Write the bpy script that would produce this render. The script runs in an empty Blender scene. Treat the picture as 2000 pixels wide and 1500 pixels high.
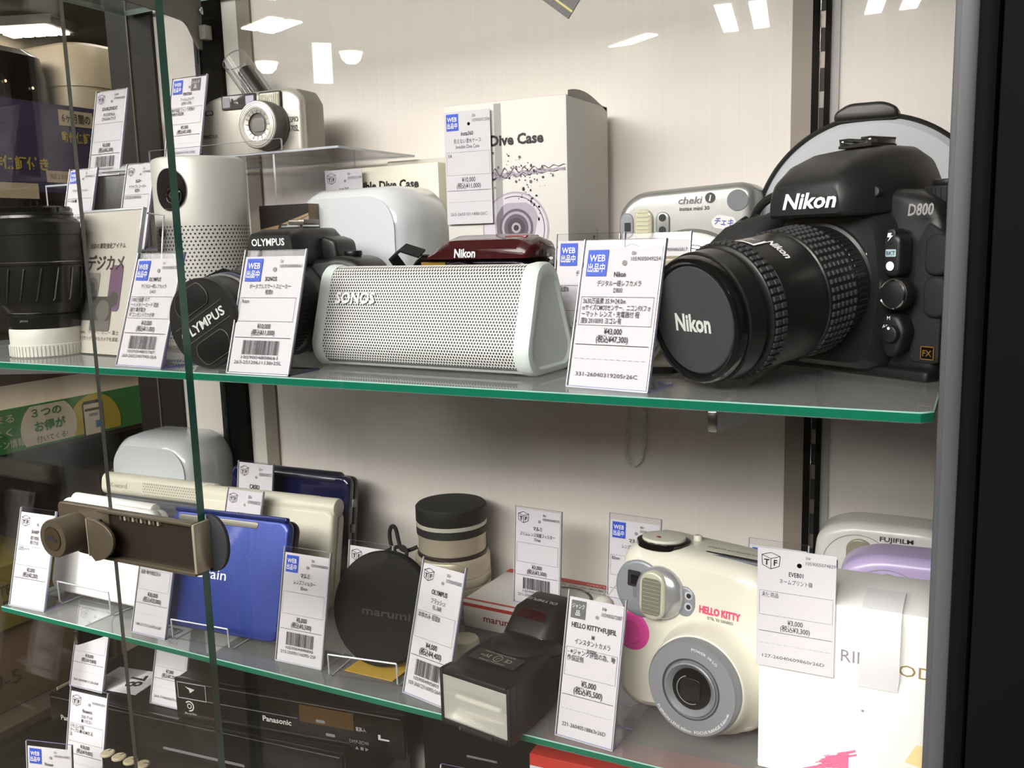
import bpy, bmesh, math, random
from mathutils import Matrix, Vector, Euler
from math import pi, sin, cos, radians as rad

S = bpy.context.scene
COL = S.collection
random.seed(7)

# ------------------------------------------------------------------ camera
cam_d = bpy.data.cameras.new('camera')
cam = bpy.data.objects.new('camera', cam_d)
COL.objects.link(cam)
cam_d.sensor_fit = 'HORIZONTAL'
cam_d.sensor_width = 36.0
cam_d.lens = 1790.0 / 2000.0 * 36.0
cam_d.clip_start = 0.01
cam_d.clip_end = 60
CZ = 1.35                                    # camera height over the shop floor
_R = Vector((0.8899495853619536, 0.4552268046378016, -0.027537099581177907))
_U = Vector((-0.04613239092448748, 0.1499289794160435, 0.9876199186118382))
_B = Vector((0.4537196689825967, -0.8776615848210062, 0.15442993397590513))
cam.matrix_world = Matrix(((_R.x, _U.x, _B.x, 0), (_R.y, _U.y, _B.y, 0), (_R.z, _U.z, _B.z, CZ), (0, 0, 0, 1)))
S.camera = cam

# ------------------------------------------------------------------ world, light, exposure
S.view_settings.view_transform = 'Standard'
S.view_settings.look = 'None'
S.view_settings.exposure = -0.22
S.view_settings.gamma = 1.0
S.view_settings.use_curve_mapping = False
S.cycles.max_bounces = 12
S.cycles.transparent_max_bounces = 40
S.cycles.transmission_bounces = 10
S.cycles.caustics_reflective = False
S.cycles.caustics_refractive = False
S.cycles.sample_clamp_indirect = 6.0
S.cycles.use_denoising = True
w = bpy.data.worlds.new('world')
S.world = w
w.use_nodes = True
w.node_tree.nodes['Background'].inputs[0].default_value = (1.0, 0.95, 0.88, 1)
w.node_tree.nodes['Background'].inputs[1].default_value = 0.28

def area(name, loc, target, size, energy, col=(1, 1, 1), sy=None):
    l = bpy.data.lights.new(name, 'AREA'); l.energy = energy; l.color = col
    l.shape = 'RECTANGLE'; l.size = size; l.size_y = sy or size
    o = bpy.data.objects.new(name, l); COL.objects.link(o); o.location = loc
    o.rotation_euler = (Vector(target) - Vector(loc)).to_track_quat('-Z', 'Y').to_euler()
    return o

def spot(name, loc, target, energy, deg, blend, col=(1, 1, 1), r=0.03):
    l = bpy.data.lights.new(name, 'SPOT'); l.energy = energy; l.color = col
    l.spot_size = rad(deg); l.spot_blend = blend; l.shadow_soft_size = r
    o = bpy.data.objects.new(name, l); COL.objects.link(o); o.location = loc
    o.rotation_euler = (Vector(target) - Vector(loc)).to_track_quat('-Z', 'Y').to_euler()
    return o

# shop ceiling lights in front of and above the cabinet, plus added fill lamps
area('aisle_light_near', (-0.45, -1.15, 2.55), (-0.4, 0.7, 1.2), 2.4, 100, (1.0, 0.965, 0.935), 1.2)
area('lower_shelf_fill', (-0.55, -1.95, 2.55), (-0.4, 0.7, 1.0), 2.2, 120, (1.0, 0.965, 0.935), 0.7)  # unseen fill lamp added to brighten the lower shelf
area('aisle_light_side', (-2.3, -0.9, 2.55), (-0.5, 0.7, 1.2), 1.4, 54, (1.0, 0.965, 0.935), 1.0)
area('background_fill', (-2.0, 2.2, 2.55), (-1.7, 1.3, 0.9), 1.0, 22, (1.0, 0.93, 0.82))  # unseen lamp added to lift the dark background at left
area('shelving_fill', (-0.95, 1.35, 2.45), (-1.35, 1.0, 1.2), 0.5, 7, (1.0, 0.93, 0.82))  # unseen lamp added to brighten the shop shelving
# narrow ceiling spots that catch the two ends of the lower shelf
spot('downlight_corner', (-1.00, -0.50, 2.50), (-0.80, 0.54, 0.99), 190, 9.0, 0.2, (1.0, 0.97, 0.92))
spot('downlight_frame', (0.05, -1.35, 2.50), (-0.048, 0.54, 1.060), 150, 4.0, 0.15, (1.0, 0.97, 0.92))

ZU = CZ - 0.0789     # top of the upper glass shelf
ZL = CZ - 0.3286     # top of the lower glass shelf

# ------------------------------------------------------------------ materials
_M = {}
def lin(h):
    h = h.lstrip('#')
    r = []
    for i in (0, 2, 4):
        c = int(h[i:i + 2], 16) / 255
        r.append(c / 12.92 if c < 0.04045 else ((c + 0.055) / 1.055) ** 2.4)
    return (*r, 1)

def newmat(name):
    m = bpy.data.materials.new(name); m.use_nodes = True
    nt = m.node_tree
    return m, nt, nt.nodes['Principled BSDF']

def M(name, col='#808080', rough=0.5, metal=0.0, spec=0.5, coat=0.0, bump=0.0, bscale=800, var=0.0, vscale=40, emit=0.0, trans=0.0, aniso=0.0):
    if name in _M: return _M[name]
    m, nt, b = newmat(name)
    c = lin(col)
    b.inputs['Base Color'].default_value = c
    b.inputs['Roughness'].default_value = rough
    b.inputs['Metallic'].default_value = metal
    b.inputs['Specular IOR Level'].default_value = spec
    b.inputs['Coat Weight'].default_value = coat
    b.inputs['Coat Roughness'].default_value = 0.05
    b.inputs['Transmission Weight'].default_value = trans
    if emit:
        b.inputs['Emission Color'].default_value = c
        b.inputs['Emission Strength'].default_value = emit
    L = nt.links.new
    if bump or var:
        tc = nt.nodes.new('ShaderNodeTexCoord')
    if bump:
        n = nt.nodes.new('ShaderNodeTexNoise'); n.inputs['Scale'].default_value = bscale; n.inputs['Detail'].default_value = 2
        bp = nt.nodes.new('ShaderNodeBump'); bp.inputs['Strength'].default_value = bump; bp.inputs['Distance'].default_value = 0.0004
        L(tc.outputs['Object'], n.inputs['Vector']); L(n.outputs['Fac'], bp.inputs['Height']); L(bp.outputs['Normal'], b.inputs['Normal'])
    if var:
        n2 = nt.nodes.new('ShaderNodeTexNoise'); n2.inputs['Scale'].default_value = vscale; n2.inputs['Detail'].default_value = 4
        mx = nt.nodes.new('ShaderNodeMix'); mx.data_type = 'RGBA'
        mx.inputs['A'].default_value = tuple(max(0, x * (1 - var)) for x in c[:3]) + (1,)
        mx.inputs['B'].default_value = tuple(min(1, x * (1 + var)) for x in c[:3]) + (1,)
        L(tc.outputs['Object'], n2.inputs['Vector']); L(n2.outputs['Fac'], mx.inputs['Factor']); L(mx.outputs['Result'], b.inputs['Base Color'])
    _M[name] = m
    return m

def MG(name, tint=(1, 1, 1), ior=1.5, rough=0.0, haze=0.0, hazecol=(0.8, 0.8, 0.8)):
    """flat clear sheet: lets light straight through, mirrors by Fresnel"""
    if name in _M: return _M[name]
    m, nt, b = newmat(name)
    nt.nodes.remove(b)
    L = nt.links.new
    tr = nt.nodes.new('ShaderNodeBsdfTransparent'); tr.inputs[0].default_value = (*tint, 1)
    gl = nt.nodes.new('ShaderNodeBsdfGlossy'); gl.inputs['Roughness'].default_value = rough
    fr = nt.nodes.new('ShaderNodeFresnel'); fr.inputs['IOR'].default_value = ior
    mx = nt.nodes.new('ShaderNodeMixShader')
    # fresnel seen from inside a sheet would go to total reflection: use the front-side value for both faces
    geo = nt.nodes.new('ShaderNodeNewGeometry')
    md = nt.nodes.new('ShaderNodeMix'); md.data_type = 'FLOAT'
    md.inputs['A'].default_value = ior; md.inputs['B'].default_value = 1.0 / ior
    L(geo.outputs['Backfacing'], md.inputs['Factor']); L(md.outputs['Result'], fr.inputs['IOR'])
    L(fr.outputs[0], mx.inputs[0]); L(tr.outputs[0], mx.inputs[1]); L(gl.outputs[0], mx.inputs[2])
    out = mx
    if haze:
        df = nt.nodes.new('ShaderNodeBsdfDiffuse'); df.inputs[0].default_value = (*hazecol, 1)
        m2 = nt.nodes.new('ShaderNodeMixShader'); m2.inputs[0].default_value = haze
        L(mx.outputs[0], m2.inputs[1]); L(df.outputs[0], m2.inputs[2]); out = m2
    L(out.outputs[0], nt.nodes['Material Output'].inputs['Surface'])
    _M[name] = m
    return m

def MDots(name, col, hole, pitch, rad_, axes='xz', cyl=0.0, rough=0.5, metal=0.0, zmin=None, zmax=None):
    """perforated skin: staggered round holes; cyl = radius when wrapped round a vertical cylinder"""
    if name in _M: return _M[name]
    m, nt, b = newmat(name); L = nt.links.new
    N = nt.nodes.new
    tc = N('ShaderNodeTexCoord'); sp = N('ShaderNodeSeparateXYZ'); L(tc.outputs['Object'], sp.inputs[0])
    cb = N('ShaderNodeCombineXYZ')
    if cyl:
        at_ = N('ShaderNodeMath'); at_.operation = 'ARCTAN2'; L(sp.outputs[0], at_.inputs[0]); L(sp.outputs[1], at_.inputs[1])
        ml = N('ShaderNodeMath'); ml.operation = 'MULTIPLY'; ml.inputs[1].default_value = cyl; L(at_.outputs[0], ml.inputs[0])
        L(ml.outputs[0], cb.inputs[0])
    else:
        L(sp.outputs['xyz'.index(axes[0])], cb.inputs[0])
    L(sp.outputs['xyz'.index(axes[1])], cb.inputs[1])
    res = []
    for off in (0.0, 0.5):
        mp = N('ShaderNodeVectorMath'); mp.operation = 'MULTIPLY_ADD'
        mp.inputs[1].default_value = (1 / pitch, 1 / pitch / 1.73, 0) if True else None
        mp.inputs[2].default_value = (off, off, 0)
        L(cb.outputs[0], mp.inputs[0])
        fr = N('ShaderNodeVectorMath'); fr.operation = 'FRACTION'; L(mp.outputs[0], fr.inputs[0])
        sb = N('ShaderNodeVectorMath'); sb.operation = 'SUBTRACT'; sb.inputs[1].default_value = (0.5, 0.5, 0); L(fr.outputs[0], sb.inputs[0])
        sc = N('ShaderNodeVectorMath'); sc.operation = 'MULTIPLY'; sc.inputs[1].default_value = (1, 1.73, 0); L(sb.outputs[0], sc.inputs[0])
        ln = N('ShaderNodeVectorMath'); ln.operation = 'LENGTH'; L(sc.outputs[0], ln.inputs[0])
        res.append(ln)
    mn = N('ShaderNodeMath'); mn.operation = 'MINIMUM'; L(res[0].outputs['Value'], mn.inputs[0]); L(res[1].outputs['Value'], mn.inputs[1])
    lt = N('ShaderNodeMath'); lt.operation = 'LESS_THAN'; lt.inputs[1].default_value = rad_ / pitch; L(mn.outputs[0], lt.inputs[0])
    fac = lt
    if zmin is not None:
        for op, v in (('GREATER_THAN', zmin), ('LESS_THAN', zmax)):
            g = N('ShaderNodeMath'); g.operation = op; g.inputs[1].default_value = v; L(sp.outputs[2], g.inputs[0])
            p = N('ShaderNodeMath'); p.operation = 'MULTIPLY'; L(fac.outputs[0], p.inputs[0]); L(g.outputs[0], p.inputs[1]); fac = p
    mx = N('ShaderNodeMix'); mx.data_type = 'RGBA'; mx.inputs['A'].default_value = lin(col); mx.inputs['B'].default_value = lin(hole)
    L(fac.outputs[0], mx.inputs['Factor']); L(mx.outputs['Result'], b.inputs['Base Color'])
    b.inputs['Roughness'].default_value = rough; b.inputs['Metallic'].default_value = metal
    _M[name] = m
    return m

# ------------------------------------------------------------------ mesh builder
def T(x=0, y=0, z=0, rx=0, ry=0, rz=0, s=None):
    m = Matrix.Translation((x, y, z)) @ Euler((rad(rx), rad(ry), rad(rz)), 'XYZ').to_matrix().to_4x4()
    if s: m = m @ Matrix.Diagonal((*s, 1))
    return m
FACE = Matrix(((1, 0, 0, 0), (0, 0, -1, 0), (0, 1, 0, 0), (0, 0, 0, 1)))   # xy plane -> xz plane looking to -Y (local z -> -Y)

def rrect(w, h, r, n=5, cx=0, cy=0):
    pts = []
    r = min(r, w / 2 - 1e-6, h / 2 - 1e-6)
    for (sx, sy, a0) in ((1, -1, -90), (1, 1, 0), (-1, 1, 90), (-1, -1, 180)):
        for i in range(n + 1):
            a = rad(a0 + 90 * i / n)
            pts.append((cx + sx * (w / 2 - r) + r * cos(a), cy + sy * (h / 2 - r) + r * sin(a)))
    return pts

def rpoly(pts, r, n=4):
    """polygon with rounded corners; r number or list"""
    out = []; k = len(pts)
    for i in range(k):
        p0, p, p1 = Vector(pts[i - 1]), Vector(pts[i]), Vector(pts[(i + 1) % k])
        ri = r[i] if isinstance(r, (list, tuple)) else r
        a, b = (p0 - p), (p1 - p)
        if ri <= 1e-6: out.append(tuple(p)); continue
        d = min(ri, a.length * 0.49, b.length * 0.49)
        s, e = p + a.normalized() * d, p + b.normalized() * d
        for j in range(n + 1):
            t = j / n
            out.append(tuple(s * (1 - t) ** 2 + p * 2 * t * (1 - t) + e * t * t))
    return out

def circ(r, n=32, cx=0, cy=0, ry=None):
    ry = ry or r
    return [(cx + r * cos(2 * pi * i / n), cy + ry * sin(2 * pi * i / n)) for i in range(n)]

_glyph = {}
def glyphs(s, bold=0.0, shear=0.0, res=2):
    k = (s, bold, shear, res)
    if k not in _glyph:
        cu = bpy.data.curves.new('t', 'FONT'); cu.body = s; cu.resolution_u = res; cu.offset = bold; cu.shear = shear
        o = bpy.data.objects.new('t', cu); me = o.to_mesh()
        vs = [(v.co.x, v.co.y) for v in me.vertices]; fs = [tuple(p.vertices) for p in me.polygons]
        o.to_mesh_clear(); bpy.data.objects.remove(o); bpy.data.curves.remove(cu)
        _glyph[k] = (vs, fs)
    return _glyph[k]

class MB:
    def __init__(self): self.v = []; self.f = []; self.m = []; self.mats = []
    def mi(self, mat):
        if mat not in self.mats: self.mats.append(mat)
        return self.mats.index(mat)
    def add(self, vs, fs, mat, X=None):
        o = len(self.v); i = self.mi(mat)
        for p in vs:
            p = Vector(p)
            self.v.append(X @ p if X is not None else p)
        for f in fs: self.f.append(tuple(o + k for k in f)); self.m.append(i)
        return self
    def addbm(self, bm, mat, X=None):
        bm.verts.index_update()
        vs = [v.co.copy() for v in bm.verts]; fs = [tuple(v.index for v in f.verts) for f in bm.faces]
        bm.free(); return self.add(vs, fs, mat, X)
    def box(self, x0, x1, y0, y1, z0, z1, mat, bev=0, seg=2, X=None):
        bm = bmesh.new(); bmesh.ops.create_cube(bm, size=1)
        for v in bm.verts:
            v.co = ((x0 + x1) / 2 + v.co.x * (x1 - x0), (y0 + y1) / 2 + v.co.y * (y1 - y0), (z0 + z1) / 2 + v.co.z * (z1 - z0))
        if bev: bmesh.ops.bevel(bm, geom=bm.edges[:], offset=bev, segments=seg, affect='EDGES', profile=0.5)
        return self.addbm(bm, mat, X)
    def slab(self, pts, z0, z1, mat, edge, bev=0.0008, bevmat=None, X=None):
        """glass plate: outline pts in xy, faces in mat, rim in edge, polished bevel in bevmat"""
        n = len(pts); cx = sum(p[0] for p in pts) / n; cy = sum(p[1] for p in pts) / n
        ar = sum(pts[i][0] * pts[(i + 1) % n][1] - pts[(i + 1) % n][0] * pts[i][1] for i in range(n))
        if ar < 0: pts = pts[::-1]
        def ins(d):
            o = []
            for i in range(n):
                p0, p, p1 = Vector(pts[i - 1]), Vector(pts[i]), Vector(pts[(i + 1) % n])
                e0 = (p - p0).normalized(); e1 = (p1 - p).normalized()
                n0 = Vector((-e0.y, e0.x)); n1 = Vector((-e1.y, e1.x))
                b = (n0 + n1); b = b / max(b.length_squared, 1e-9) * 2
                o.append(p + b * d)
            return o
        a = ins(bev)
        top = [(p.x, p.y, z1) for p in a]; bot = [(p.x, p.y, z0) for p in a]
        rt = [(p[0], p[1], z1 - bev) for p in pts]; rb = [(p[0], p[1], z0 + bev) for p in pts]
        vs = top + rt + rb + bot
        self.add(top, [tuple(range(n))], mat, X); self.add(bot, [tuple(range(n - 1, -1, -1))], mat, X)
        q = [(i, n + i, n + (i + 1) % n, (i + 1) % n) for i in range(n)] + [(2 * n + i, 3 * n + i, 3 * n + (i + 1) % n, 2 * n + (i + 1) % n) for i in range(n)]
        self.add(vs, q, bevmat or edge, X)
        self.add(vs, [(n + i, 2 * n + i, 2 * n + (i + 1) % n, n + (i + 1) % n) for i in range(n)], edge, X)
        return self
    def prism(self, pts, y0, y1, mat, bev=0, seg=4, X=None):
        """outline pts (x,z) extruded along Y from y0 (front) to y1; rim rounded by bev"""
        n = len(pts)
        xs = [p[0] for p in pts]; zs = [p[1] for p in pts]
        cx, cz = (min(xs) + max(xs)) / 2, (min(zs) + max(zs)) / 2; hw, hh = (max(xs) - min(xs)) / 2, (max(zs) - min(zs)) / 2
        bev = min(bev, hw * 0.8, hh * 0.8, abs(y1 - y0) * 0.49); sg = 1 if y1 > y0 else -1
        def ring(y, ins): return [(cx + (p[0] - cx) * (1 - ins / hw), y, cz + (p[1] - cz) * (1 - ins / hh)) for p in pts]
        if bev <= 0: return self.loft([ring(y0, 0), ring(y1, 0)], mat, X=X)
        k = [pi / 2 * i / seg for i in range(seg + 1)]
        loops = [ring(y0 + sg * bev * (1 - cos(a)), bev * (1 - sin(a))) for a in k]
        loops += [ring(y1 - sg * bev * (1 - cos(a)), bev * (1 - sin(a))) for a in reversed(k)]
        return self.loft(loops, mat, X=X)
    def plate(self, pts, mat, d=0.0, X=None):
        """flat polygon (x,z) at y = -d facing -Y"""
        n = len(pts)
        ar = sum(pts[i][0] * pts[(i + 1) % n][1] - pts[(i + 1) % n][0] * pts[i][1] for i in range(n))
        if ar < 0: pts = pts[::-1]
        return self.add([(p[0], -d, p[1]) for p in pts], [tuple(range(n))], mat, X)
    def frame(self, w, h, t, mat, cx=0, cz=0, d=0.0002, X=None):
        for (a, b, c, e) in ((-w / 2, w / 2, h / 2 - t, h / 2), (-w / 2, w / 2, -h / 2, -h / 2 + t), (-w / 2, -w / 2 + t, -h / 2, h / 2), (w / 2 - t, w / 2, -h / 2, h / 2)):
            self.plate([(cx + a, cz + c), (cx + b, cz + c), (cx + b, cz + e), (cx + a, cz + e)], mat, d, X)
        return self
    def ringplate(self, r0, r1, mat, cx=0, cz=0, d=0.0002, n=48, X=None, a0=0, a1=360):
        full = abs(a1 - a0) >= 359.9; k = n if full else n + 1
        vs = []
        for i in range(k):
            a = rad(a0 + (a1 - a0) * i / n)
            vs += [(cx + r0 * cos(a), -d, cz + r0 * sin(a)), (cx + r1 * cos(a), -d, cz + r1 * sin(a))]
        fs = []
        for i in range(n):
            j = (i + 1) % k
            fs.append((2 * i, 2 * i + 1, 2 * j + 1, 2 * j))
        return self.add(vs, fs, mat, X)
    def lathe(self, prof, mat, n=48, X=None, a0=0, a1=360):
        """prof [(r,z)] turned round local Z"""
        full = abs(a1 - a0) >= 359.9; k = n if full else n + 1
        vs = []; fs = []; m = len(prof)
        for i in range(k):
            a = rad(a0 + (a1 - a0) * i / n)
            for (r, z) in prof: vs.append((r * cos(a), r * sin(a), z))
        for i in range(n):
            j = (i + 1) % k
            for q in range(m - 1):
                r0, r1 = prof[q][0], prof[q + 1][0]
                A, B, C, D = i * m + q, j * m + q, j * m + q + 1, i * m + q + 1
                if r0 < 1e-7 and r1 < 1e-7: continue
                if r0 < 1e-7: fs.append((A, C, D))
                elif r1 < 1e-7: fs.append((A, B, D))
                else: fs.append((A, B, C, D))
        return self.add(vs, fs, mat, X)
    def cyl(self, r, z0, z1, mat, n=32, bev=0, X=None, r1=None):
        r1 = r if r1 is None else r1
        if bev:
            pr = [(0, z0), (r - bev, z0), (r - bev * .3, z0 + bev * .3), (r, z0 + bev), (r1, z1 - bev), (r1 - bev * .3, z1 - bev * .3), (r1 - bev, z1), (0, z1)]
        else: pr = [(0, z0), (r, z0), (r1, z1), (0, z1)]
        return self.lathe(pr, mat, n, X)
    def tube(self, path, r, mat, n=8, X=None, closed=False):
        P = [Vector(p) for p in path]; k = len(P); vs = []; fs = []
        up = Vector((0.01, 0.02, 1)).normalized(); prev = None
        for i, p in enumerate(P):
            if closed: t = (P[(i + 1) % k] - P[i - 1])
            else: t = (P[min(i + 1, k - 1)] - P[max(i - 1, 0)])
            t.normalize()
            if prev is None:
                a = t.cross(up)
                if a.length < 1e-3: a = t.cross(Vector((1, 0, 0)))
            else: a = prev - t * prev.dot(t)
            a.normalize(); prev = a; b = t.cross(a)
            ri = r[i] if isinstance(r, (list, tuple)) else r
            for j in range(n):
                w_ = 2 * pi * j / n
                vs.append(p + (a * cos(w_) + b * sin(w_)) * ri)
        for i in range(k if closed else k - 1):
            i2 = (i + 1) % k
            for j in range(n):
                fs.append((i * n + j, i * n + (j + 1) % n, i2 * n + (j + 1) % n, i2 * n + j))
        if not closed: fs += [tuple(range(n - 1, -1, -1)), tuple((k - 1) * n + j for j in range(n))]
        return self.add(vs, fs, mat, X)
    def strip(self, path, w, t, side, mat, X=None):
        """flat band along a path; side = width direction"""
        P = [Vector(p) for p in path]; side = Vector(side).normalized(); vs = []; fs = []; k = len(P)
        for i, p in enumerate(P):
            tg = (P[min(i + 1, k - 1)] - P[max(i - 1, 0)]).normalized()
            n_ = tg.cross(side).normalized(); s_ = side
            for (a, b) in ((-1, -1), (1, -1), (1, 1), (-1, 1)): vs.append(p + s_ * a * w / 2 + n_ * b * t / 2)
        for i in range(k - 1):
            for j in range(4): fs.append((i * 4 + j, i * 4 + (j + 1) % 4, i * 4 + 4 + (j + 1) % 4, i * 4 + 4 + j))
        fs += [(3, 2, 1, 0), tuple((k - 1) * 4 + j for j in range(4))]
        return self.add(vs, fs, mat, X)
    def loft(self, loops, mat, cap=True, X=None, close=True):
        n = len(loops[0]); vs = [p for l in loops for p in l]; fs = []
        for i in range(len(loops) - 1):
            for j in range(n if close else n - 1):
                j2 = (j + 1) % n
                fs.append((i * n + j, i * n + j2, (i + 1) * n + j2, (i + 1) * n + j))
        if cap: fs += [tuple(range(n - 1, -1, -1)), tuple((len(loops) - 1) * n + j for j in range(n))]
        bm = bmesh.new()
        bv = [bm.verts.new(p) for p in vs]
        for f in fs:
            try: bm.faces.new([bv[k] for k in f])
            except ValueError: pass
        bmesh.ops.remove_doubles(bm, verts=bm.verts[:], dist=1e-6)
        bmesh.ops.recalc_face_normals(bm, faces=bm.faces[:])
        return self.addbm(bm, mat, X)
    def text(self, s, mat, cx=0, cz=0, h=0.003, w=None, al='c', bold=0.0, shear=0.0, d=0.0003, X=None, xs=1.0, warp=None, rot=0, res=2, maxw=None):
        """flat lettering on the plane y=-d: h = height of one em-cap (0.72 em), w = fit width"""
        vs, fs = glyphs(s, bold, shear, res)
        if not vs: return self
        x0 = min(p[0] for p in vs); x1 = max(p[0] for p in vs)
        sc = h / 0.72; sx = sc * xs
        if w is not None: sx = w / max(x1 - x0, 1e-6)
        if maxw is not None and (x1 - x0) * sx > maxw: sx = maxw / (x1 - x0)
        ox = {'c': (x0 + x1) / 2, 'l': x0, 'r': x1}[al]
        ca, sa = cos(rad(rot)), sin(rad(rot))
        out = []
        for (x, y) in vs:
            a, b = (x - ox) * sx, (y - 0.36) * sc
            a, b = a * ca - b * sa, a * sa + b * ca
            out.append(warp(cx + a, cz + b) if warp else (cx + a, -d, cz + b))
        return self.add(out, fs, mat, X)
    def build(self, name, parent=None, ang=35, loc=None):
        me = bpy.data.meshes.new(name)
        me.from_pydata([tuple(p) for p in self.v], [], self.f)
        for m in self.mats: me.materials.append(m)
        me.polygons.foreach_set('material_index', self.m)
        me.polygons.foreach_set('use_smooth', [True] * len(me.polygons))
        me.update()
        bm = bmesh.new(); bm.from_mesh(me)
        bmesh.ops.remove_doubles(bm, verts=bm.verts[:], dist=2e-6)
        bm.to_mesh(me); bm.free()
        me.set_sharp_from_angle(angle=rad(ang))
        o = bpy.data.objects.new(name, me); COL.objects.link(o)
        if parent is not None: o.parent = parent
        if loc: o.location = loc
        return o

def thing(name, label, cat, loc=(0, 0, 0), rz=0, group=None, rx=0, ry=0):
    o = bpy.data.objects.new(name, None); COL.objects.link(o)
    o.empty_display_size = 0.02
    o.location = loc; o.rotation_euler = (rad(rx), rad(ry), rad(rz))
    o['label'] = label; o['category'] = cat
    if group: o['group'] = group
    return o
def tag(o, label, cat, group=None, kind=None):
    o['label'] = label; o['category'] = cat
    if group: o['group'] = group
    if kind: o['kind'] = kind
    return o
def struct(o): o['kind'] = 'structure'; return o

# common materials
def spline(pts, n=6):
    P = [Vector(p) for p in pts]; out = []
    for i in range(len(P) - 1):
        p0, p1, p2, p3 = P[max(i - 1, 0)], P[i], P[i + 1], P[min(i + 2, len(P) - 1)]
        for k in range(n):
            a = k / n
            out.append(0.5 * ((2 * p1) + (p2 - p0) * a + (2 * p0 - 5 * p1 + 4 * p2 - p3) * a * a + (3 * p1 - p0 - 3 * p2 + p3) * a ** 3))
    out.append(P[-1]); return out
WHITE = M('white_plastic', '#e6e6e2', 0.35)
PAPER = M('paper', '#cdcacf', 0.7)
INK = M('ink', '#1a1a1c', 0.6)
GREYINK = M('grey_ink', '#77777a', 0.6)
BLUEINK = M('blue_ink', '#2b4fc0', 0.5)
WHITEINK = M('white_ink', '#f0f0f0', 0.5)
BLACK = M('black_plastic', '#161616', 0.45, bump=0.25, bscale=2500)
GLOSSB = M('gloss_black', '#0b0b0c', 0.12, coat=0.4)
RUBBER = M('rubber', '#1b1b1c', 0.7, bump=0.3, bscale=3000)
SILVER = M('silver_paint', '#b4b2ac', 0.35, metal=0.55)
CHROME = M('chrome', '#d0d0d0', 0.15, metal=1.0)
DARKMETAL = M('dark_metal', '#26262a', 0.4, metal=0.7)
GREYP = M('grey_plastic', '#8c8e92', 0.45)
PANE = MG('glass_pane', (0.988, 0.99, 0.988), 1.5)
SHELFG = MG('shelf_glass', (0.965, 0.985, 0.978), 1.5, haze=0.12, hazecol=(0.86, 0.87, 0.86))
ACRYL = MG('clear_acrylic', (0.985, 0.985, 0.99), 1.49)
GEDGE = M('glass_edge_green', '#12694f', 0.15, spec=0.6)
GBEV = M('glass_bevel', '#9fc8bd', 0.1, spec=0.8)
AEDGE = M('acrylic_edge', '#8d88b8', 0.2, spec=0.8)
AEDGEC = M('acrylic_edge_clear', '#b9bdc2', 0.12, spec=0.9)
# ================================================================== the setting
wall_m, nt, b = newmat('wall_board')
tc = nt.nodes.new('ShaderNodeTexCoord'); mp = nt.nodes.new('ShaderNodeMapping'); mp.inputs['Scale'].default_value = (620, 1, 2.2)
ns = nt.nodes.new('ShaderNodeTexNoise'); ns.inputs['Scale'].default_value = 1.0; ns.inputs['Detail'].default_value = 3
cr = nt.nodes.new('ShaderNodeMix'); cr.data_type = 'RGBA'; cr.inputs['A'].default_value = lin('#ded6ce'); cr.inputs['B'].default_value = lin('#e9e2da')
nt.links.new(tc.outputs['Object'], mp.inputs[0]); nt.links.new(mp.outputs[0], ns.inputs['Vector'])
nt.links.new(ns.outputs['Fac'], cr.inputs['Factor']); nt.links.new(cr.outputs['Result'], b.inputs['Base Color'])
b.inputs['Roughness'].default_value = 0.5
YD = 0.74
struct(MB().box(-0.80, 0.9, YD, YD + 0.012, 0.55, 2.3, wall_m).build('wall_back'))
TAUPE = M('taupe_trim', '#8b8075', 0.5); GTRIM = M('grey_trim', '#a5a39f', 0.4); LTRIM = M('light_trim', '#d8d4cb', 0.45)
FRAME = M('frame_black', '#050505', 0.7, spec=0.08); FRAMEG = M('frame_grey', '#45474a', 0.5)
struct(MB().box(-0.1365, -0.1212, YD - 0.0035, YD, 0.55, 2.3, TAUPE).build('trim_1'))
struct(MB().box(-0.1085, -0.1025, YD - 0.003, YD, 0.55, 2.3, GTRIM).build('trim_2'))
struct(MB().box(-0.7005, -0.681, YD - 0.003, YD, 0.55, 2.3, LTRIM).build('trim_3'))
struct(MB().box(-0.681, -0.664, YD - 0.003, YD, 0.55, 2.3, TAUPE).build('trim_4'))
def upright(x0, x1, n):
    m = MB(); w_ = x1 - x0
    m.box(x0, x0 + w_ * 0.36, YD - 0.008, YD, 0.55, 2.3, FRAME)
    m.box(x1 - w_ * 0.28, x1, YD - 0.008, YD, 0.55, 2.3, FRAME)
    m.box(x0 + w_ * 0.36, x1 - w_ * 0.28, YD - 0.004, YD, 0.55, 2.3, M('upright_steel', '#77716a', 0.35, metal=0.6))
    z = 0.57
    while z < 2.28:
        m.box(x0 + w_ * 0.42, x1 - w_ * 0.33, YD - 0.0047, YD - 0.003, z, z + 0.0165, M('slot_dark', '#0c0c0c', 0.6))
        m.box(x0 + w_ * 0.40, x0 + w_ * 0.42, YD - 0.0052, YD - 0.003, z, z + 0.0165, CHROME)
        z += 0.0285
    return struct(m.build('trim_%d' % n))
upright(-0.1212, -0.1085, 5)
m = MB()
m.box(-0.737, -0.7005, YD - 0.008, YD, 0.55, 2.3, FRAME)
m.box(-0.7335, -0.727, YD - 0.011, YD - 0.007, 0.55, 2.3, DARKMETAL)
z = 0.57
while z < 2.28:
    m.box(-0.7315, -0.729, YD - 0.0117, YD - 0.01, z, z + 0.0165, M('slot_dark')); z += 0.0285
struct(m.build('trim_6'))
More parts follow.
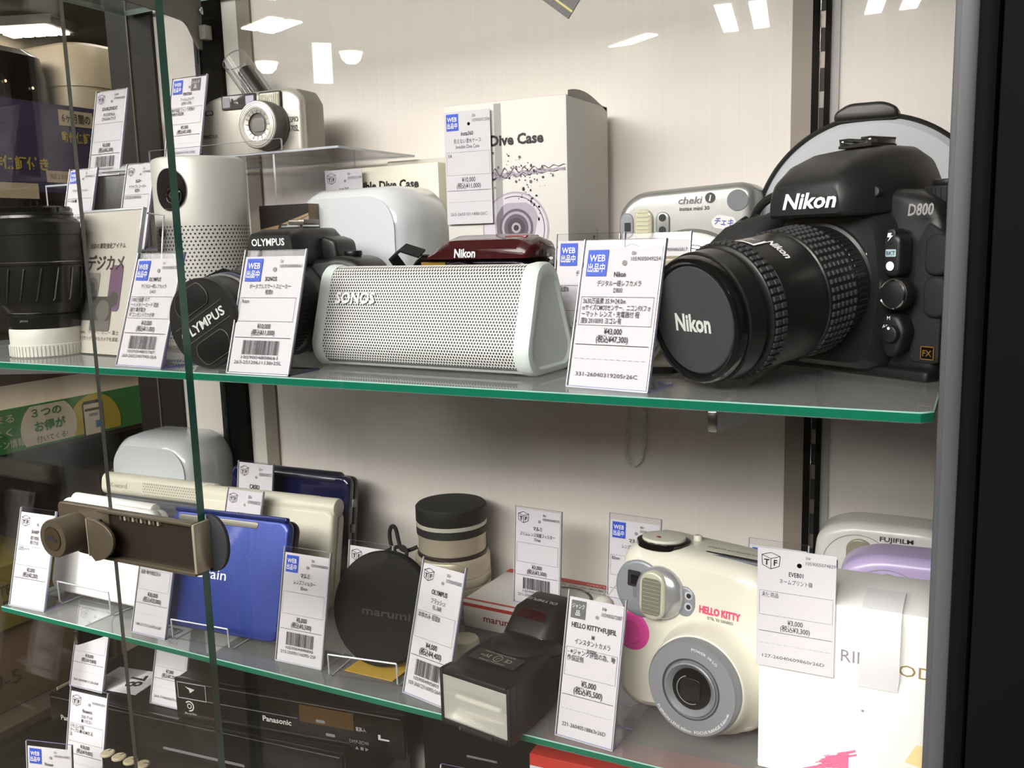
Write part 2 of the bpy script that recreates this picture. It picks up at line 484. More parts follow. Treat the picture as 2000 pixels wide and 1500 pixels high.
# rear-left corner post, cabinet plinth and right front frame
struct(MB().box(-0.868, -0.80, YD - 0.004, YD + 0.03, 0.2, 2.3, M('post_dark', '#1f1d1a', 0.5, spec=0.3)).box(-0.836, -0.834, YD - 0.0055, YD - 0.003, 0.2, 2.3, M('post_seam', '#5b5850', 0.4)).build('trim_7'))
m = MB()
m.box(-0.0144, -0.0060, 0.400, 0.440, 0.2, 2.3, FRAMEG, bev=0.0008)
m.box(-0.0060, 0.0012, 0.385, 0.440, 0.2, 2.3, FRAME, bev=0.003)
m.box(0.0018, 0.16, 0.383, 0.440, 0.2, 2.3, FRAME, bev=0.0008)
struct(m.build('trim_8'))
struct(MB().box(-0.0100, 0.9, 0.441, 0.455, 0.2, 2.3, FRAME).build('trim_9'))
struct(MB().box(-0.87, 0.9, 0.40, YD + 0.05, 0.60, 0.62, M('deck_brown', '#3a3029', 0.4)).build('trim_10'))
# glass doors and the clear side of the cabinet
m = MB(); m.slab([(-1.25, 0.372), (-0.400, 0.372), (-0.400, 0.3775), (-1.25, 0.3775)], 0.62, 2.2, PANE, PANE, 0.0004)
m.add([(-0.3999, 0.3722, 0.62), (-0.3999, 0.3773, 0.62), (-0.3999, 0.3773, 2.2), (-0.3999, 0.3722, 2.2)], [(0, 1, 2, 3)], M('door_edge_green', '#1d5a48', 0.15, spec=0.7))
tag(struct(m.build('door_1')), 'left sliding glass door with the green edge behind the lock', 'door')
def pane_slab(x0, x1, y0, y1, z0, z1, name, edge):
    m = MB()
    vs = [(x0, y0, z0), (x1, y0, z0), (x1, y1, z0), (x0, y1, z0), (x0, y0, z1), (x1, y0, z1), (x1, y1, z1), (x0, y1, z1)]
    big = [(0, 1, 5, 4), (2, 3, 7, 6)]; side = [(1, 2, 6, 5), (3, 0, 4, 7), (0, 3, 2, 1), (4, 5, 6, 7)]
    if (y1 - y0) > (x1 - x0): big, side = side[:2], big + side[2:]
    m.add(vs, big, PANE); m.add(vs, side, edge)
    return m
bpy.data.objects.remove(bpy.data.objects['door_1'])
GE2 = M('door_edge_green')
GE3 = M('door_edge_dull', '#7b8078', 0.2, spec=0.7)
tag(struct(pane_slab(-1.25, -0.400, 0.372, 0.3775, 0.62, 2.2, '', GE2).build('door_1')), 'left sliding glass door whose green right edge carries the bronze lock', 'door')
tag(struct(pane_slab(-0.4955, -0.012, 0.388, 0.3908, 0.62, 2.2, '', GE3).build('door_2')), 'right sliding glass door with its thin left edge behind the lock bar', 'door')
tag(struct(pane_slab(-0.872, -0.867, 0.41, YD, 0.62, 2.2, '', GE3).build('window_1')), 'clear glass left side of the showcase', 'window')
# shop shell
struct(MB().box(-5, 3, -5, 5, -0.02, 0.0, M('floor_vinyl', '#7b7468', 0.35, var=0.15, vscale=3)).build('floor'))
struct(MB().box(-5, 3, -5, 5, 2.62, 2.64, M('ceiling_board', '#8f8778', 0.8, var=0.05)).build('ceiling'))
struct(MB().box(-5, 3, -5.02, -5, 0, 2.62, M('far_wall', '#6f675b', 0.8)).build('wall_front'))
struct(MB().box(-5.02, -5, -5, 5, 0, 2.62, M('far_wall')).build('wall_left'))
struct(MB().box(3, 3.02, -5, 5, 0, 2.62, M('far_wall')).build('wall_right'))
struct(MB().box(-5, 3, 5, 5.02, 0, 2.62, M('far_wall')).build('wall_far'))

# ------------------------------------------------------------------ glass shelves and brackets
def shelf(z, label, y0, y1=YD - 0.0095, x0=-0.815, edge=None):
    m = MB()
    m.slab([(x0, y0), (-0.022, y0), (-0.017, y0 + 0.005), (-0.017, y1), (x0, y1)], z - 0.0052, z, SHELFG, edge or GEDGE, 0.0006, GBEV)
    return tag(m.build('glass_shelf'), label, 'shelf', 'glass shelves of the showcase')
shelf(ZU, 'upper glass shelf carrying the black telephoto camera and white speaker', 0.430)
shelf(ZL, 'lower glass shelf carrying the instant camera and dictionaries', 0.510)
ZT = CZ + 0.2535
shelf(ZT, 'topmost glass shelf, only its underside in the upper left corner', 0.430, x0=-0.832, edge=M('shelf_edge_dull', '#6f7a70', 0.3))
def bracket(x, z, y0, label, h0=0.0105, h1=0.045, mt=None):
    t = thing('shelf_bracket', label, 'bracket', (x, YD, z - 0.0052), group='shelf brackets on the slotted uprights')
    mt = mt or M('bracket_steel', '#c4c5c9', 0.4, metal=0.2)
    m = MB(); d = YD - y0
    prof = [(-d, -h0), (-d + 0.004, -h0 - 0.0005), (-0.012, -h1), (-0.012, 0), (-d, 0)]
    vs = []
    for sx in (-0.0018, 0.0018): vs += [(sx, p[0], p[1]) for p in prof]
    n = len(prof)
    m.add(vs, [tuple(range(n - 1, -1, -1)), tuple(range(n, 2 * n))] + [(i, (i + 1) % n, n + (i + 1) % n, n + i) for i in range(n)], mt)
    m.build('arm', t)
    m = MB(); m.box(-0.0024, 0.0024, -d - 0.0006, -d + 0.0016, -h0, 0, CHROME, bev=0.0008); m.build('tip_cap', t)
    m = MB(); m.box(-0.0018, 0.0018, -0.012, 0.001, -0.03, -0.022, mt); m.box(-0.0018, 0.0018, -0.012, 0.001, -0.012, -0.004, mt); m.build('hook', t)
    return t
bracket(-0.1145, ZU, 0.432, 'steel bracket with chrome tip under the right end of the upper shelf')
bracket(-0.716, ZU, 0.452, 'steel bracket under the left end of the upper shelf behind the dictionary')
bracket(-0.1145, ZL, 0.55, 'steel bracket under the lower shelf below the white instant camera')
bracket(-0.709, ZL, 0.508, 'steel bracket with dark hooked tip under the left end of the lower shelf', 0.013, 0.04, M('bracket_dark', '#2e302e', 0.3, metal=0.6))

t = thing('shelf_bracket', 'grey curved bracket under the topmost shelf by the left black upright', 'bracket', (-0.716, YD, ZT - 0.0052), group=None)
m = MB(); z0 = ZT - 0.0052
prof = [(0.44, 1.588), (0.6638, 1.5765), (0.6983, 1.5733), (0.7021, 1.5721), (0.7057, 1.5689), (0.712, 1.5588), (0.7179, 1.5499), (0.7215, 1.549), (0.7240, 1.5900), (0.7240, z0), (0.44, z0)]
n = len(prof); vs = [(sx, y - YD, z - z0) for sx in (-0.0015, 0.0015) for y, z in prof]
m.add(vs, [tuple(range(n - 1, -1, -1)), tuple(range(n, 2 * n))] + [(i, (i + 1) % n, n + (i + 1) % n, n + i) for i in range(n)], M('bracket_grey', '#77736b', 0.45)); m.build('arm', t)
m = MB(); m.cyl(0.004, 0, 0.004, CHROME, 16, 0.0006, T(0.0015, -0.018, -0.012, ry=90)); m.build('screw', t)
m = MB(); m.box(0.0015, 0.010, -0.022, -0.012, -0.040, -0.026, M('clip_clear', '#9b988e', 0.2), bev=0.001); m.build('clip', t)
# ================================================================== price tags
BOXINK = M('box_ink', '#3a3a3e', 0.6)
def barcode(m, cx, cz, w_, h_, seed):
    r = random.Random(seed); x = cx - w_ / 2
    while x < cx + w_ / 2 - 0.0004:
        bw = r.choice((0.00022, 0.00022, 0.0004, 0.0006)); m.plate([(x, cz - h_ / 2), (x + bw, cz - h_ / 2), (x + bw, cz + h_ / 2), (x, cz + h_ / 2)], INK, 0.00055)
        x += bw + r.choice((0.00025, 0.0003, 0.0005))

def icon(m, kind, x, z, s):
    """x,z = top left corner"""
    if kind == 'web':
        m.plate([(x, z - s * 1.15), (x + s, z - s * 1.15), (x + s, z), (x, z)], BLUEINK, 0.0005)
        m.text('WEB', WHITEINK, x + s / 2, z - s * 0.36, s * 0.30, w=s * 0.78, bold=0.012, d=0.0008)
        m.text('出品中', WHITEINK, x + s / 2, z - s * 0.80, s * 0.30, w=s * 0.84, bold=0.012, d=0.0008)
    elif kind == 'junk':
        m.plate([(x, z - s * 1.1), (x + s, z - s * 1.1), (x + s, z), (x, z)], M('junk_grey', '#5e5f61', 0.6), 0.0005)
        m.text('ジャンク', WHITEINK, x + s / 2, z - s * 0.34, s * 0.24, w=s * 0.86, d=0.0008)
        m.text('品', WHITEINK, x + s / 2, z - s * 0.76, s * 0.27, d=0.0008)
    elif kind == 'junktri':
        icon(m, 'web', x, z, s)
        m.plate([(x + s * 2.0, z - s * 1.0), (x + s * 3.0, z - s * 1.0), (x + s * 3.0, z), (x + s * 2.0, z)], M('junk_grey', '#5e5f61', 0.6), 0.0005)
        m.text('ジャンク', WHITEINK, x + s * 2.5, z - s * 0.32, s * 0.22, w=s * 0.84, d=0.0008)
        m.text('品', WHITEINK, x + s * 2.5, z - s * 0.68, s * 0.26, d=0.0008)
    elif kind == 'tf':
        s *= 0.92; t = 0.00018; c = x + s / 2
        P = lambda *q: [(x + a * s, z - b * s) for a, b in q]
        def ln(a, b):
            a, b = Vector(P(a)[0]), Vector(P(b)[0]); n_ = (b - a).normalized(); n_ = Vector((-n_.y, n_.x)) * t
            m.plate([tuple(a - n_), tuple(b - n_), tuple(b + n_), tuple(a + n_)], INK, 0.00055)
        for a, b in (((0.02, .25), (.5, .42)), ((.5, .42), (.98, .25)), ((.02, .25), (.06, .8)), ((.98, .25), (.94, .8)), ((.06, .8), (.5, 1.0)), ((.94, .8), (.5, 1.0)), ((.5, .42), (.5, 1.0)), ((.02, .25), (.5, .08)), ((.5, .08), (.98, .25))): ln(a, b)
        m.text('T', INK, x + s * .28, z - s * .62, s * .32, bold=0.03, d=0.0006)
        m.text('F', INK, x + s * .74, z - s * .62, s * .32, bold=0.03, d=0.0006)

def print_card(m, w_, h_, sp, z0=0.0, hole='#8d8a8a'):
    """everything printed on a price card; card spans x +-w/2, z z0..z0+h"""
    X = lambda f: -w_ / 2 + f * w_
    Z = lambda f: z0 + h_ * (1 - f)
    icon(m, sp.get('icon', 'web'), X(0.05), Z(0.02), w_ * 0.27)
    m.plate([(x, z) for x, z in circ(w_ * 0.032, 12, X(0.54), Z(0.115))], M('hole_' + hole, hole, 0.8), 0.0004)
    if sp.get('c2'): m.text(sp['c2'], BOXINK, X(0.62), Z(0.045), h_ * 0.027, al='l', xs=0.75, d=0.0005)
    if sp.get('c13'): m.text(sp['c13'], BOXINK, X(0.62), Z(0.086), h_ * 0.028, al='l', w=w_ * 0.37, d=0.0005)
    if sp.get('maker'):
        m.text(sp['maker'], INK, X(0.5), Z(0.195), h_ * 0.037, xs=0.74, bold=0.02, d=0.0005, maxw=w_ * 0.96)
    for i, s in enumerate(sp.get('name', ())):
        m.text(s, BOXINK, X(0.5), Z(0.262 + 0.048 * i + (0.03 if sp.get('two') else 0)), h_ * 0.033, xs=0.70, bold=0.006, d=0.0005, maxw=w_ * 0.94)
    if sp.get('box') is not None:
        m.frame(w_ * 0.94, h_ * 0.205, 0.00018, BOXINK, 0, Z(0.46), 0.0004)
        for i, s in enumerate(sp['box']):
            m.text(s, BOXINK, X(0.06), Z(0.388 + 0.047 * i), h_ * 0.034, al='l', xs=0.72, bold=0.006, d=0.0005, maxw=w_ * 0.88)
    if sp.get('price'):
        m.text(sp['price'], INK, X(0.5), Z(0.602), h_ * 0.042, xs=0.74, bold=0.012, d=0.0005)
        m.text('(税込' + sp['tax'] + ')', INK, X(0.5), Z(0.657), h_ * 0.042, xs=0.74, bold=0.012, d=0.0005)
    m.plate([(X(0.03), Z(0.702)), (X(0.97), Z(0.702)), (X(0.97), Z(0.698)), (X(0.03), Z(0.698))], INK, 0.0004)
    if sp.get('bar'):
        barcode(m, X(0.5), Z(0.785), w_ * 0.62, h_ * 0.12, sp['bar'])
        m.text(sp['bar'], BOXINK, X(0.5), Z(0.868), h_ * 0.027, w=w_ * 0.62, d=0.0005)
    else:
        for k in range(12):
            m.plate([(X(0.04 + k * .078), Z(0.802)), (X(0.09 + k * .078), Z(0.802)), (X(0.09 + k * .078), Z(0.8)), (X(0.04 + k * .078), Z(0.8))], GREYINK, 0.0004)
    if sp.get('code'): m.text(sp['code'], BOXINK, X(0.48), Z(0.910), h_ * 0.029, w=w_ * 0.8, d=0.0005)

def price_tag(label, loc, rz, w_, h_, sp, lean=15, foot=0.030, edge=None, margin=0.0045):
    t = thing('price_tag', label, 'price tag', loc, rz, 'printed price tags in the showcase')
    L = h_; edge = edge or AEDGE
    R = T(rx=-lean)                         # tip the plate back about its bottom edge
    m = MB(); e = 0.0007; a = 0.0012
    hw = w_ / 2 + 0.0008
    def pane(x0, x1, y0, y1, z0, z1, X):
        vs = [(x0, y0, z0), (x1, y0, z0), (x1, y1, z0), (x0, y1, z0), (x0, y0, z1), (x1, y0, z1), (x1, y1, z1), (x0, y1, z1)]
        return vs
    vs = pane(-hw, hw, 0.0006, 0.0018, 0, L, R)
    m.add(vs, [(0, 1, 5, 4), (2, 3, 7, 6)], ACRYL, R); m.add(vs, [(1, 2, 6, 5), (3, 0, 4, 7), (4, 5, 6, 7), (0, 3, 2, 1)], edge, R)
    # thin lips that hold the card at both sides and the bottom
    for (x0, x1, z0, z1) in ((-hw, -hw + 0.0007, 0, L), (hw - 0.0007, hw, 0, L), (-hw, hw, 0, 0.0008)):
        m.box(x0, x1, -0.0006, 0.0006, z0, z1, AEDGEC, X=R)
    if foot:
        vs = pane(-hw, hw, 0.0, foot, 0.0, 0.0012, None)
        m.add(vs, [(0, 1, 2, 3)[::-1], (4, 5, 6, 7)], ACRYL); m.add(vs, [(0, 1, 5, 4), (1, 2, 6, 5), (2, 3, 7, 6), (3, 0, 4, 7)], edge)
    m.build('holder', t)
    m = MB(); ch = L - 0.001 - margin
    m.box(-w_ / 2 + 0.0006, w_ / 2 - 0.0006, 0.0001, 0.0005, 0.001, 0.001 + ch, PAPER)
    pr_ = MB(); print_card(pr_, w_ - 0.0012, ch, sp, 0.001)
    for i, mt in enumerate(pr_.mats):
        fs = [f for f, k in zip(pr_.f, pr_.m) if k == i]
        m.add(pr_.v, fs, mt)
    c = m.build('card', t); c.rotation_euler = (rad(-lean), 0, 0)
    return t

D = {}
D['dslr'] = dict(c2='03r', c13='1059005049254', maker='Nikon', name=('デジタル一眼レフカメラ', 'D800'), box=('3630万画素 35.9×24.0m', 'mサイズCMOSセンサー、ニコンFXフォ', 'ーマット レンズ・充電器付 程', '度B 2010093 ヨゴレ有'), price='¥43,000', tax='¥47,300', code='331-26040319205r26C')
price_tag('price card reading 43,000 yen, in front of the big black telephoto camera', (-0.1745, 0.4445, ZU), -7.9, 0.0475, 0.0815, D['dslr'], 16)
price_tag('price card reading 10,000 yen with barcode, leaning before the white speaker', (-0.4045, 0.4335, ZU), 0, 0.0495, 0.0815, dict(c2='12r', c13='1059004808661', maker='SONOS', name=('ポータブルスマートスピーカー', '程度B'), box=('Roam',), price='¥10,000', tax='¥11,000', bar='1059004808661', code='263-25120611130r25L'), 18, edge=M('acrylic_edge_dark', '#4a4964', 0.2))
price_tag('price card in a purple edged holder just left of the smaller camera lens cap', (-0.5145, 0.437, ZU), -4, 0.047, 0.082, dict(c2='01r', c13='1059004805787', maker='OLYMPUS', name=('デジタル一眼レフカメラ', 'E-410'), box=('1000万画素 ダブ', 'ートメモリーカード 取説', '器付 専用電池', 'ギ コンセント穴つき有'), price='¥10,000', tax='¥11,000', bar='1059004805787', code='263-26022407942r26A'), 19, edge=M('acrylic_edge_purple', '#7f78c8', 0.2))
price_tag('price card mostly hidden behind the right cap of the white speaker', (-0.2195, 0.522, ZU), -5, 0.046, 0.083, dict(c2='01r', c13='1059004905780', maker='Nikon', name=('デジタルカメラ',), box=('程度B',), price='¥8,000', tax='¥8,800'), 8, foot=0.02)
price_tag('price card peeping out behind the 43,000 yen card, before the silver instant camera', (-0.190, 0.555, ZU), -5, 0.048, 0.083, dict(icon='tf', c2='12r', c13='1059004865817', maker='', name=(), box=('',)), 10, foot=0.02)
price_tag('price card left of the silver zoom compact camera on the clear riser', (-0.657, 0.6270, 1.4300), 0, 0.0426, 0.079, dict(icon='junktri', c2='', c13='', maker='PENTAX', name=('フィルムカメラ', 'ESPIO 170SL'), box=('動作保証 ジャンク評価の', '為動作保証無'), price='¥5,000', tax='¥5,500', code='263-25062911261r26J'), 13, margin=0.0015)
price_tag('price card reading 3,000 yen standing before the flat white disc at upper left', (-0.7850, 0.6450, 1.4190), 0, 0.0436, 0.0935, dict(icon='tf', c2='03r★', c13='1059004650847', maker='SOURCENEXT', name=('POCKETALK', 'ZW5GW-77107'), box=('',), price='¥3,000', tax='¥3,300', bar='1059004650847', code='263-26022707915r26B'), 13, margin=0.0015)
price_tag('price card with a blue corner square left of the black recorder', (-0.7542, 0.5793, 1.3515), 0, 0.0367, 0.079, dict(c2='02r', c13='1059004850121', maker='', name=('ドライブレコーダー',), box=('トーのM ■',), price='¥5,000', tax='¥5,500'), 15, margin=0.0015)
price_tag('price card with a cube emblem between the black recorder and the white cylinder', (-0.6783, 0.5793, 1.3515), 0, 0.0345, 0.079, dict(icon='tf', c2='02r', c13='1059004850022', maker='ｾﾙｽﾀｰ', name=('ドライブレコーダー', '程度B'), box=('CSF72EX30800020',), price='¥3,000', tax='¥3,300'), 15, margin=0.0015)
# lower shelf
price_tag('price card with a grey corner square left of the white instant camera', (-0.2215, 0.5165, ZL), -4.4, 0.0412, 0.0975, dict(icon='junk', c2='04r', c13='1059005072887', maker='HELLO KITTY×FUJIFIL', name=('M', 'インスタントカメラ', 'instax'), box=('- ※ジャンク評価の為、動', '作保証無'), price='¥5,000', tax='¥5,500', code='221-26040518863r26D'), 14)
price_tag('price card reading 4,000 yen between the round black filter and the flash', (-0.349, 0.521, ZL), -12, 0.0416, 0.101, dict(icon='tf', c2='01r', c13='1059004905803', maker='OLYMPUS', name=('フラッシュ', 'FL-36R'), box=('本体のみ 程度B',), price='¥4,000', tax='¥4,400', bar='1059004905803', code='103-26012316092r26A'), 16)
price_tag('price card between the blue dictionary and the round black filter', (-0.4715, 0.5285, ZL), 1.6, 0.0446, 0.0915, dict(c2='06r', c13='1059004498800', maker='マルミ', name=('レンズフィルター', '82mm'), box=('',), price='¥5,000', tax='¥5,500', bar='1059004498800', code='212-25070116092r25F'), 13, edge=AEDGEC)
price_tag('price card reading 30,000 yen beside the left edge of the blue dictionary', (-0.629, 0.519, ZL), 0, 0.040, 0.091, dict(icon='tf', c2='12r', c13='1059004412340', maker='SHARP', name=('カラー電子辞書', 'PW-S2'), box=('箱無 動作確認済み',), price='¥30,000', tax='¥33,000', code='268-21121216092r26F'), 15, foot=0.02)
price_tag('sunlit price card at the far left front corner of the lower shelf', (-0.7865, 0.516, ZL), 3, 0.046, 0.093, dict(icon='tf', c2='', c13='', maker='SHARP', name=('電子辞書', '箱付き品'), box=('ユポシート',), price='¥2,000', tax='¥2,200'), 15)
price_tag('upright price card on the white filter box beside the bronze lens', (-0.3231, 0.6580, 1.0456), -3, 0.0428, 0.083, dict(icon='tf', c2='06r', c13='1059004498770', maker='マルミ', name=('スリムレンズ保護フィルター', '77mm'), box=('',), price='¥3,000', tax='¥3,300', bar='1059004498770', code='211-25070116092r25F'), 5, foot=0.02, margin=0.0012)
price_tag('price card half hidden behind the top left corner of the white instant camera', (-0.2395, 0.6600, 1.0456), -3, 0.043, 0.0855, dict(c2='06r', c13='1059004498783', maker='マルミ', name=('レンズフィルター',), box=('82mm',), price='¥3,000', tax='¥3,300'), 6, foot=0.02)
price_tag('rear price card clipped in front of the dark navy dictionary', (-0.6345, 0.6510, ZL), 0, 0.0440, 0.1205, dict(icon='tf', c2='11r', c13='1059004700711', maker='CASIO', name=('電子辞書', 'XD-N4800'), box=('',), price='¥3,000', tax='¥3,300'), 9, foot=0.015, margin=0.0015)
price_tag('front price card leaning on the left half of the cream dictionary', (-0.5975, 0.5820, ZL), 0, 0.0417, 0.1140, dict(icon='tf', c2='03r', c13='1059004700722', maker='CASIO', name=('電子辞書', 'XD-D4800'), box=('背割れ汚れ有り 程度C',), price='¥3,000', tax='¥3,300'), 17, foot=0.02, margin=0.0015)
price_tag('price card half hidden behind the round black filter', (-0.4574, 0.6000, ZL), 0, 0.0444, 0.0775, dict(icon='tf', c2='12r', c13='1059004122640', maker='Lumix', name=('レンズ',), box=('',)), 10, foot=0.02)
price_tag('price card of which one corner shows left of the grey hinge behind the lock', (-0.8000, 0.6064, ZL), 0, 0.0389, 0.0775, dict(icon='tf', c2='', c13='1059004700733', maker='CASIO', name=('電子辞書',), box=('',)), 15, foot=0.02)
price_tag('price card corner between the instant camera and the tall white box', (-0.128, 0.655, ZL), -3, 0.043, 0.1035, dict(c2='06r', c13='1059004498797', maker='', name=()), 8, foot=0.02)
# ================================================================== things on the upper shelf
# ---------------------------------------------------------------- large black single lens reflex camera with telephoto zoom
def dslr():
    ang = -31
    xd = Vector((cos(rad(ang)), sin(rad(ang)), 0)); yd = Vector((-xd.y, xd.x, 0))
    org = Vector((-0.0745, 0.548, ZU))                     # under the lens mount
    t = thing('dslr_camera', 'large black reflex camera with a thick capped zoom lens beside the right frame', 'camera', org, ang)
    B = BLACK; SK = M('camera_leather', '#1a1a1b', 0.75, bump=0.9, bscale=1400); LT = M('camera_black_satin', '#1d1d1e', 0.38, bump=0.15, bscale=2500)
    m = MB()
    # body seen from the front: left of the picture is the grip side
    out = rpoly([(-0.083, 0.003), (0.062, 0.003), (0.064, 0.030), (0.065, 0.078), (0.058, 0.094), (0.038, 0.101), (-0.030, 0.098), (-0.064, 0.090), (-0.083, 0.070)], [0.004, 0.006, 0.01, 0.012, 0.012, 0.01, 0.01, 0.016, 0.016])
    m.prism(out, 0.0, 0.052, LT, bev=0.006, seg=4)
    m.prism(rpoly([(-0.082, 0), (0.061, 0), (0.061, 0.006), (-0.082, 0.006)], 0.002), -0.004, 0.05, B, bev=0.002)
    # the raised collar round the mount
    loops = []
    for y, s in ((0.002, 1.10), (-0.010, 1.02), (-0.014, 0.96)):
        loops.append([(x * s, y, 0.050 + (z - 0.050) * s) for x, z in rpoly([(-0.032, 0.006), (0.034, 0.006), (0.040, 0.05), (0.034, 0.088), (-0.030, 0.088), (-0.040, 0.05)], 0.014, 5)])
    m.loft(loops, LT)
    m.build('body', t)
    # side with the port covers, leather wrapped front corner
    m = MB(); m.prism(rpoly([(0.048, 0.010), (0.0645, 0.010), (0.0655, 0.076), (0.056, 0.083), (0.049, 0.07)], 0.003), -0.0008, 0.03, SK, bev=0.001); m.build('leather_panel', t)
    m = MB()
    m.prism(rrect(0.013, 0.021, 0.005, 4, 0.0625, 0.066), -0.0035, 0.012, RUBBER, bev=0.002)
    m.prism(rrect(0.013, 0.021, 0.005, 4, 0.0625, 0.0445), -0.0035, 0.012, RUBBER, bev=0.002); m.build('port_cover', t)
    # grip
    m = MB(); loops = []
    for z, d, x0, x1 in ((0.004, 0.016, -0.083, -0.046), (0.02, 0.022, -0.084, -0.044), (0.05, 0.025, -0.084, -0.042), (0.064, 0.027, -0.083, -0.040), (0.074, 0.026, -0.080, -0.038), (0.083, 0.020, -0.072, -0.036), (0.0885, 0.010, -0.062, -0.036), (0.090, 0.0, -0.056, -0.038)):
        cx = (x0 + x1) / 2; w_ = x1 - x0
        loops.append([(cx + x, 0.012 - (d + 0.012) / 2 + y, z - (x < -0.25 * w_) * max(0, z - 0.07) * 0.5) for x, y in rrect(w_, d + 0.024, 0.014, 5)])
    m.loft(loops, SK); m.build('grip', t)
    m = MB(); X = T(-0.0635, -0.010, 0.0835, rx=22, ry=-30)
    m.cyl(0.012, -0.004, 0.001, LT, 28, 0.001, X); m.cyl(0.0062, 0.001, 0.004, B, 24, 0.001, X)
    m.ringplate(0.0066, 0.0115, DARKMETAL, X=X @ T(0, 0, 0.0012, rx=-90), d=0); m.build('shutter_button', t)
    m = MB(); X = T(-0.063, -0.0245, 0.062, ry=90)
    m.cyl(0.0062, -0.008, 0.008, RUBBER, 24, 0.0008, X)
    for k in range(20):
        a = 2 * pi * k / 20; m.box(-0.0078, 0.0078, -0.0005, 0.0005, 0.0058, 0.0070, RUBBER, X=T(-0.063, -0.0245, 0.062) @ T(rx=math.degrees(a)))
    m.build('command_dial', t)
    m = MB(); m.prism(rpoly([(-0.0845, 0.046), (-0.070, 0.044), (-0.062, 0.051), (-0.0845, 0.055)], 0.002), -0.0262, -0.010, M('red_accent', '#9c2a30', 0.4), bev=0.001); m.build('red_trim', t)
    m = MB(); X = T(-0.0425, -0.006, 0.079, rx=90); m.cyl(0.0045, 0, 0.007, M('lamp_bezel', '#3a3832', 0.3), 24, 0.0008, X); m.cyl(0.0034, 0.006, 0.0078, M('af_lamp', '#8f8a76', 0.15, spec=0.8), 20, 0.0006, X); m.build('focus_assist_lamp', t)
    # prism housing
    m = MB(); loops = []
    def sec(y, hw, tw, z0, z1):
        return [(x, y, z) for x, z in rpoly([(-hw, z0), (hw, z0), (hw * 1.0, z0 + (z1 - z0) * .45), (tw, z1), (-tw, z1), (-hw * 1.0, z0 + (z1 - z0) * .45)], [0.002, 0.002, 0.006, 0.006, 0.006, 0.006], 4)]
    for a in ((-0.029, 0.0235, 0.0205, 0.0885, 0.1035), (-0.027, 0.0255, 0.0215, 0.0870, 0.1080), (-0.016, 0.031, 0.022, 0.087, 0.1160), (0.000, 0.034, 0.021, 0.088, 0.1222), (0.020, 0.034, 0.020, 0.090, 0.1255), (0.042, 0.030, 0.019, 0.090, 0.1255), (0.056, 0.026, 0.018, 0.092, 0.121)): loops.append(sec(*a))
    m.loft(loops, LT); p = m.build('prism_housing', t)
    m = MB(); m.text('Nikon', WHITEINK, 0, 0, 0.0083, w=0.036, bold=0.03, shear=0.18, X=T(0.004, -0.0292, 0.0960, rx=-3)); m.build('logo', p)
    m = MB()
    m.box(-0.011, 0.011, 0.012, 0.034, 0.1213, 0.1228, B, X=T(0, 0, 0.004)); m.box(-0.0105, -0.0075, 0.012, 0.034, 0.1228, 0.126, CHROME, bev=0.0005, X=T(0, 0, 0.004)); m.box(0.0075, 0.0105, 0.012, 0.034, 0.1228, 0.126, CHROME, bev=0.0005, X=T(0, 0, 0.004))
    m.box(-0.0105, -0.004, 0.012, 0.034, 0.1252, 0.1265, CHROME, X=T(0, 0, 0.004)); m.box(0.004, 0.0105, 0.012, 0.034, 0.1252, 0.1265, CHROME, X=T(0, 0, 0.004)); m.build('hot_shoe', t)
    m = MB(); X = T(0.031, -0.008, 0.0985, rx=80, ry=18); m.cyl(0.0028, -0.001, 0.0032, B, 20, 0.0006, X); m.build('side_button', t)
    # top dials on the right of the picture
    m = MB(); X = T(0.054, 0.028, 0.092)
    m.cyl(0.017, 0, 0.009, RUBBER, 40, 0.001, X); m.cyl(0.0135, 0.009, 0.0125, LT, 36, 0.001, X)
    for k in range(36): m.box(0.0166, 0.0174, -0.0006, 0.0006, 0.001, 0.008, RUBBER, X=X @ T(rz=k * 10))
    for k, s in enumerate(('QUAL', 'WB', 'ISO')): m.text(s, WHITEINK, 0, 0, 0.0016, X=X @ T(rz=k * 120 - 60) @ T(0, -0.008, 0.0128, rx=-90), d=0.0)
    m.build('release_dial', t)
    # front badges and small buttons
    m = MB(); m.text('D800', M('badge_silver', '#d8d8d4', 0.25, metal=0.6), 0.0560, 0.0890, 0.0060, w=0.0145, bold=0.02, shear=0.15, d=0.0075, X=T(ry=0)); m.build('model_badge', t)
    m = MB()
    m.prism(rrect(0.0055, 0.0085, 0.0025, 4, 0.0425, 0.0755), -0.012, -0.002, B, bev=0.001); m.plate([(0.0412, 0.0775), (0.0435, 0.0775), (0.0427, 0.0762), (0.0442, 0.0762), (0.0410, 0.0730), (0.0423, 0.0753), (0.0408, 0.0753)], WHITEINK, 0.0124); m.build('flash_button', t)
    m = MB(); m.plate(rrect(0.0062, 0.0038, 0.0006, 2, 0.0432, 0.0672), M('bkt_tile', '#a9c4cc', 0.4), 0.0124); m.text('BKT', INK, 0.0432, 0.0672, 0.0022, w=0.0052, d=0.0126); m.plate(circ(0.0024, 18, 0.0430, 0.0605), WHITEINK, 0.0124)
    m.prism(rrect(0.010, 0.022, 0.004, 4, 0.0430, 0.066), -0.0118, -0.001, LT, bev=0.002); m.build('marks', t)
    m = MB(); X = T(0.0450, -0.006, 0.046, rx=90, ry=0); m.cyl(0.0085, -0.002, 0.006, B, 32, 0.0015, X); m.lathe([(0.0072, 0.006), (0.0078, 0.0066), (0.0072, 0.0072)], CHROME, 32, X); m.build('lens_release_button', t)
    m = MB(); loops = []
    m.prism(rpoly([(0.037, 0.035), (0.047, 0.036), (0.052, 0.027), (0.048, 0.014), (0.040, 0.012), (0.036, 0.022)], 0.004), -0.011, 0.0, B, bev=0.003)
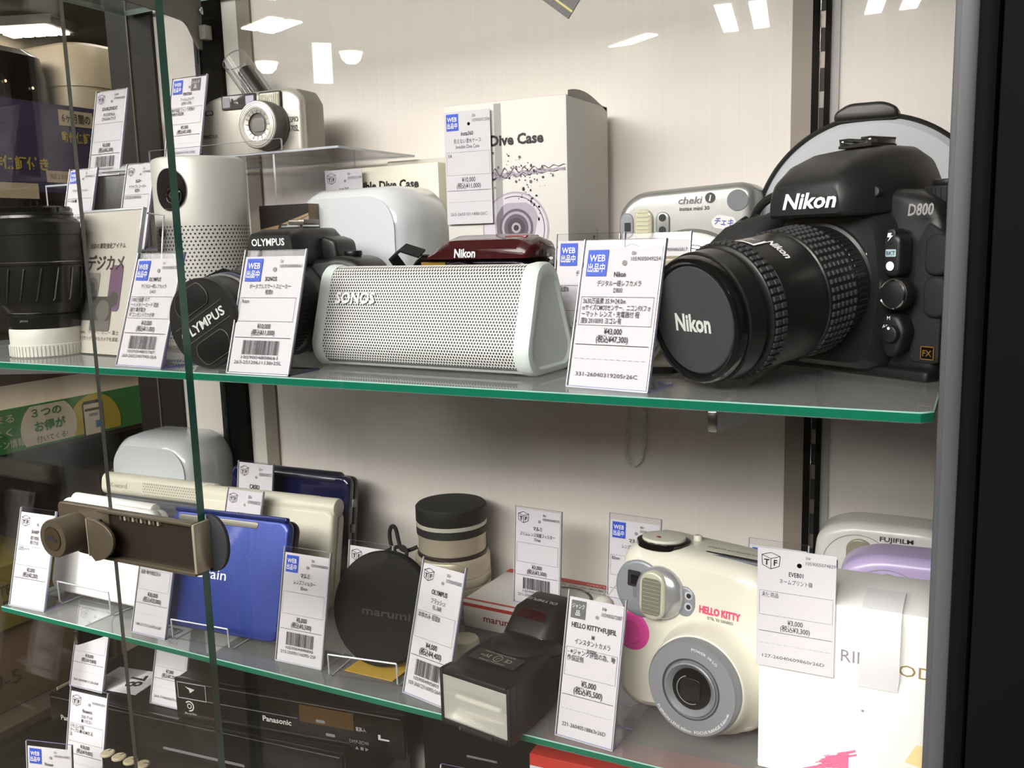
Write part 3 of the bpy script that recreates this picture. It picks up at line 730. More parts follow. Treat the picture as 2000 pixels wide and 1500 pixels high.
    X = T(0.0455, -0.011, 0.0255, rx=90); m.cyl(0.0045, 0, 0.004, LT, 24, 0.001, X); m.plate(circ(0.0008, 12, 0.0455, 0.0285), WHITEINK, 0.0153)
    m.text('AF', WHITEINK, 0.0405, 0.029, 0.0020, d=0.0113); m.text('M', WHITEINK, 0.0425, 0.0335, 0.0020, d=0.0113); m.build('focus_mode_lever', t)
    m = MB(); G = M('fx_gold', '#b98d45', 0.3, metal=0.7); m.plate(rrect(0.0078, 0.0072, 0.0006, 2, 0.0590, 0.0155), GLOSSB, 0.0015); m.frame(0.0078, 0.0072, 0.0006, G, 0.0590, 0.0155, 0.0017); m.text('FX', G, 0.0590, 0.0155, 0.0032, w=0.0052, bold=0.02, d=0.0018); m.build('format_badge', t)
    # strap stub with braided cord at the grip side shoulder
    m = MB(); pts = spline([(-0.078, 0.014, 0.082), (-0.072, 0.010, 0.090), (-0.062, 0.006, 0.097), (-0.050, 0.006, 0.102), (-0.040, 0.010, 0.103), (-0.034, 0.016, 0.104)], 4)
    SB = M('braided_strap', '#121212', 0.8, bump=1.0, bscale=900)
    m.tube(pts, 0.0026, SB, 10); m.tube([(p[0] + 0.006, p[1] + 0.01, p[2] - 0.003) for p in pts[1:]], 0.0026, SB, 10)
    X = T(-0.0795, 0.014, 0.079, ry=30); m.tube([(0.006 * cos(a * pi / 8), 0, 0.006 * sin(a * pi / 8)) for a in range(16)], 0.0011, CHROME, 8, X, True); m.build('strap', t)
    # ---------------- lens: local Z of the lathe points out of the mount
    Lx = T(0, -0.012, 0.0500, rx=90) @ T(rx=8.0)
    RB = M('lens_barrel', '#191919', 0.32, bump=0.1, bscale=2500); RR = M('lens_rubber', '#333334', 0.6)
    m = MB()
    m.lathe([(0.030, -0.004), (0.0345, -0.002), (0.0345, 0.001), (0.033, 0.0018), (0.033, 0.0035), (0.0325, 0.0115), (0.0330, 0.012), (0.0330, 0.014), (0.0325, 0.0145), (0.0350, 0.0148), (0.0350, 0.036), (0.0342, 0.0365), (0.0345, 0.0372), (0.0345, 0.067), (0.0338, 0.0676), (0.0352, 0.068), (0.0352, 0.0775), (0.0345, 0.078), (0.0325, 0.0784), (0.0325, 0.0815), (0.034, 0.0818), (0.034, 0.092), (0.0325, 0.0925), (0.0, 0.0925)], RB, 72, Lx)
    l = m.build('lens', t)
    m = MB()
    for k in range(52):
        for q in range(6):
            m.box(0.0345, 0.0360, -0.00135, 0.00135, 0.0162 + q * 0.0033, 0.0162 + q * 0.0033 + 0.0020, RR, bev=0.0004, seg=1, X=Lx @ T(rz=k * 360 / 52))
    m.build('zoom_ring', l)
    m = MB()
    for k in range(56):
        for q in range(2):
            m.box(0.0348, 0.0362, -0.0014, 0.0014, 0.0688 + q * 0.0044, 0.0688 + q * 0.0044 + 0.0036, RR, bev=0.0004, seg=1, X=Lx @ T(rz=k * 360 / 56))
    m.build('focus_ring', l)
    m = MB()
    for k in range(64):
        m.box(0.0322, 0.0334, -0.0009, 0.0009, 0.0040, 0.0110, RB, bev=0.0003, seg=1, X=Lx @ T(rz=k * 360 / 64))
    m.build('aperture_ring', l)
    # printing wrapped on the barrel: angle measured from the top (+Y of the lathe frame is up)
    def wrap(a0, z0, r, flip=1):
        def f(x, z):
            a = rad(90 + a0) - x / r * flip
            return Lx @ Vector((r * cos(a), r * sin(a), z0 + z))
        return f
    m = MB(); Wk = WHITEINK
    # long axis lettering runs round the barrel on the viewer's right of top
    m.text('Nikon', Wk, 0, 0, 0.0048, w=0.016, bold=0.03, shear=0.15, warp=wrap(-33, 0.0525, 0.03475, -1), rot=180)
    m.text('85', M('yellow_ink', '#d8c63a', 0.5), 0, 0, 0.0028, warp=wrap(2, 0.0395, 0.03475, -1), rot=180)
    m.text('70  50  35', Wk, 0, 0, 0.0024, warp=wrap(30, 0.0395, 0.03475, -1), rot=180)
    m.build('lens_lettering', l)
    m = MB()
    def patch(a0, a1, z0, z1, r, mat, n=14):
        vs = []; 
        for i in range(n + 1):
            a = rad(90 + a0 + (a1 - a0) * i / n); vs += [Lx @ Vector((r * cos(a), r * sin(a), z0)), Lx @ Vector((r * cos(a), r * sin(a), z1))]
        fs = [(2 * i, 2 * i + 1, 2 * i + 3, 2 * i + 2) for i in range(n)]
        m.add(vs, fs, mat)
    patch(-22, 24, 0.0545, 0.0640, 0.0348, M('lens_window', '#2c2c2e', 0.08, spec=0.8)); patch(-22, 24, 0.0630, 0.0645, 0.03495, Wk); patch(-22, -19, 0.0545, 0.0645, 0.03495, Wk)
    m.text('6 3 2 1.5 ft', M('yellow_ink'), 0, 0, 0.0016, w=0.014, warp=wrap(0, 0.0605, 0.03495, -1), rot=180)
    m.text('2  1  0.7 m', Wk, 0, 0, 0.0016, w=0.014, warp=wrap(0, 0.0570, 0.03495, -1), rot=180)
    m.build('distance_window', l)
    m = MB(); m.plate(circ(0.0010, 14, 0, 0), Wk, 0, X=T(0.0295, -0.0146, 0.0665)); m.build('mount_index_dot', l)
    for d_ in (-1, 1):
        pass
    # cap
    m = MB(); CT = M('cap_fabric', '#38383a', 0.75, bump=0.8, bscale=3000)
    m.lathe([(0.031, 0.0922), (0.0328, 0.093), (0.0328, 0.0975), (0.0318, 0.099), (0.0300, 0.0993), (0.0290, 0.0988), (0.0284, 0.0975), (0.0, 0.0975)], GLOSSB, 72, Lx)
    c = m.build('lens_cap', l)
    m = MB(); m.lathe([(0.0278, 0.0976), (0.0272, 0.0981), (0.0, 0.0981)], CT, 64, Lx); m.build('cap_face', c)
    # cap lettering lies on the disc
    Xc = Lx @ T(0, 0, 0.0983) @ Matrix(((1, 0, 0, 0), (0, 0, 1, 0), (0, -1, 0, 0), (0, 0, 0, 1))).inverted()
    m = MB(); m.text('Nikon', M('cap_letter', '#cfd3cd', 0.4), 0, -0.001, 0.0088, w=0.0255, bold=0.035, d=0.0002, X=Lx @ T(0, 0, 0.0983, rx=-90), rot=0); c2 = m.build('cap_logo', c)
    return t
dslr()

# ---------------------------------------------------------------- white portable speaker
def speaker():
    t = thing('portable_speaker', 'white portable speaker lying on its side with a perforated front', 'speaker', (-0.394, 0.4765, ZU), -3.6)
    L = 0.1665; WB = M('speaker_white', '#e2e4e1', 0.38); cap_m = M('speaker_cap', '#d3dcd8', 0.42)
    tri = rpoly([(-0.0025, 0.013), (0.0045, 0.0008), (0.050, 0.0008), (0.057, 0.011), (0.0335, 0.0655), (0.0135, 0.0655)], [0.012, 0.007, 0.009, 0.012, 0.013, 0.016], 6)   # (y,z)
    m = MB()
    ins = [(0.0275 + (y - 0.0275) * 0.955, 0.024 + (z - 0.024) * 0.955) for y, z in tri]
    m.loft([[(x, y, z) for y, z in ins] for x in (0.008, L - 0.010)], M('speaker_back', '#d5dad7', 0.45)); m.build('core', t)
    # perforated wrap as its own skin
    g = MB(); n = len(ins); ordered = [p for p in ins]
    DM = MDots('speaker_grille', '#e3e4e0', '#3c3e3e', 0.00205, 0.00071, 'xz', 0.0, 0.5)
    skin = [(0.0275 + (y - 0.0275) * 0.99, 0.024 + (z - 0.024) * 0.99) for y, z in tri]
    # keep only front side points (front face from bottom edge over the apex)
    fs = [p for p in skin if p[1] > 0.004]
    fs.sort(key=lambda p: (math.atan2(p[0] - 0.0275, p[1] - 0.024)))
    g.loft([[(x, y, z) for y, z in fs] for x in (0.0085, L - 0.0105)], DM, cap=False, close=False); g.build('grille', t)
    m = MB(); m.box(0.006, L - 0.008, 0.004, 0.006, 0.0022, 0.0036, M('seam_grey', '#8d9290', 0.5)); m.build('seam', t)
    def endcap(x0, x1, sgn):
        m = MB(); loops = []
        prof = ((0.0, 1.0), (0.35, 1.02), (0.8, 1.02), (0.95, 0.99), (1.0, 0.93)) if True else None
        for f, s in prof: loops.append([(x0 + (x1 - x0) * f, 0.0275 + (y - 0.0275) * s, 0.0245 + (z - 0.0245) * s) for y, z in tri])
        # hollow dish
        for f, s in ((1.0, 0.86), (0.85, 0.80), (0.78, 0.5), (0.76, 0.05)): loops.append([(x0 + (x1 - x0) * f, 0.0275 + (y - 0.0275) * s, 0.0245 + (z - 0.0245) * s) for y, z in tri])
        m.loft(loops, cap_m); return m
    endcap(L - 0.0115, L - 0.001, 1).build('end_cap', t)
    endcap(0.0095, 0.0, -1).build('end_cap', t)
    m = MB(); sl = math.degrees(math.atan2(0.0160, 0.0525))
    m.text('SONOS', WHITEINK, 0.033, 0.0, 0.0074, w=0.0325, bold=0.03, shear=0.0, X=T(0, 0.0073, 0.0452, rx=-sl) , d=0.0011); m.build('logo', t)
    for x in (0.03, 0.135): MB().cyl(0.005, 0.0, 0.003, M('foot_grey', '#b9c4bf', 0.6), 16, 0, T(x, 0.03, 0)).build('foot', t)
speaker()

# ---------------------------------------------------------------- smaller black reflex camera with capped lens
def small_slr():
    t = thing('slr_camera', 'smaller black reflex camera behind the white speaker, its capped lens facing left', 'camera', (-0.4600, 0.5340, ZU), 2)
    LT = M('camera_black_satin'); SK = M('camera_leather'); RB = M('lens_barrel')
    m = MB()
    out = rpoly([(-0.060, 0.0), (0.066, 0.0), (0.0675, 0.056), (0.060, 0.069), (0.044, 0.072), (0.03, 0.069), (-0.046, 0.069), (-0.060, 0.060)], [0.006, 0.008, 0.012, 0.01, 0.006, 0.006, 0.01, 0.008])
    m.prism(out, 0.0, 0.040, LT, bev=0.005, seg=3)
    m.lathe([(0.036, 0.0), (0.036, 0.003), (0.033, 0.006), (0.0, 0.006)], LT, 48, T(0, 0, 0.035, rx=90)); m.build('body', t)
    m = MB(); loops = []
    for y, hw, tw, z0, z1 in ((-0.016, 0.021, 0.019, 0.067, 0.0875), (-0.014, 0.023, 0.020, 0.065, 0.0895), (0.0, 0.026, 0.021, 0.066, 0.0920), (0.02, 0.027, 0.022, 0.066, 0.0925), (0.036, 0.026, 0.022, 0.066, 0.0925), (0.046, 0.022, 0.019, 0.068, 0.0885)):
        loops.append([(x - 0.003, y, z) for x, z in rpoly([(-hw, z0), (hw, z0), (hw, z0 + 0.006), (tw, z1), (-tw, z1), (-hw, z0 + 0.006)], [0.001, 0.001, 0.004, 0.005, 0.005, 0.004], 4)])
    m.loft(loops, LT); m.prism(rpoly([(0.019, 0.068), (0.036, 0.068), (0.034, 0.083), (0.021, 0.087)], 0.004), 0.012, 0.04, LT, bev=0.003); p = m.build('prism_housing', t)
    m = MB(); m.text('OLYMPUS', WHITEINK, -0.0040, 0.0828, 0.0052, w=0.030, bold=0.02, d=0.0164, X=T(0, 0, 0)); m.build('logo', p)
    m = MB(); m.box(-0.017, 0.007, 0.012, 0.032, 0.0922, 0.0937, BLACK); m.box(-0.0162, -0.0138, 0.012, 0.032, 0.0937, 0.0960, CHROME); m.box(0.0038, 0.0062, 0.012, 0.032, 0.0937, 0.0960, CHROME); m.box(-0.006, 0.009, 0.010, 0.030, 0.0950, 0.0988, M('shoe_cover', '#77736b', 0.3, metal=0.6), bev=0.001); m.build('hot_shoe', t)
    m = MB(); m.text('E-410', WHITEINK, 0.0500, 0.0600, 0.0042, w=0.014, bold=0.01, shear=0.25, d=0.0004); m.build('model_badge', t)
    m = MB(); m.cyl(0.0065, 0, 0.004, DARKMETAL, 28, 0.001, T(0.046, 0.018, 0.071)); m.build('mode_dial', t)
    Lx = T(0, -0.004, 0.0335, rx=90) @ T(rx=2)
    m = MB(); m.lathe([(0.031, 0), (0.032, 0.002), (0.032, 0.014), (0.0315, 0.0145), (0.0325, 0.015), (0.0325, 0.03), (0.0315, 0.0305), (0.0315, 0.044), (0.0322, 0.0445), (0.0322, 0.058), (0.0315, 0.0585), (0.0315, 0.066), (0.030, 0.0665), (0.030, 0.080), (0.0295, 0.082), (0.0, 0.082)], RB, 64, Lx); l = m.build('lens', t)
    m = MB()
    for k in range(72): m.box(0.0322, 0.0333, -0.0008, 0.0008, 0.0158, 0.0292, RUBBER, X=Lx @ T(rz=k * 5))
    m.build('zoom_ring', l)
    m = MB(); m.lathe([(0.0316, 0.0605), (0.0318, 0.061), (0.0318, 0.0615), (0.0316, 0.062)], M('blue_line', '#5a6ca8', 0.3), 64, Lx); m.build('blue_ring', l)
    m = MB(); m.lathe([(0.0285, 0.0815), (0.0300, 0.0825), (0.0300, 0.0860), (0.0290, 0.0872), (0.0, 0.0872)], M('cap_black', '#171716', 0.4, bump=0.2, bscale=2500), 64, Lx)
    c = m.build('lens_cap', l)
    F = Lx @ T(0, 0, 0.0873, rx=-90)
    m = MB(); LN = M('cap_line', '#5c5b57', 0.4)
    for s in (1, -1):
        X = F @ T(ry=-28)
        pts = rpoly([(-0.013, s * 0.0095), (0.013, s * 0.0095), (0.016, s * 0.016), (0.012, s * 0.0255), (-0.012, s * 0.0255), (-0.016, s * 0.016)], 0.004)
        m.prism(pts, -0.0008, 0.0004, M('cap_button', '#0f0f0f', 0.35), bev=0.0004, X=X)
        for i in range(len(pts)):
            a, b = Vector((pts[i][0], -0.0006, pts[i][1])), Vector((pts[(i + 1) % len(pts)][0], -0.0006, pts[(i + 1) % len(pts)][1]))
            if (b - a).length > 1e-5: m.tube([a, b], 0.00022, LN, 5, X)
    m.build('cap_clip', c)
    m = MB(); X = F @ T(ry=-28)
    m.text('OLYMPUS', M('cap_letter'), 0, 0, 0.0062, w=0.043, bold=0.02, d=0.0003, X=X)
    for z in (0.0063, -0.0063): m.box(-0.024, 0.024, -0.0003, 0.0, z - 0.0002, z + 0.0002, LN, X=X)
    m.build('cap_logo', c)
    m = MB(); SB = M('braided_strap')
    m.strip([(-0.062, 0.012, 0.056), (-0.070, -0.004, 0.054), (-0.072, -0.018, 0.046), (-0.074, -0.024, 0.034), (-0.074, -0.020, 0.016), (-0.072, -0.004, 0.004)], 0.012, 0.0018, (0.3, 0.8, 0.5), SB)
    m.strip([(-0.062, 0.014, 0.057), (-0.068, 0.0, 0.062), (-0.074, -0.006, 0.058), (-0.076, -0.01, 0.045)], 0.010, 0.0018, (0.2, 0.9, 0.3), SB); m.build('strap', t)
small_slr()

# ---------------------------------------------------------------- black telephoto lens standing on its white rear cap
def standing_lens():
    t = thing('camera_lens', 'black zoom lens standing on a white rear cap, far left of the upper shelf', 'lens', (-0.659, 0.4755, ZU))
    RB = M('lens_barrel_gloss', '#181817', 0.25); RR = M('lens_rubber')
    m = MB(); m.lathe([(0.0, 0.022), (0.026, 0.022), (0.0265, 0.024), (0.0268, 0.032), (0.0255, 0.033), (0.0262, 0.0335), (0.0268, 0.036), (0.030, 0.040), (0.0305, 0.042), (0.0305, 0.070), (0.0312, 0.0705), (0.0312, 0.073), (0.0308, 0.0735), (0.0308, 0.093), (0.0316, 0.0935), (0.0316, 0.1025), (0.029, 0.1055), (0.0275, 0.106), (0.027, 0.108), (0.0275, 0.1085), (0.0275, 0.110)], RB, 72)
    b = m.build('barrel', t)
    m = MB()
    for k in range(16):
        X = T(rz=k * 22.5)
        m.tube([(0.0303, 0.0, 0.0435), (0.0307, 0.001, 0.045), (0.0307, 0.0055, 0.066), (0.0303, 0.006, 0.068)], 0.0007, M('rib_dark', '#1d1d1d', 0.5), 6, X)
    m.build('grip_ribs', b)
    for z in (0.0725, 0.0340):
        m = MB(); m.lathe([(0.03125, z), (0.0314, z + 0.0002), (0.03125, z + 0.0004)] if z > 0.05 else [(0.0262, z), (0.0266, z + 0.0003), (0.0262, z + 0.0006)], CHROME, 64)
        m.build('bright_line', b)
    m = MB()
    def wr(r, z0, a0):
        return lambda x, z: Vector((r * sin(x / r + a0), -r * cos(x / r + a0), z0 + z))
    m.text('JAPAN', GREYINK, 0, 0, 0.0017, warp=wr(0.0270, 0.0285, 0.35)); m.build('lettering', b); m = MB(); m.text('MACRO ZOOM 75-300', M('teal_ink', '#5f8394', 0.5), 0, 0, 0.0015, w=0.014, warp=wr(0.03165, 0.098, -0.3)); m.build('lettering', b)
    m = MB(); m.lathe([(0.0, 0.1130), (0.022, 0.1130), (0.0228, 0.1148), (0.0255, 0.1148), (0.0268, 0.1135), (0.0268, 0.1096), (0.026, 0.109)], GLOSSB, 64)
    m.build('front_cap', t)
    m = MB(); m.lathe([(0.0, 0.0), (0.0262, 0.0), (0.0272, 0.001), (0.0272, 0.0095), (0.0265, 0.010), (0.0265, 0.0205), (0.0258, 0.022), (0.0, 0.022)], M('rear_cap_white', '#d5d4ca', 0.4), 64)
    for k in range(60): m.box(0.0270, 0.0277, -0.0006, 0.0006, 0.001, 0.009, M('rear_cap_white'), X=T(rz=k * 6))
    m.build('rear_cap', t)
standing_lens()

# ---------------------------------------------------------------- acrylic stand with the shop notice
def notice():
    t = thing('notice_stand', 'clear acrylic stand with a grey notice of pictured cameras', 'sign', (-0.6145, 0.482, ZU), -6)
    R = T(rx=-14); w_, h_ = 0.079, 0.1155
    m = MB()
    vs = [(-w_ / 2, 0.0006, 0), (w_ / 2, 0.0006, 0), (w_ / 2, 0.0022, 0), (-w_ / 2, 0.0022, 0), (-w_ / 2, 0.0006, h_), (w_ / 2, 0.0006, h_), (w_ / 2, 0.0022, h_), (-w_ / 2, 0.0022, h_)]
    m.add(vs, [(0, 1, 5, 4), (2, 3, 7, 6)], ACRYL, R)
    m.box(-w_ / 2, w_ / 2, -0.0012, 0.0024, h_ - 0.002, h_, AEDGEC, bev=0.0006, X=R); m.box(w_ / 2 - 0.0012, w_ / 2, -0.001, 0.0022, 0, h_, AEDGEC, X=R); m.box(-w_ / 2, -w_ / 2 + 0.0012, -0.001, 0.0022, 0, h_, AEDGEC, X=R)
    b = (-w_ / 2 + 0.004, w_ / 2 - 0.004)
    m.add([(b[0], 0.001, 0), (b[1], 0.001, 0), (b[1], 0.032, 0), (b[0], 0.032, 0), (b[0], 0.001, 0.0015), (b[1], 0.001, 0.0015), (b[1], 0.032, 0.0015), (b[0], 0.032, 0.0015)], [(3, 2, 1, 0), (4, 5, 6, 7)], ACRYL)
    m.tube([(w_ / 2 - 0.002, 0.031, h_ - 0.008), (w_ / 2 + 0.006, 0.040, h_ - 0.010), (w_ / 2 + 0.004, 0.036, 0.07), (w_ / 2 - 0.002, 0.020, 0.055)], 0.0008, AEDGEC, 6)
    m.build('stand', t)
    m = MB(); m.box(-w_ / 2 + 0.0015, w_ / 2 - 0.0015, -0.0002, 0.0004, 0.001, h_ - 0.002, M('notice_paper', '#bdb8ad', 0.7), X=R)
    X = R @ T(0, -0.0003, 0); BR = M('brown_ink', '#4a4038', 0.6)
    m.text('当店の買取強化アイテム', BR, 0.0, h_ * 0.745, 0.0034, w=0.046, bold=0.008, d=0.0003, X=X); m.text('デジカメ', BR, 0.0, h_ * 0.625, 0.0095, w=0.048, bold=0.02, d=0.0003, X=X)
    m.text('Canon、リコー、ソニー 富士', BR, 0.0, h_ * 0.155, 0.0026, w=0.056, d=0.0003, X=X); m.text('コンパクトデジタルカメラを買取', BR, 0.0, h_ * 0.11, 0.0026, w=0.056, d=0.0003, X=X)
    g1, g2, g3, g4 = M('print_silver', '#8f8c84', 0.6), M('print_dark', '#4b4945', 0.6), M('print_violet', '#6b5266', 0.6), M('print_mid', '#6c6862', 0.6)
    m.plate(rrect(0.026, 0.023, 0.002, 3, -0.018, h_ * .46), g1, 0.0003, X); m.plate(circ(0.0085, 28, -0.014, h_ * .455), g4, 0.0004, X); m.plate(circ(0.0045, 20, -0.014, h_ * .455), g2, 0.0005, X); m.plate(rrect(0.006, 0.003, 0.001, 2, -0.027, h_ * .525), g2, 0.0005, X)
    m.plate(rrect(0.016, 0.036, 0.004, 4, 0.016, h_ * .455), g3, 0.0003, X); m.plate(circ(0.006, 24, 0.016, h_ * .38), g2, 0.0004, X)
    m.plate(rrect(0.045, 0.019, 0.003, 3, -0.008, h_ * .315), g2, 0.0005, X); m.plate(rrect(0.016, 0.008, 0.002, 3, -0.014, h_ * .405), g2, 0.0005, X); m.plate(circ(0.0085, 24, 0.004, h_ * .30), g4, 0.0006, X)
    m.plate(rrect(0.026, 0.017, 0.002, 3, 0.002, h_ * .235), g4, 0.0004, X); m.build('notice', t)
notice()

# ---------------------------------------------------------------- white cylindrical projector
def projector():
    t = thing('projector', 'white cylindrical pocket projector with a dotted lower half', 'projector', (-0.5735, 0.5650, ZU), 6)
    r, h_ = 0.0368, 0.1515
    m = MB(); m.lathe([(r, 0.1000), (r, h_ - 0.004), (r - 0.0012, h_ - 0.0012), (r - 0.004, h_), (r - 0.006, h_), (r - 0.007, h_ - 0.0012), (0.0, h_ - 0.0012)], M('projector_white', '#c9c8c1', 0.4, metal=0.1), 72); m.build('housing', t)
    m = MB(); m.lathe([(0, 0), (r - 0.003, 0), (r, 0.003), (r, 0.1000)], MDots('projector_grille', '#c6c5be', '#26262a', 0.0034, 0.00082, 'xz', r, 0.45, zmin=0.006, zmax=0.0975), 72); m.build('speaker_band', t)
    def on(r_, a, z): return Vector((r_ * sin(a), -r_ * cos(a), z))
    def wpatch(m, pts, r_, mat, a0):
        vs = [on(r_, a0 + x / r_, z) for x, z in pts]; c = on(r_, a0 + sum(p[0] for p in pts) / len(pts) / r_, sum(p[1] for p in pts) / len(pts))
        # fan of rings so the patch follows the cylinder
        n = len(pts); cx = sum(p[0] for p in pts) / n; cz = sum(p[1] for p in pts) / n; allv = []; fs = []
        for k in range(6):
            s = k / 5; allv += [on(r_, a0 + (cx + (x - cx) * s) / r_, cz + (z - cz) * s) for x, z in pts]
        for k in range(5):
            for i in range(n): fs.append((k * n + i, k * n + (i + 1) % n, (k + 1) * n + (i + 1) % n, (k + 1) * n + i))
        m.add(allv, fs, mat)
    m = MB(); wpatch(m, circ(0.0150, 40, 0, 0, 0.0168), r + 0.0004, M('bezel_grey', '#8a8882', 0.3), 0.02 ); wpatch(m, [(x, z) for x, z in circ(0.0144, 40, 0, 0, 0.0162)], r + 0.0007, M('window_black', '#161518', 0.08, coat=0.5), 0.02)
    w_ = m.build('lens_window', t); w_.location = (0, 0, 0.1255)
    m = MB(); X = T(0.0050, -r - 0.0012, -0.0045, rx=90) @ T(s=(0.8, 0.8, 1))
    m.lathe([(0.0098, 0), (0.0098, 0.0010), (0.0085, 0.0018), (0.0075, 0.0008), (0.006, 0.0006), (0.0, 0.0012)], GLOSSB, 40, X); m.lathe([(0.0072, 0.0012), (0.0076, 0.0016), (0.008, 0.0012)], CHROME, 40, X); m.lathe([(0.003, 0.0012), (0.0033, 0.0016), (0.0036, 0.0012)], M('lens_ring_grey', '#9a9a9c', 0.3), 24, X); m.build('lens', w_)
    m = MB(); wpatch(m, rrect(0.0100, 0.0085, 0.003, 4), r + 0.0006, M('bezel_grey'), -0.30); wpatch(m, rrect(0.0082, 0.0066, 0.002, 4), r + 0.0010, M('window_black'), -0.30); s = m.build('sensor_window', t); s.location = (0, 0, 0.0925)
projector()

# ---------------------------------------------------------------- white label printers
def label_printer(label, loc, rz, w_, h_, d_):
    t = thing('label_printer', label, 'label printer', loc, rz, 'glossy white label printers')
    WG = M('printer_gloss', '#d9dde0', 0.12, coat=0.5)
    m = MB(); n = 0
    prof = ((0.0, 0.80), (0.004, 0.90), (0.012, 0.97), (0.03, 1.0), (d_ - 0.006, 1.0), (d_, 0.95))
    loops = []
    for y, s in prof:
        k = (1 - s) * 0.05
        loops.append([(x, y, z + h_ / 2) for x, z in rrect(w_ - 2 * k, h_ - 2 * k, 0.030, 8)])
    m.loft(loops, WG); m.build('housing', t)
    m = MB()
    o1 = rrect(w_ * 0.86, h_ * 0.86, 0.026, 8, 0, h_ / 2); m.plate(o1, M('printer_face', '#cfd3d6', 0.3), 0.0004)
    m.text('CUBE', M('cube_letter', '#a6aaae', 0.4), w_ * 0.21, h_ * 0.13, 0.006, w=0.034, d=0.0008); m.build('front_panel', t)
    m = MB(); X = T(w_ / 2 - 0.013, 0.0, 0.048)
    m.ringplate(0.0042, 0.0052, M('button_line', '#a9adb2', 0.4), X=T(w_ / 2 + 0.0006, 0.022, h_ * 0.42, rz=90), d=0.0); m.plate(circ(0.0042, 24), WG, 0.0003, X=T(w_ / 2 + 0.0006, 0.022, h_ * 0.42, rz=90)); m.build('power_button', t)
    m = MB(); m.text('APP', M('app_letter', '#8f9499', 0.4), 0, 0, 0.0042, w=0.010, X=T(w_ / 2 + 0.0006, 0.034, h_ * 0.36, rz=90)); m.frame(0.004, 0.006, 0.0004, M('app_letter'), 0.0088, 0, 0.0003, X=T(w_ / 2 + 0.0006, 0.034, h_ * 0.36, rz=90)); m.build('marking', t)
    return t
label_printer('glossy white rounded label printer behind the white speaker, before the small white carton', (-0.4665, 0.6120, ZU), -4, 0.121, 0.126, 0.066)
label_printer('glossy white rounded label printer at the back left of the lower shelf', (-0.7790, 0.6630, ZL), 2, 0.118, 0.1335, 0.066)

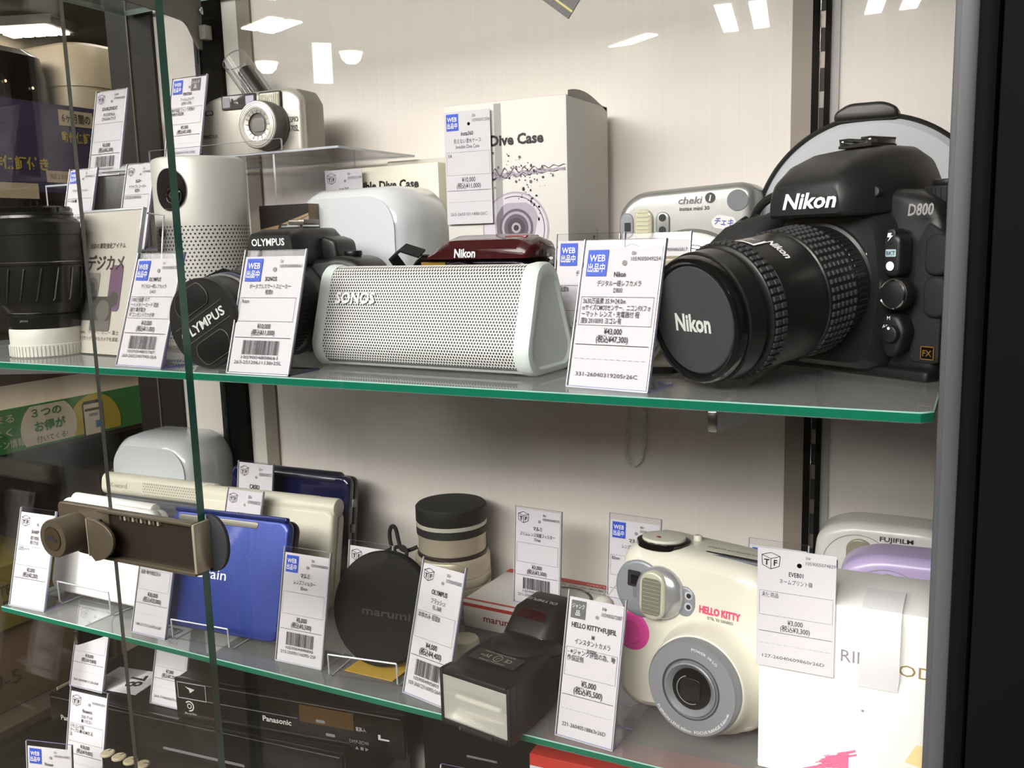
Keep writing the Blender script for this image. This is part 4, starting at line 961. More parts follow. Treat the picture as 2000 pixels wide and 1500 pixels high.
# ---------------------------------------------------------------- cartons of the dive case
CARD = M('carton_white', '#d3d1ca', 0.5)
def big_carton():
    x0, x1, y0, y1 = -0.3845, -0.2795, 0.640, 0.724; h_ = 1.4555 - ZU
    t = thing('dive_case_box', 'tall white carton printed with a round camera splashing into water', 'box', ((x0 + x1) / 2, y0, ZU))
    hw = (x1 - x0) / 2; dd = y1 - y0
    m = MB(); m.box(-hw, hw, 0, dd, 0, h_, CARD, bev=0.0012); 
    # lid flap bowed up at the right side
    pts = [(hw, 0.003 + k / 10 * (dd - 0.006), h_ + 0.010 * sin(pi * (0.25 + 0.75 * k / 10)) - 0.004) for k in range(11)]
    vs = pts + [(hw - 0.0012, p[1], p[2]) for p in pts] + [(hw, p[1], h_ - 0.001) for p in pts]
    n = 11
    m.add(vs, [(i, i + 1, n + i + 1, n + i) for i in range(n - 1)] + [(2 * n + i, 2 * n + i + 1, i + 1, i) for i in range(n - 1)], M('carton_flap', '#a9a59c', 0.6)); m.build('carton', t)
    m = MB(); Xf = T(0, -0.0002, 0); P1 = M('print_lilac', '#a99fac', 0.5); P2 = M('print_plum', '#5f5360', 0.5); P3 = M('print_lens', '#4a4048', 0.4); P4 = M('print_pale', '#cfc9cf', 0.5); BK = M('print_black', '#19181a', 0.5)
    m.text('Invisible Dive Case', BK, 0.0335, h_ * 0.842, 0.0078, w=0.084, al='r', bold=0.04, d=0.0002)
    # the wavy water line with a splash
    r = random.Random(4); k = 90; up, lo = [], []
    for i in range(k + 1):
        x = -0.012 + (0.063) * i / k; z = h_ * 0.695 + 0.0016 * sin(i * 0.55) + 0.003 * (i / k) ; a = 0.0012 + 0.0022 * abs(sin(i * 1.7)) * (1.3 - i / k)
        up.append((x, z + a)); lo.append((x, z - a))
    for q in range(7):
        ph = r.random() * 6; am = 0.0008 + r.random() * 0.0022; zo = r.gauss(0, 0.0012); pv = None
        for i in range(k + 1):
            xx = -0.012 + 0.063 * i / k; zz = h_ * 0.695 + zo + am * sin(i * (0.28 + q * 0.05) + ph) * (1.15 - i / k) + 0.003 * i / k; tk = 0.00018 + 0.0007 * abs(sin(i * 0.37 + ph)) * (1.1 - i / k)
            if pv: m.add([(pv[0], -0.0003 - q * 2e-5, pv[1] - pv[2]), (xx, -0.0003 - q * 2e-5, zz - tk), (xx, -0.0003 - q * 2e-5, zz + tk), (pv[0], -0.0003 - q * 2e-5, pv[1] + pv[2])], [(0, 1, 2, 3)], (P1, P2, P1, P3)[q % 4])
            pv = (xx, zz, tk)
    for i in range(170):
        a = r.random()
        if a < 0.4: x, z = 0.012 + r.gauss(0, 0.016), h_ * 0.70 + r.gauss(0.001, 0.006)
        elif a < 0.7: x, z = 0.022 + r.gauss(0, 0.006) , h_ * (0.5 + r.random() * 0.2)
        elif a < 0.85: x, z = 0.036 + r.gauss(0, 0.004), h_ * (0.2 + r.random() * 0.22)
        else: x, z = -0.022 + r.gauss(0, 0.006), h_ * (0.2 + r.random() * 0.2)
        s = abs(r.gauss(0.0004, 0.0003)) + 0.0002
        if -hw < x - s and x + s < hw: m.plate(circ(s, 7, x, z, s * (0.6 + r.random())), P2 if r.random() < .7 else BK, 0.0004)
    # capsule camera in its clear housing
    cx, cz = 0.008, h_ * 0.475
    body = rpoly([(cx - 0.024, 0.02), (cx + 0.020, 0.02), (cx + 0.022, cz - 0.012), (cx - 0.026, cz - 0.014)], 0.004)
    m.plate(body, P4, 0.00025); m.plate([(x * 0.72 + cx * 0.28, z) for x, z in body], P1, 0.0003)
    m.plate(circ(0.0285, 48, cx, cz), P4, 0.0003); m.ringplate(0.0272, 0.0285, P1, cx, cz, 0.0004); m.ringplate(0.0245, 0.0252, P2, cx, cz, 0.0004, a0=-20, a1=110)
    m.plate(rpoly([(cx - 0.016, cz - 0.02), (cx + 0.013, cz - 0.02), (cx + 0.020, cz + 0.012), (cx + 0.012, cz + 0.02), (cx - 0.010, cz + 0.02), (cx - 0.018, cz + 0.008)], 0.006), P1, 0.0005)
    for rr, mm in ((0.0145, P2), (0.0125, P1), (0.0105, P2), (0.0075, P3), (0.004, P1), (0.0022, BK)): m.plate(circ(rr, 36, cx + 0.001, cz + 0.001), mm, 0.0006 + (0.0145 - rr) * 0.02)
    m.plate([(cx + 0.024, cz - 0.014), (cx + 0.033, cz - 0.017), (cx + 0.036, cz - 0.030), (cx + 0.026, cz - 0.028)], P3, 0.0007); m.plate(rrect(0.003, 0.003, 0.0005, 2, cx + 0.030, cz - 0.022), P4, 0.0009)
    m.text('Insta360', WHITEINK, 0, 0, 0.005, w=0.036, X=T(cx - 0.002, 0, 0.043, ry=-90), d=0.0006)
    Xs = T(hw + 0.0002, dd * 0.62, h_ * 0.20, rz=90) @ T(ry=-90)
    m.text('Insta360 X4', BK, 0, 0.0026, 0.0042, w=0.045, al='l', bold=0.02, X=Xs); m.text('Invisible Dive Case', GREYINK, 0, -0.0034, 0.0036, w=0.050, al='l', X=Xs); m.build('print', t)
    m = MB(); m.box(-hw + 0.0445, -hw + 0.0505, -0.0005, -0.0001, 0.03, h_ - 0.002, MG('tape', (0.86, 0.86, 0.86), 1.4, rough=0.2)); m.build('tape', t)
big_carton()
t = thing('paper_price_card', 'price card reading 10,000 yen stuck on the tall white carton', 'price tag', (-0.3625, 0.6375, 1.3640), 0)
m = MB(); m.box(-0.0205, 0.0205, -0.0004, 0.0, 0, 0.0862, PAPER); print_card(m, 0.041, 0.0862, dict(c2='03r', c13='1059005012508', maker='insta360', name=('見えない潜水ケース', 'Invisible Dive Case'), box=('X4',), price='¥10,000', tax='¥11,000', code='263-26031011488r26C'), 0, '#b59a62'); c = m.build('card', t); c.rotation_euler = (0, 0, 0)
def small_carton():
    x0, x1, y0 = -0.5300, -0.4205, 0.690; zt = 1.4185
    t = thing('small_dive_case_box', 'low cream carton behind the upper label printer, half its print hidden', 'box', ((x0 + x1) / 2, y0, ZU), -3)
    hw = (x1 - x0) / 2; h_ = zt - ZU
    m = MB(); m.box(-hw, hw, 0, 0.040, 0, h_, M('carton_cream', '#e0dbc9', 0.55), bev=0.0015); m.build('carton', t)
    m = MB(); m.text('Invisible Dive Case', M('print_black', '#19181a', 0.5), 0.034, h_ - 0.0165, 0.0075, w=0.080, al='r', bold=0.04, d=0.0002); m.build('print', t)
small_carton()
t = thing('paper_price_card', 'price card stuck at the left of the low cream carton', 'price tag', (-0.5195, 0.6852, 1.3295), -3)
m = MB(); m.box(-0.0215, 0.0215, -0.0004, 0.0, 0, 0.088, PAPER); print_card(m, 0.043, 0.088, dict(icon='tf', c2='03r', c13='1059005012494', maker='insta360', name=('Invisible Dive Case',)), 0, '#b59a62'); m.build('card', t)
tag(MB().box(-0.505, -0.40, 0.7345, 0.7375, ZU, 1.4265, M('clear_sheet', '#cfcabf', 0.3)).build('backing_sheet'), 'thin pale backing sheet standing behind the low cream carton', 'sheet')

# ---------------------------------------------------------------- black and red compact camera with raised flash
def red_compact():
    t = thing('compact_camera', 'glossy black and dark red compact camera with its flash up, behind the white speaker', 'camera', (-0.3205, 0.5525, ZU), -8)
    RG = M('deep_red_gloss', '#3a0d12', 0.15, coat=0.6)
    m = MB(); m.prism(rpoly([(-0.052, 0), (0.060, 0), (0.060, 0.062), (0.050, 0.070), (-0.045, 0.070), (-0.052, 0.062)], 0.008), 0.0, 0.030, GLOSSB, bev=0.006, seg=4)
    m.box(-0.045, 0.012, 0.003, 0.028, 0.0695, 0.0712, M('top_reflection_grey', '#8d8b89', 0.2, metal=0.7), bev=0.0006, X=T(0, 0, 0, ry=0)); m.build('body', t)  # grey plate stands for the ceiling mirrored in the black top
    m = MB(); loops = []
    for y, hw, z1 in ((-0.006, 0.036, 0.075), (-0.002, 0.039, 0.080), (0.010, 0.041, 0.0835), (0.026, 0.038, 0.0815), (0.03, 0.034, 0.078)):
        loops.append([(x + 0.020, y, z) for x, z in rpoly([(-hw - 0.014, 0.0675), (hw, 0.0675), (hw, z1 - 0.005), (hw - 0.010, z1), (-hw + 0.004, z1)], [0.001, 0.001, 0.006, 0.008, 0.02], 5)])
    m.loft(loops, RG); p = m.build('flash_housing', t)
    m = MB(); m.text('Nikon', WHITEINK, 0.006, 0.0715, 0.0058, w=0.0185, bold=0.03, shear=0.15, d=0.0066); m.build('logo', p)
    m = MB(); m.box(0.032, 0.050, 0.004, 0.020, 0.074, 0.0825, M('red_lamp', '#7e1d22', 0.2), bev=0.001); m.build('red_lamp', p)
    m = MB(); X = T(0.0, 0, 0.034, rx=90); m.lathe([(0.032, 0), (0.032, 0.004), (0.030, 0.006), (0.0295, 0.012), (0.027, 0.013), (0, 0.012)], GLOSSB, 56, X); m.lathe([(0.0305, 0.006), (0.0312, 0.0066), (0.0305, 0.0072)], CHROME, 56, X); m.build('lens', t)
    m = MB(); m.box(-0.038, -0.016, -0.0006, 0.002, 0.060, 0.0655, M('amber_window', '#8a6a18', 0.1, coat=0.5)); m.build('viewfinder_window', t)
    m = MB(); m.strip([(-0.054, 0.012, 0.058), (-0.062, 0.006, 0.060), (-0.060, -0.006, 0.070), (-0.046, -0.010, 0.076), (-0.034, -0.004, 0.0715)], 0.009, 0.0018, (0, 0.8, 0.5), M('braided_strap'))
    m.build('strap', t)
    m = MB(); m.strip([(0.061, 0.012, 0.058), (0.070, 0.008, 0.063), (0.078, 0.002, 0.058), (0.082, 0.0, 0.05)], 0.009, 0.0018, (0, 0.8, 0.5), M('braided_strap')); m.build('strap', t)
red_compact()

# ---------------------------------------------------------------- silver instant camera
def silver_instant():
    t = thing('instant_camera', 'silver instant camera standing at the back between the tall carton and the black camera', 'camera', (-0.1985, 0.6620, ZU), 1)
    SV = M('silver_satin', '#a4a5a1', 0.32, metal=0.65); w_, h_ = 0.104, 0.1150
    m = MB(); out = rpoly([(-0.052, 0), (0.052, 0), (0.052, h_ - 0.004), (0.044, h_ + 0.001), (-0.036, h_ - 0.003), (-0.050, h_ - 0.016)], [0.01, 0.01, 0.012, 0.01, 0.018, 0.012], 6)
    m.prism(out, 0, 0.046, SV, bev=0.007, seg=4); m.build('body', t)
    m = MB(); 
    X = T(0.006, 0, 0.036, rx=90)
    m.lathe([(0.050, -0.002), (0.050, 0.0005), (0.0475, 0.003), (0.044, 0.003), (0.030, 0.006), (0.026, 0.0075), (0.0, 0.0075)], SV, 72, X, 2, 178) if False else m.lathe([(0.048, -0.002), (0.048, 0.0006), (0.0455, 0.003), (0.042, 0.0032), (0.030, 0.006), (0.026, 0.0075), (0.0, 0.0075)], SV, 72, X)
    b = m.build('lens_dome', t)
    m = MB()
    for r_, z in ((0.036, 0.0050), (0.0335, 0.0056), (0.031, 0.0062)): m.lathe([(r_, z - 0.0004), (r_ + 0.0003, z + 0.0004), (r_ + 0.0006, z - 0.0004)], INK, 72, X)
    m.build('groove', b)
    m = MB(); X2 = T(0.006, -0.007, 0.028, rx=90); m.lathe([(0.019, 0), (0.019, 0.004), (0.016, 0.006), (0.0145, 0.003), (0.0, 0.003)], SV, 48, X2); m.lathe([(0.0145, 0.0032), (0.0, 0.0036)], GLOSSB, 40, X2); m.build('lens', t)
    m = MB(); m.prism(rrect(0.014, 0.0235, 0.006, 5, -0.029, h_ - 0.0275), -0.003, 0.003, M('flash_lens', '#c8c4a4', 0.08, spec=0.8, coat=0.5), bev=0.002)
    for k in range(7): m.box(-0.0335, -0.0245, -0.0034, -0.0028, h_ - 0.0365 + k * 0.003, h_ - 0.0352 + k * 0.003, M('flash_rib', '#cfccb8', 0.15))
    m.build('flash', t)
    m = MB(); m.prism(rrect(0.0105, 0.0185, 0.005, 5, -0.0425, h_ - 0.0275), -0.0012, 0.002, GREYP, bev=0.001); m.plate(rrect(0.005, 0.0065, 0.0006, 2, -0.0415, h_ - 0.0285), INK, 0.0014); m.build('viewfinder', t)
    m = MB(); m.prism(rrect(0.0105, 0.0185, 0.005, 5, -0.0145, h_ - 0.0275), -0.0016, 0.002, SV, bev=0.001)
    for z in (0.0225, 0.0315): m.plate(circ(0.0028, 18, -0.0145, h_ - z), INK, 0.0018)
    m.build('light_sensor', t)
    m = MB(); X3 = T(-0.040, -0.0, h_ - 0.060, rx=90); m.lathe([(0.0115, -0.001), (0.0115, 0.002), (0.0105, 0.0028), (0.0085, 0.0028), (0.008, 0.002)], M('shutter_ring', '#55565a', 0.4), 40, X3); m.lathe([(0.008, 0.0018), (0.006, 0.0030), (0.0, 0.0034)], SV, 36, X3); m.build('shutter_button', t)
    m = MB(); m.plate(circ(0.0075, 30, 0.040, h_ - 0.012), M('selfie_mirror', '#9da3a6', 0.12, metal=0.4), 0.0006); m.build('mirror', t)
    m = MB(); DI = M('dark_print', '#3e3d3c', 0.5); VI = M('violet_print', '#4a4aa8', 0.5)
    m.text('cheki', GREYINK, 0.006, h_ - 0.0105, 0.0052, w=0.018, bold=0.02, shear=0.2, d=0.0004); m.plate(circ(0.0038, 24, 0.0205, h_ - 0.0095), DI, 0.0004); m.text('i', WHITEINK, 0.0205, h_ - 0.0095, 0.0045, bold=0.03, shear=0.2, d=0.0008)
    m.text('instax mini 30', DI, 0.009, h_ - 0.0165, 0.0028, w=0.022, bold=0.02, d=0.0004)
    m.plate(rpoly([(0.021, h_ - 0.026), (0.026, h_ - 0.0215), (0.038, h_ - 0.024), (0.040, h_ - 0.029), (0.032, h_ - 0.0325), (0.023, h_ - 0.031)], 0.002), M('sticker_white', '#dcdcda', 0.4), 0.0004)
    m.text('チェキ', VI, 0.0305, h_ - 0.027, 0.0042, w=0.0135, bold=0.02, shear=0.2, rot=-8, d=0.0006); m.plate(circ(0.0043, 24, 0.0425, h_ - 0.0335), VI, 0.0005); m.text('i', WHITEINK, 0.0425, h_ - 0.0335, 0.005, bold=0.03, shear=0.2, d=0.0009); m.build('lettering', t)
    # its chain strap hangs down behind the shelf
silver_instant()
def chain():
    m = MB(); BM = M('ball_chain', '#e2ddd0', 0.3); P = []
    path = [(-0.2655, 0.7335, ZU + 0.004), (-0.2665, 0.7345, 1.215), (-0.2695, 0.735, 1.184), (-0.2710, 0.735, 1.165), (-0.2680, 0.735, 1.157), (-0.2620, 0.735, 1.1548), (-0.2570, 0.735, 1.159), (-0.2545, 0.735, 1.170), (-0.2535, 0.735, 1.190), (-0.2525, 0.7345, 1.215), (-0.2515, 0.7335, ZU + 0.004)]
    pts = [Vector(p) for p in path]; d = 0
    for a, b in zip(pts, pts[1:]):
        n = max(1, int((b - a).length / 0.0026))
        for i in range(n): P.append(a + (b - a) * i / n)
    for p in P:
        for s in (-0.0009, 0.0009): m.lathe([(0, -0.0011), (0.0008, -0.0008), (0.0011, 0), (0.0008, 0.0008), (0, 0.0011)], BM, 6, T(p.x + s, p.y, p.z + s * 0.8))
    tag(m.build('chain_strap'), 'pale twisted chain strap hanging in a loop between the two shelves', 'strap')
chain()

# ---------------------------------------------------------------- champagne silver compact behind the price card
def silver_compact():
    t = thing('compact_camera', 'champagne silver compact camera between the 43,000 yen card and the big lens', 'camera', (-0.1905, 0.5290, ZU), -14)
    SV = M('champagne', '#b9b3a4', 0.35, metal=0.55)
    m = MB(); m.prism(rpoly([(-0.050, 0), (0.044, 0), (0.044, 0.057), (0.036, 0.063), (-0.050, 0.063)], 0.006), 0.0, 0.028, SV, bev=0.005, seg=4); m.build('body', t)
    m = MB(); m.prism(rpoly([(-0.049, 0.0595), (0.036, 0.0595), (0.041, 0.063), (0.036, 0.067), (-0.049, 0.067)], 0.002), 0.003, 0.025, M('top_beige', '#a59a86', 0.35, metal=0.4), bev=0.002)
    for k in range(4): m.plate(circ(0.0008, 10, 0, 0), INK, 0.0, X=T(0.012 + k * 0.005, 0.012, 0.0672, rx=-90))
    m.build('top_plate', t)
    m = MB(); X = T(-0.002, 0, 0.031, rx=90)
    m.lathe([(0.031, 0), (0.031, 0.004), (0.0295, 0.005), (0.0295, 0.008), (0.0265, 0.009), (0.0265, 0.016), (0.025, 0.018), (0.018, 0.0175), (0.0, 0.0165)], M('lens_pale', '#d2d4d0', 0.25, metal=0.5), 64, X)
    m.text('24mm', M('brown_ink', '#4a4038', 0.6), 0, 0, 0.0030, w=0.0105, d=0, X=T(0, 0, 0), warp=lambda x, z: Vector((-0.002 + (0.0335 + z) * sin(0.62 + x / 0.0335), -0.0003, 0.031 + (0.0335 + z) * cos(0.62 + x / 0.0335)))); m.build('lens', t)
    m = MB(); m.strip([(0.038, 0.006, 0.004), (0.034, -0.008, 0.001), (0.022, -0.016, 0.001), (0.008, -0.018, 0.001)], 0.006, 0.0012, (0, 0.5, 0.5), M('braided_strap')); m.build('strap', t)
silver_compact()

# ---------------------------------------------------------------- ring light
def ring_light():
    t = thing('ring_light', 'large round lamp with a frosted grey ring and black rim behind the big camera', 'lamp', (-0.0745, 0.700, ZU))
    R = 0.0795; X = T(0, 0, R, rx=90)
    BR = M('ring_black', '#1f1d1b', 0.4)
    m = MB(); m.lathe([(0.0, -0.008), (R - 0.004, -0.008), (R, -0.006), (R, 0.006), (R - 0.0016, 0.0072), (R - 0.0026, 0.0062), (R - 0.0030, 0.003), (0.0, 0.003)], BR, 96, X); m.build('housing', t)
    m = MB(); m.lathe([(0.030, 0.004), (0.030, 0.006), (0.036, 0.0075), (R - 0.007, 0.0075), (R - 0.003, 0.0045), (R - 0.003, 0.003)], M('frosted', '#b4b7bb', 0.45), 96, X); m.build('diffuser', t)
    m = MB(); m.prism(rpoly([(-0.021, 2 * R - 0.005), (0.021, 2 * R - 0.005), (0.021, 2 * R + 0.002), (0.012, 2 * R + 0.0072), (-0.012, 2 * R + 0.0072), (-0.021, 2 * R + 0.001)], 0.005), -0.010, 0.012, BR, bev=0.003, X=T(-0.0035, 0, 0)); m.build('knob', t)
ring_light()

# ---------------------------------------------------------------- clear risers and what stands on them
def riser(label, x0, x1, y0, y1, ztop, lips=False, leg_in=0.0):
    t = thing('acrylic_riser', label, 'display riser', ((x0 + x1) / 2, y0, ZU), 0, 'clear acrylic display risers')
    hw = (x1 - x0) / 2; d = y1 - y0; h_ = ztop - ZU; m = MB(); th = 0.002
    def quad(a, b, c, e, mat): m.add([a, b, c, e], [(0, 1, 2, 3)], mat)
    m.slab([(-hw, 0), (hw, 0), (hw, d), (-hw, d)], h_ - th, h_, ACRYL, AEDGEC, 0.0003)
    m.build('top', t)
    for s in (-1, 1):
        m = MB(); x = s * (hw - th / 2) - (leg_in if s > 0 else 0)
        vs = [(x - th / 2, 0, 0), (x + th / 2, 0, 0), (x + th / 2, d, 0), (x - th / 2, d, 0), (x - th / 2, 0, h_ - th), (x + th / 2, 0, h_ - th), (x + th / 2, d, h_ - th), (x - th / 2, d, h_ - th)]
        m.add(vs, [(1, 2, 6, 5), (3, 0, 4, 7)], ACRYL); m.add(vs, [(0, 1, 5, 4), (2, 3, 7, 6)], AEDGEC); m.build('side', t)
    if lips:
        m = MB(); m.slab(rpoly([(-hw * 0.9, 0.0), (hw * 0.50, 0.0), (hw * 0.50, 0.0105), (-hw * 0.9, 0.0105)], 0.002), -0.001, 0.001, ACRYL, AEDGEC, 0.0002, X=T(0, -0.003, h_ - 0.001, rx=90)); m.build('lip', t)
    return t
riser('tall clear acrylic riser under the silver zoom compact camera', -0.692, -0.470, 0.615, 0.728, 1.4300, True, 0.067)
riser('tall clear acrylic riser under the flat white disc at upper left', -0.860, -0.722, 0.636, 0.732, 1.4190)
def low_block():
    t = thing('acrylic_riser', 'low clear acrylic riser under the black drive recorder', 'display riser', (-0.716, 0.571, ZU), 0, 'clear acrylic display risers')
    m = MB(); m.slab([(-0.066, 0), (0.062, 0), (0.062, 0.056), (-0.066, 0.056)], 1.3515 - ZU - 0.002, 1.3515 - ZU, ACRYL, AEDGEC, 0.0003); m.build('top', t)
    for s in (-0.064, 0.060):
        m = MB(); m.box(s - 0.001, s + 0.001, 0, 0.056, 0, 1.3515 - ZU - 0.002, ACRYL); m.build('side', t)
low_block()
def zoom_compact():
    t = thing('film_camera', 'silver zoom film camera on the tall clear riser at upper left', 'camera', (-0.5975, 0.655, 1.4300), 4)
    SV = M('film_silver', '#c0bcb2', 0.36, metal=0.45); DG = M('film_grey', '#5d5b57', 0.45, metal=0.3)
    m = MB(); out = rpoly([(-0.060, 0), (0.056, 0), (0.056, 0.050), (0.046, 0.0595), (-0.03, 0.0585), (-0.050, 0.0545), (-0.060, 0.040)], [0.005, 0.004, 0.006, 0.01, 0.02, 0.01, 0.008], 5)
    m.prism(out, 0.0, 0.032, SV, bev=0.005, seg=4); m.build('body', t)
    m = MB(); m.prism(rpoly([(0.048, 0.0), (0.0575, 0.0), (0.0575, 0.047), (0.050, 0.058), (0.046, 0.059)], 0.002), 0.006, 0.034, M('film_side', '#8b8880', 0.4, metal=0.3), bev=0.003); m.build('side_cover', t)
    m = MB(); X = T(0.021, 0.0, 0.027, rx=90) @ T(s=(0.80, 0.80, 0.82))
    m.lathe([(0.0275, -0.001), (0.0275, 0.003), (0.0265, 0.004), (0.0265, 0.012), (0.026, 0.0125), (0.026, 0.020), (0.0255, 0.021)], DG, 64, X); m.lathe([(0.0255, 0.021), (0.0245, 0.0222), (0.0215, 0.0225), (0.0212, 0.0220), (0.0195, 0.0224), (0.0192, 0.0219), (0.0180, 0.0223), (0.0178, 0.0215), (0.0125, 0.0205)], M('ring_pale', '#d6d2c8', 0.3, metal=0.4), 64, X)
    m.lathe([(0.0125, 0.0205), (0.0118, 0.0185), (0.0, 0.0180)], DG, 48, X); m.lathe([(0.0230, 0.02255), (0.0232, 0.0228), (0.0234, 0.02255)], INK, 64, X)
    m.prism(rrect(0.0135, 0.012, 0.003, 4, 0.021, 0.027), -0.0158, -0.0145, M('shutter_grey', '#75736e', 0.4), bev=0.0004)
    for a0, s in ((1.9, 'SMC PENTAX ZOOM LENS'), (-1.6, '38mm - 170mm')):
        m.text(s, GREYINK, 0, 0, 0.0020, w=0.022 if a0 > 0 else 0.014, warp=(lambda x, z, a0=a0: Vector((0.021 + (0.0121 + z) * sin(a0 - 1.57 - 0.3 + x / 0.0121), -0.0188, 0.027 + (0.0121 + z) * cos(a0 - 1.57 - 0.3 + x / 0.0121)))) if a0 > 0 else (lambda x, z: Vector((0.021 + (0.0121 - z) * sin(x / 0.0121), -0.0188, 0.027 - (0.0121 - z) * cos(x / 0.0121)))))
    m.build('lens', t)
    m = MB(); m.prism(rrect(0.038, 0.0125, 0.001, 2, -0.0105, 0.0510), -0.0012, 0.004, M('window_smoke', '#4b4a47', 0.08, coat=0.6), bev=0.0006); m.plate(rrect(0.0085, 0.009, 0.0006, 2, -0.0245, 0.051), GREYP, 0.0014); m.plate(rrect(0.002, 0.006, 0.0003, 2, -0.0175, 0.051), INK, 0.0014); m.plate(rrect(0.006, 0.006, 0.0004, 2, -0.008, 0.051), INK, 0.0014); m.plate(rrect(0.009, 0.0085, 0.0006, 2, 0.002, 0.051), M('finder_pale', '#b9b9c6', 0.1), 0.0014); m.frame(0.038, 0.0125, 0.0007, INK, -0.0105, 0.051, 0.0016); m.build('viewfinder', t)
    m = MB(); m.prism(rrect(0.024, 0.0155, 0.002, 3, 0.0245, 0.0492), -0.0025, 0.004, M('flash_bezel', '#2a2a2a', 0.3), bev=0.001); m.prism(rrect(0.0215, 0.0130, 0.0015, 3, 0.0245, 0.0492), -0.0032, 0.0, M('flash_clear', '#b8b4a4', 0.05, spec=0.9, coat=0.6), bev=0.0008)
    for k in range(9): m.box(0.0155 + k * 0.0022, 0.0163 + k * 0.0022, -0.0036, -0.003, 0.0435, 0.0545, M('flash_rib'))
    m.build('flash', t)
    m = MB(); m.prism(rrect(0.015, 0.0042, 0.002, 4, -0.0485, 0.0435), -0.0006, 0.002, INK, bev=0.0004); m.plate(rrect(0.007, 0.003, 0.001, 3, -0.045, 0.0435), CHROME, 0.0009); m.build('shutter_slot', t)
    m = MB(); DI = M('dark_print', '#3e3d3c', 0.5)
    m.text('PENTAX', DI, -0.046, 0.0225, 0.0034, w=0.0165, bold=0.015, d=0.0003); m.text('ESPIO', DI, 0.0470, 0.0315, 0.0046, w=0.0105, bold=0.02, d=0.0003); m.text('170SL', DI, 0.0475, 0.0238, 0.0052, w=0.0095, bold=0.02, d=0.0003); m.build('lettering', t)
    m = MB()
    for k in range(7): m.tube([(-0.063, 0.004 + 0.004 * sin(k), 0.004 + k * 0.004), (-0.066, 0.0, 0.006 + k * 0.004), (-0.063, 0.005, 0.009 + k * 0.004)], 0.0012, M('braided_strap'), 6)
    m.build('wrist_strap', t)
zoom_compact()
t = thing('plastic_sleeve', 'clear rolled plastic sleeve with dark film behind the silver zoom film camera', 'sleeve', (-0.606, 0.709, 1.4300))
X = T(0.018, 0, 0.0085, ry=-38)
m = MB(); m.lathe([(0.0125, 0.0), (0.0128, 0.06), (0.0132, 0.118), (0.0128, 0.118), (0.0122, 0.0)], ACRYL, 36, X); m.lathe([(0.0126, 0.1176), (0.0134, 0.1182), (0.0126, 0.1188)], AEDGEC, 36, X)
for a in (40, 150, 250): m.tube([(0.0127 * cos(rad(a)), 0.0127 * sin(rad(a)), 0.002), (0.0131 * cos(rad(a + 6)), 0.0131 * sin(rad(a + 6)), 0.117)], 0.0005, AEDGEC, 5, X)
m.build('sleeve', t)
m = MB(); m.lathe([(0.0, 0.0), (0.0075, 0.0), (0.0078, 0.100), (0.0, 0.100)], M('dark_film', '#2c2622', 0.25), 24, X @ T(0.0035, -0.002, 0)); m.build('film', t)
# flat white disc on the left riser
t = thing('white_disc_gadget', 'flat glossy white disc shaped gadget beside the left 3,000 yen card', 'gadget', (-0.7640, 0.6830, 1.4190), 20)
m = MB(); m.lathe([(0, 0.0), (0.026, 0.0), (0.036, 0.004), (0.041, 0.0085), (0.0412, 0.0095), (0.036, 0.014), (0.024, 0.0175), (0, 0.019)], M('gadget_white', '#c6c9c8', 0.25, coat=0.3), 56, T(s=(1.15, 0.9, 1))); b = m.build('shell', t)
m = MB(); m.lathe([(0.0412, 0.0086), (0.0417, 0.009), (0.0412, 0.0094)], M('gadget_seam', '#55585a', 0.4), 56, T(s=(1.15, 0.9, 1))); m.build('seam', t)
# black drive recorder
t = thing('drive_recorder', 'black flat drive recorder between two price cards at left', 'dash camera', (-0.7140, 0.590, 1.3515), 0)
m = MB(); m.prism(rrect(0.066, 0.070, 0.003, 4, 0, 0.035), 0.0, 0.012, M('recorder_black', '#2a2926', 0.25), bev=0.002, X=T(rx=-10)); m.build('body', t)
m = MB(); X = T(rx=-10); m.prism(rrect(0.036, 0.026, 0.003, 4, 0.006, 0.016), -0.004, 0.001, M('recorder_dark', '#1c1b1a', 0.3), bev=0.001, X=X); m.cyl(0.006, 0, 0.003, GLOSSB, 24, 0.0006, X @ T(0.012, -0.004, 0.014, rx=90)); m.build('lens_block', t)
# small carton printed with a dark photo
t = thing('picture_carton', 'small carton printed with a dark wooden desk scene behind the smaller black camera', 'box', (-0.5180, 0.600, ZU), 0)
m = MB(); m.box(-0.026, 0.026, 0, 0.02, 0, 0.1135, M('picture_brown', '#6d5b45', 0.4, var=0.25, vscale=60), bev=0.0006)
m.plate([(-0.026, 0.094), (-0.006, 0.097), (0.026, 0.106), (0.026, 0.1133), (-0.026, 0.1133)], M('picture_dark', '#2b2a28', 0.3), 0.0003); m.plate([(-0.026, 0.094), (-0.006, 0.097), (0.026, 0.106), (0.026, 0.104), (-0.006, 0.094), (-0.026, 0.090)], M('picture_tan', '#9a8464', 0.4), 0.0004); m.build('carton', t)
# dark swing tag hanging from the shelf above
m = MB(); X = T(-0.2335, 0.52, 1.4845, ry=38)
m.box(-0.011, 0.011, -0.0005, 0.0005, 0.0, 0.120, M('swing_dark', '#2a2520', 0.4), X=X); m.plate([(-0.011, 0.004), (0.011, 0.004), (0.011, 0.0052), (-0.011, 0.0052)], M('swing_yellow', '#b5a95e', 0.5), 0.0007, X); m.plate(circ(0.003, 16, -0.007, 0.011), M('swing_gold', '#a88a3a', 0.4), 0.0007, X)
tag(m.build('swing_tag'), 'corner of a dark hanging tag with a yellow stripe at the top edge', 'tag')
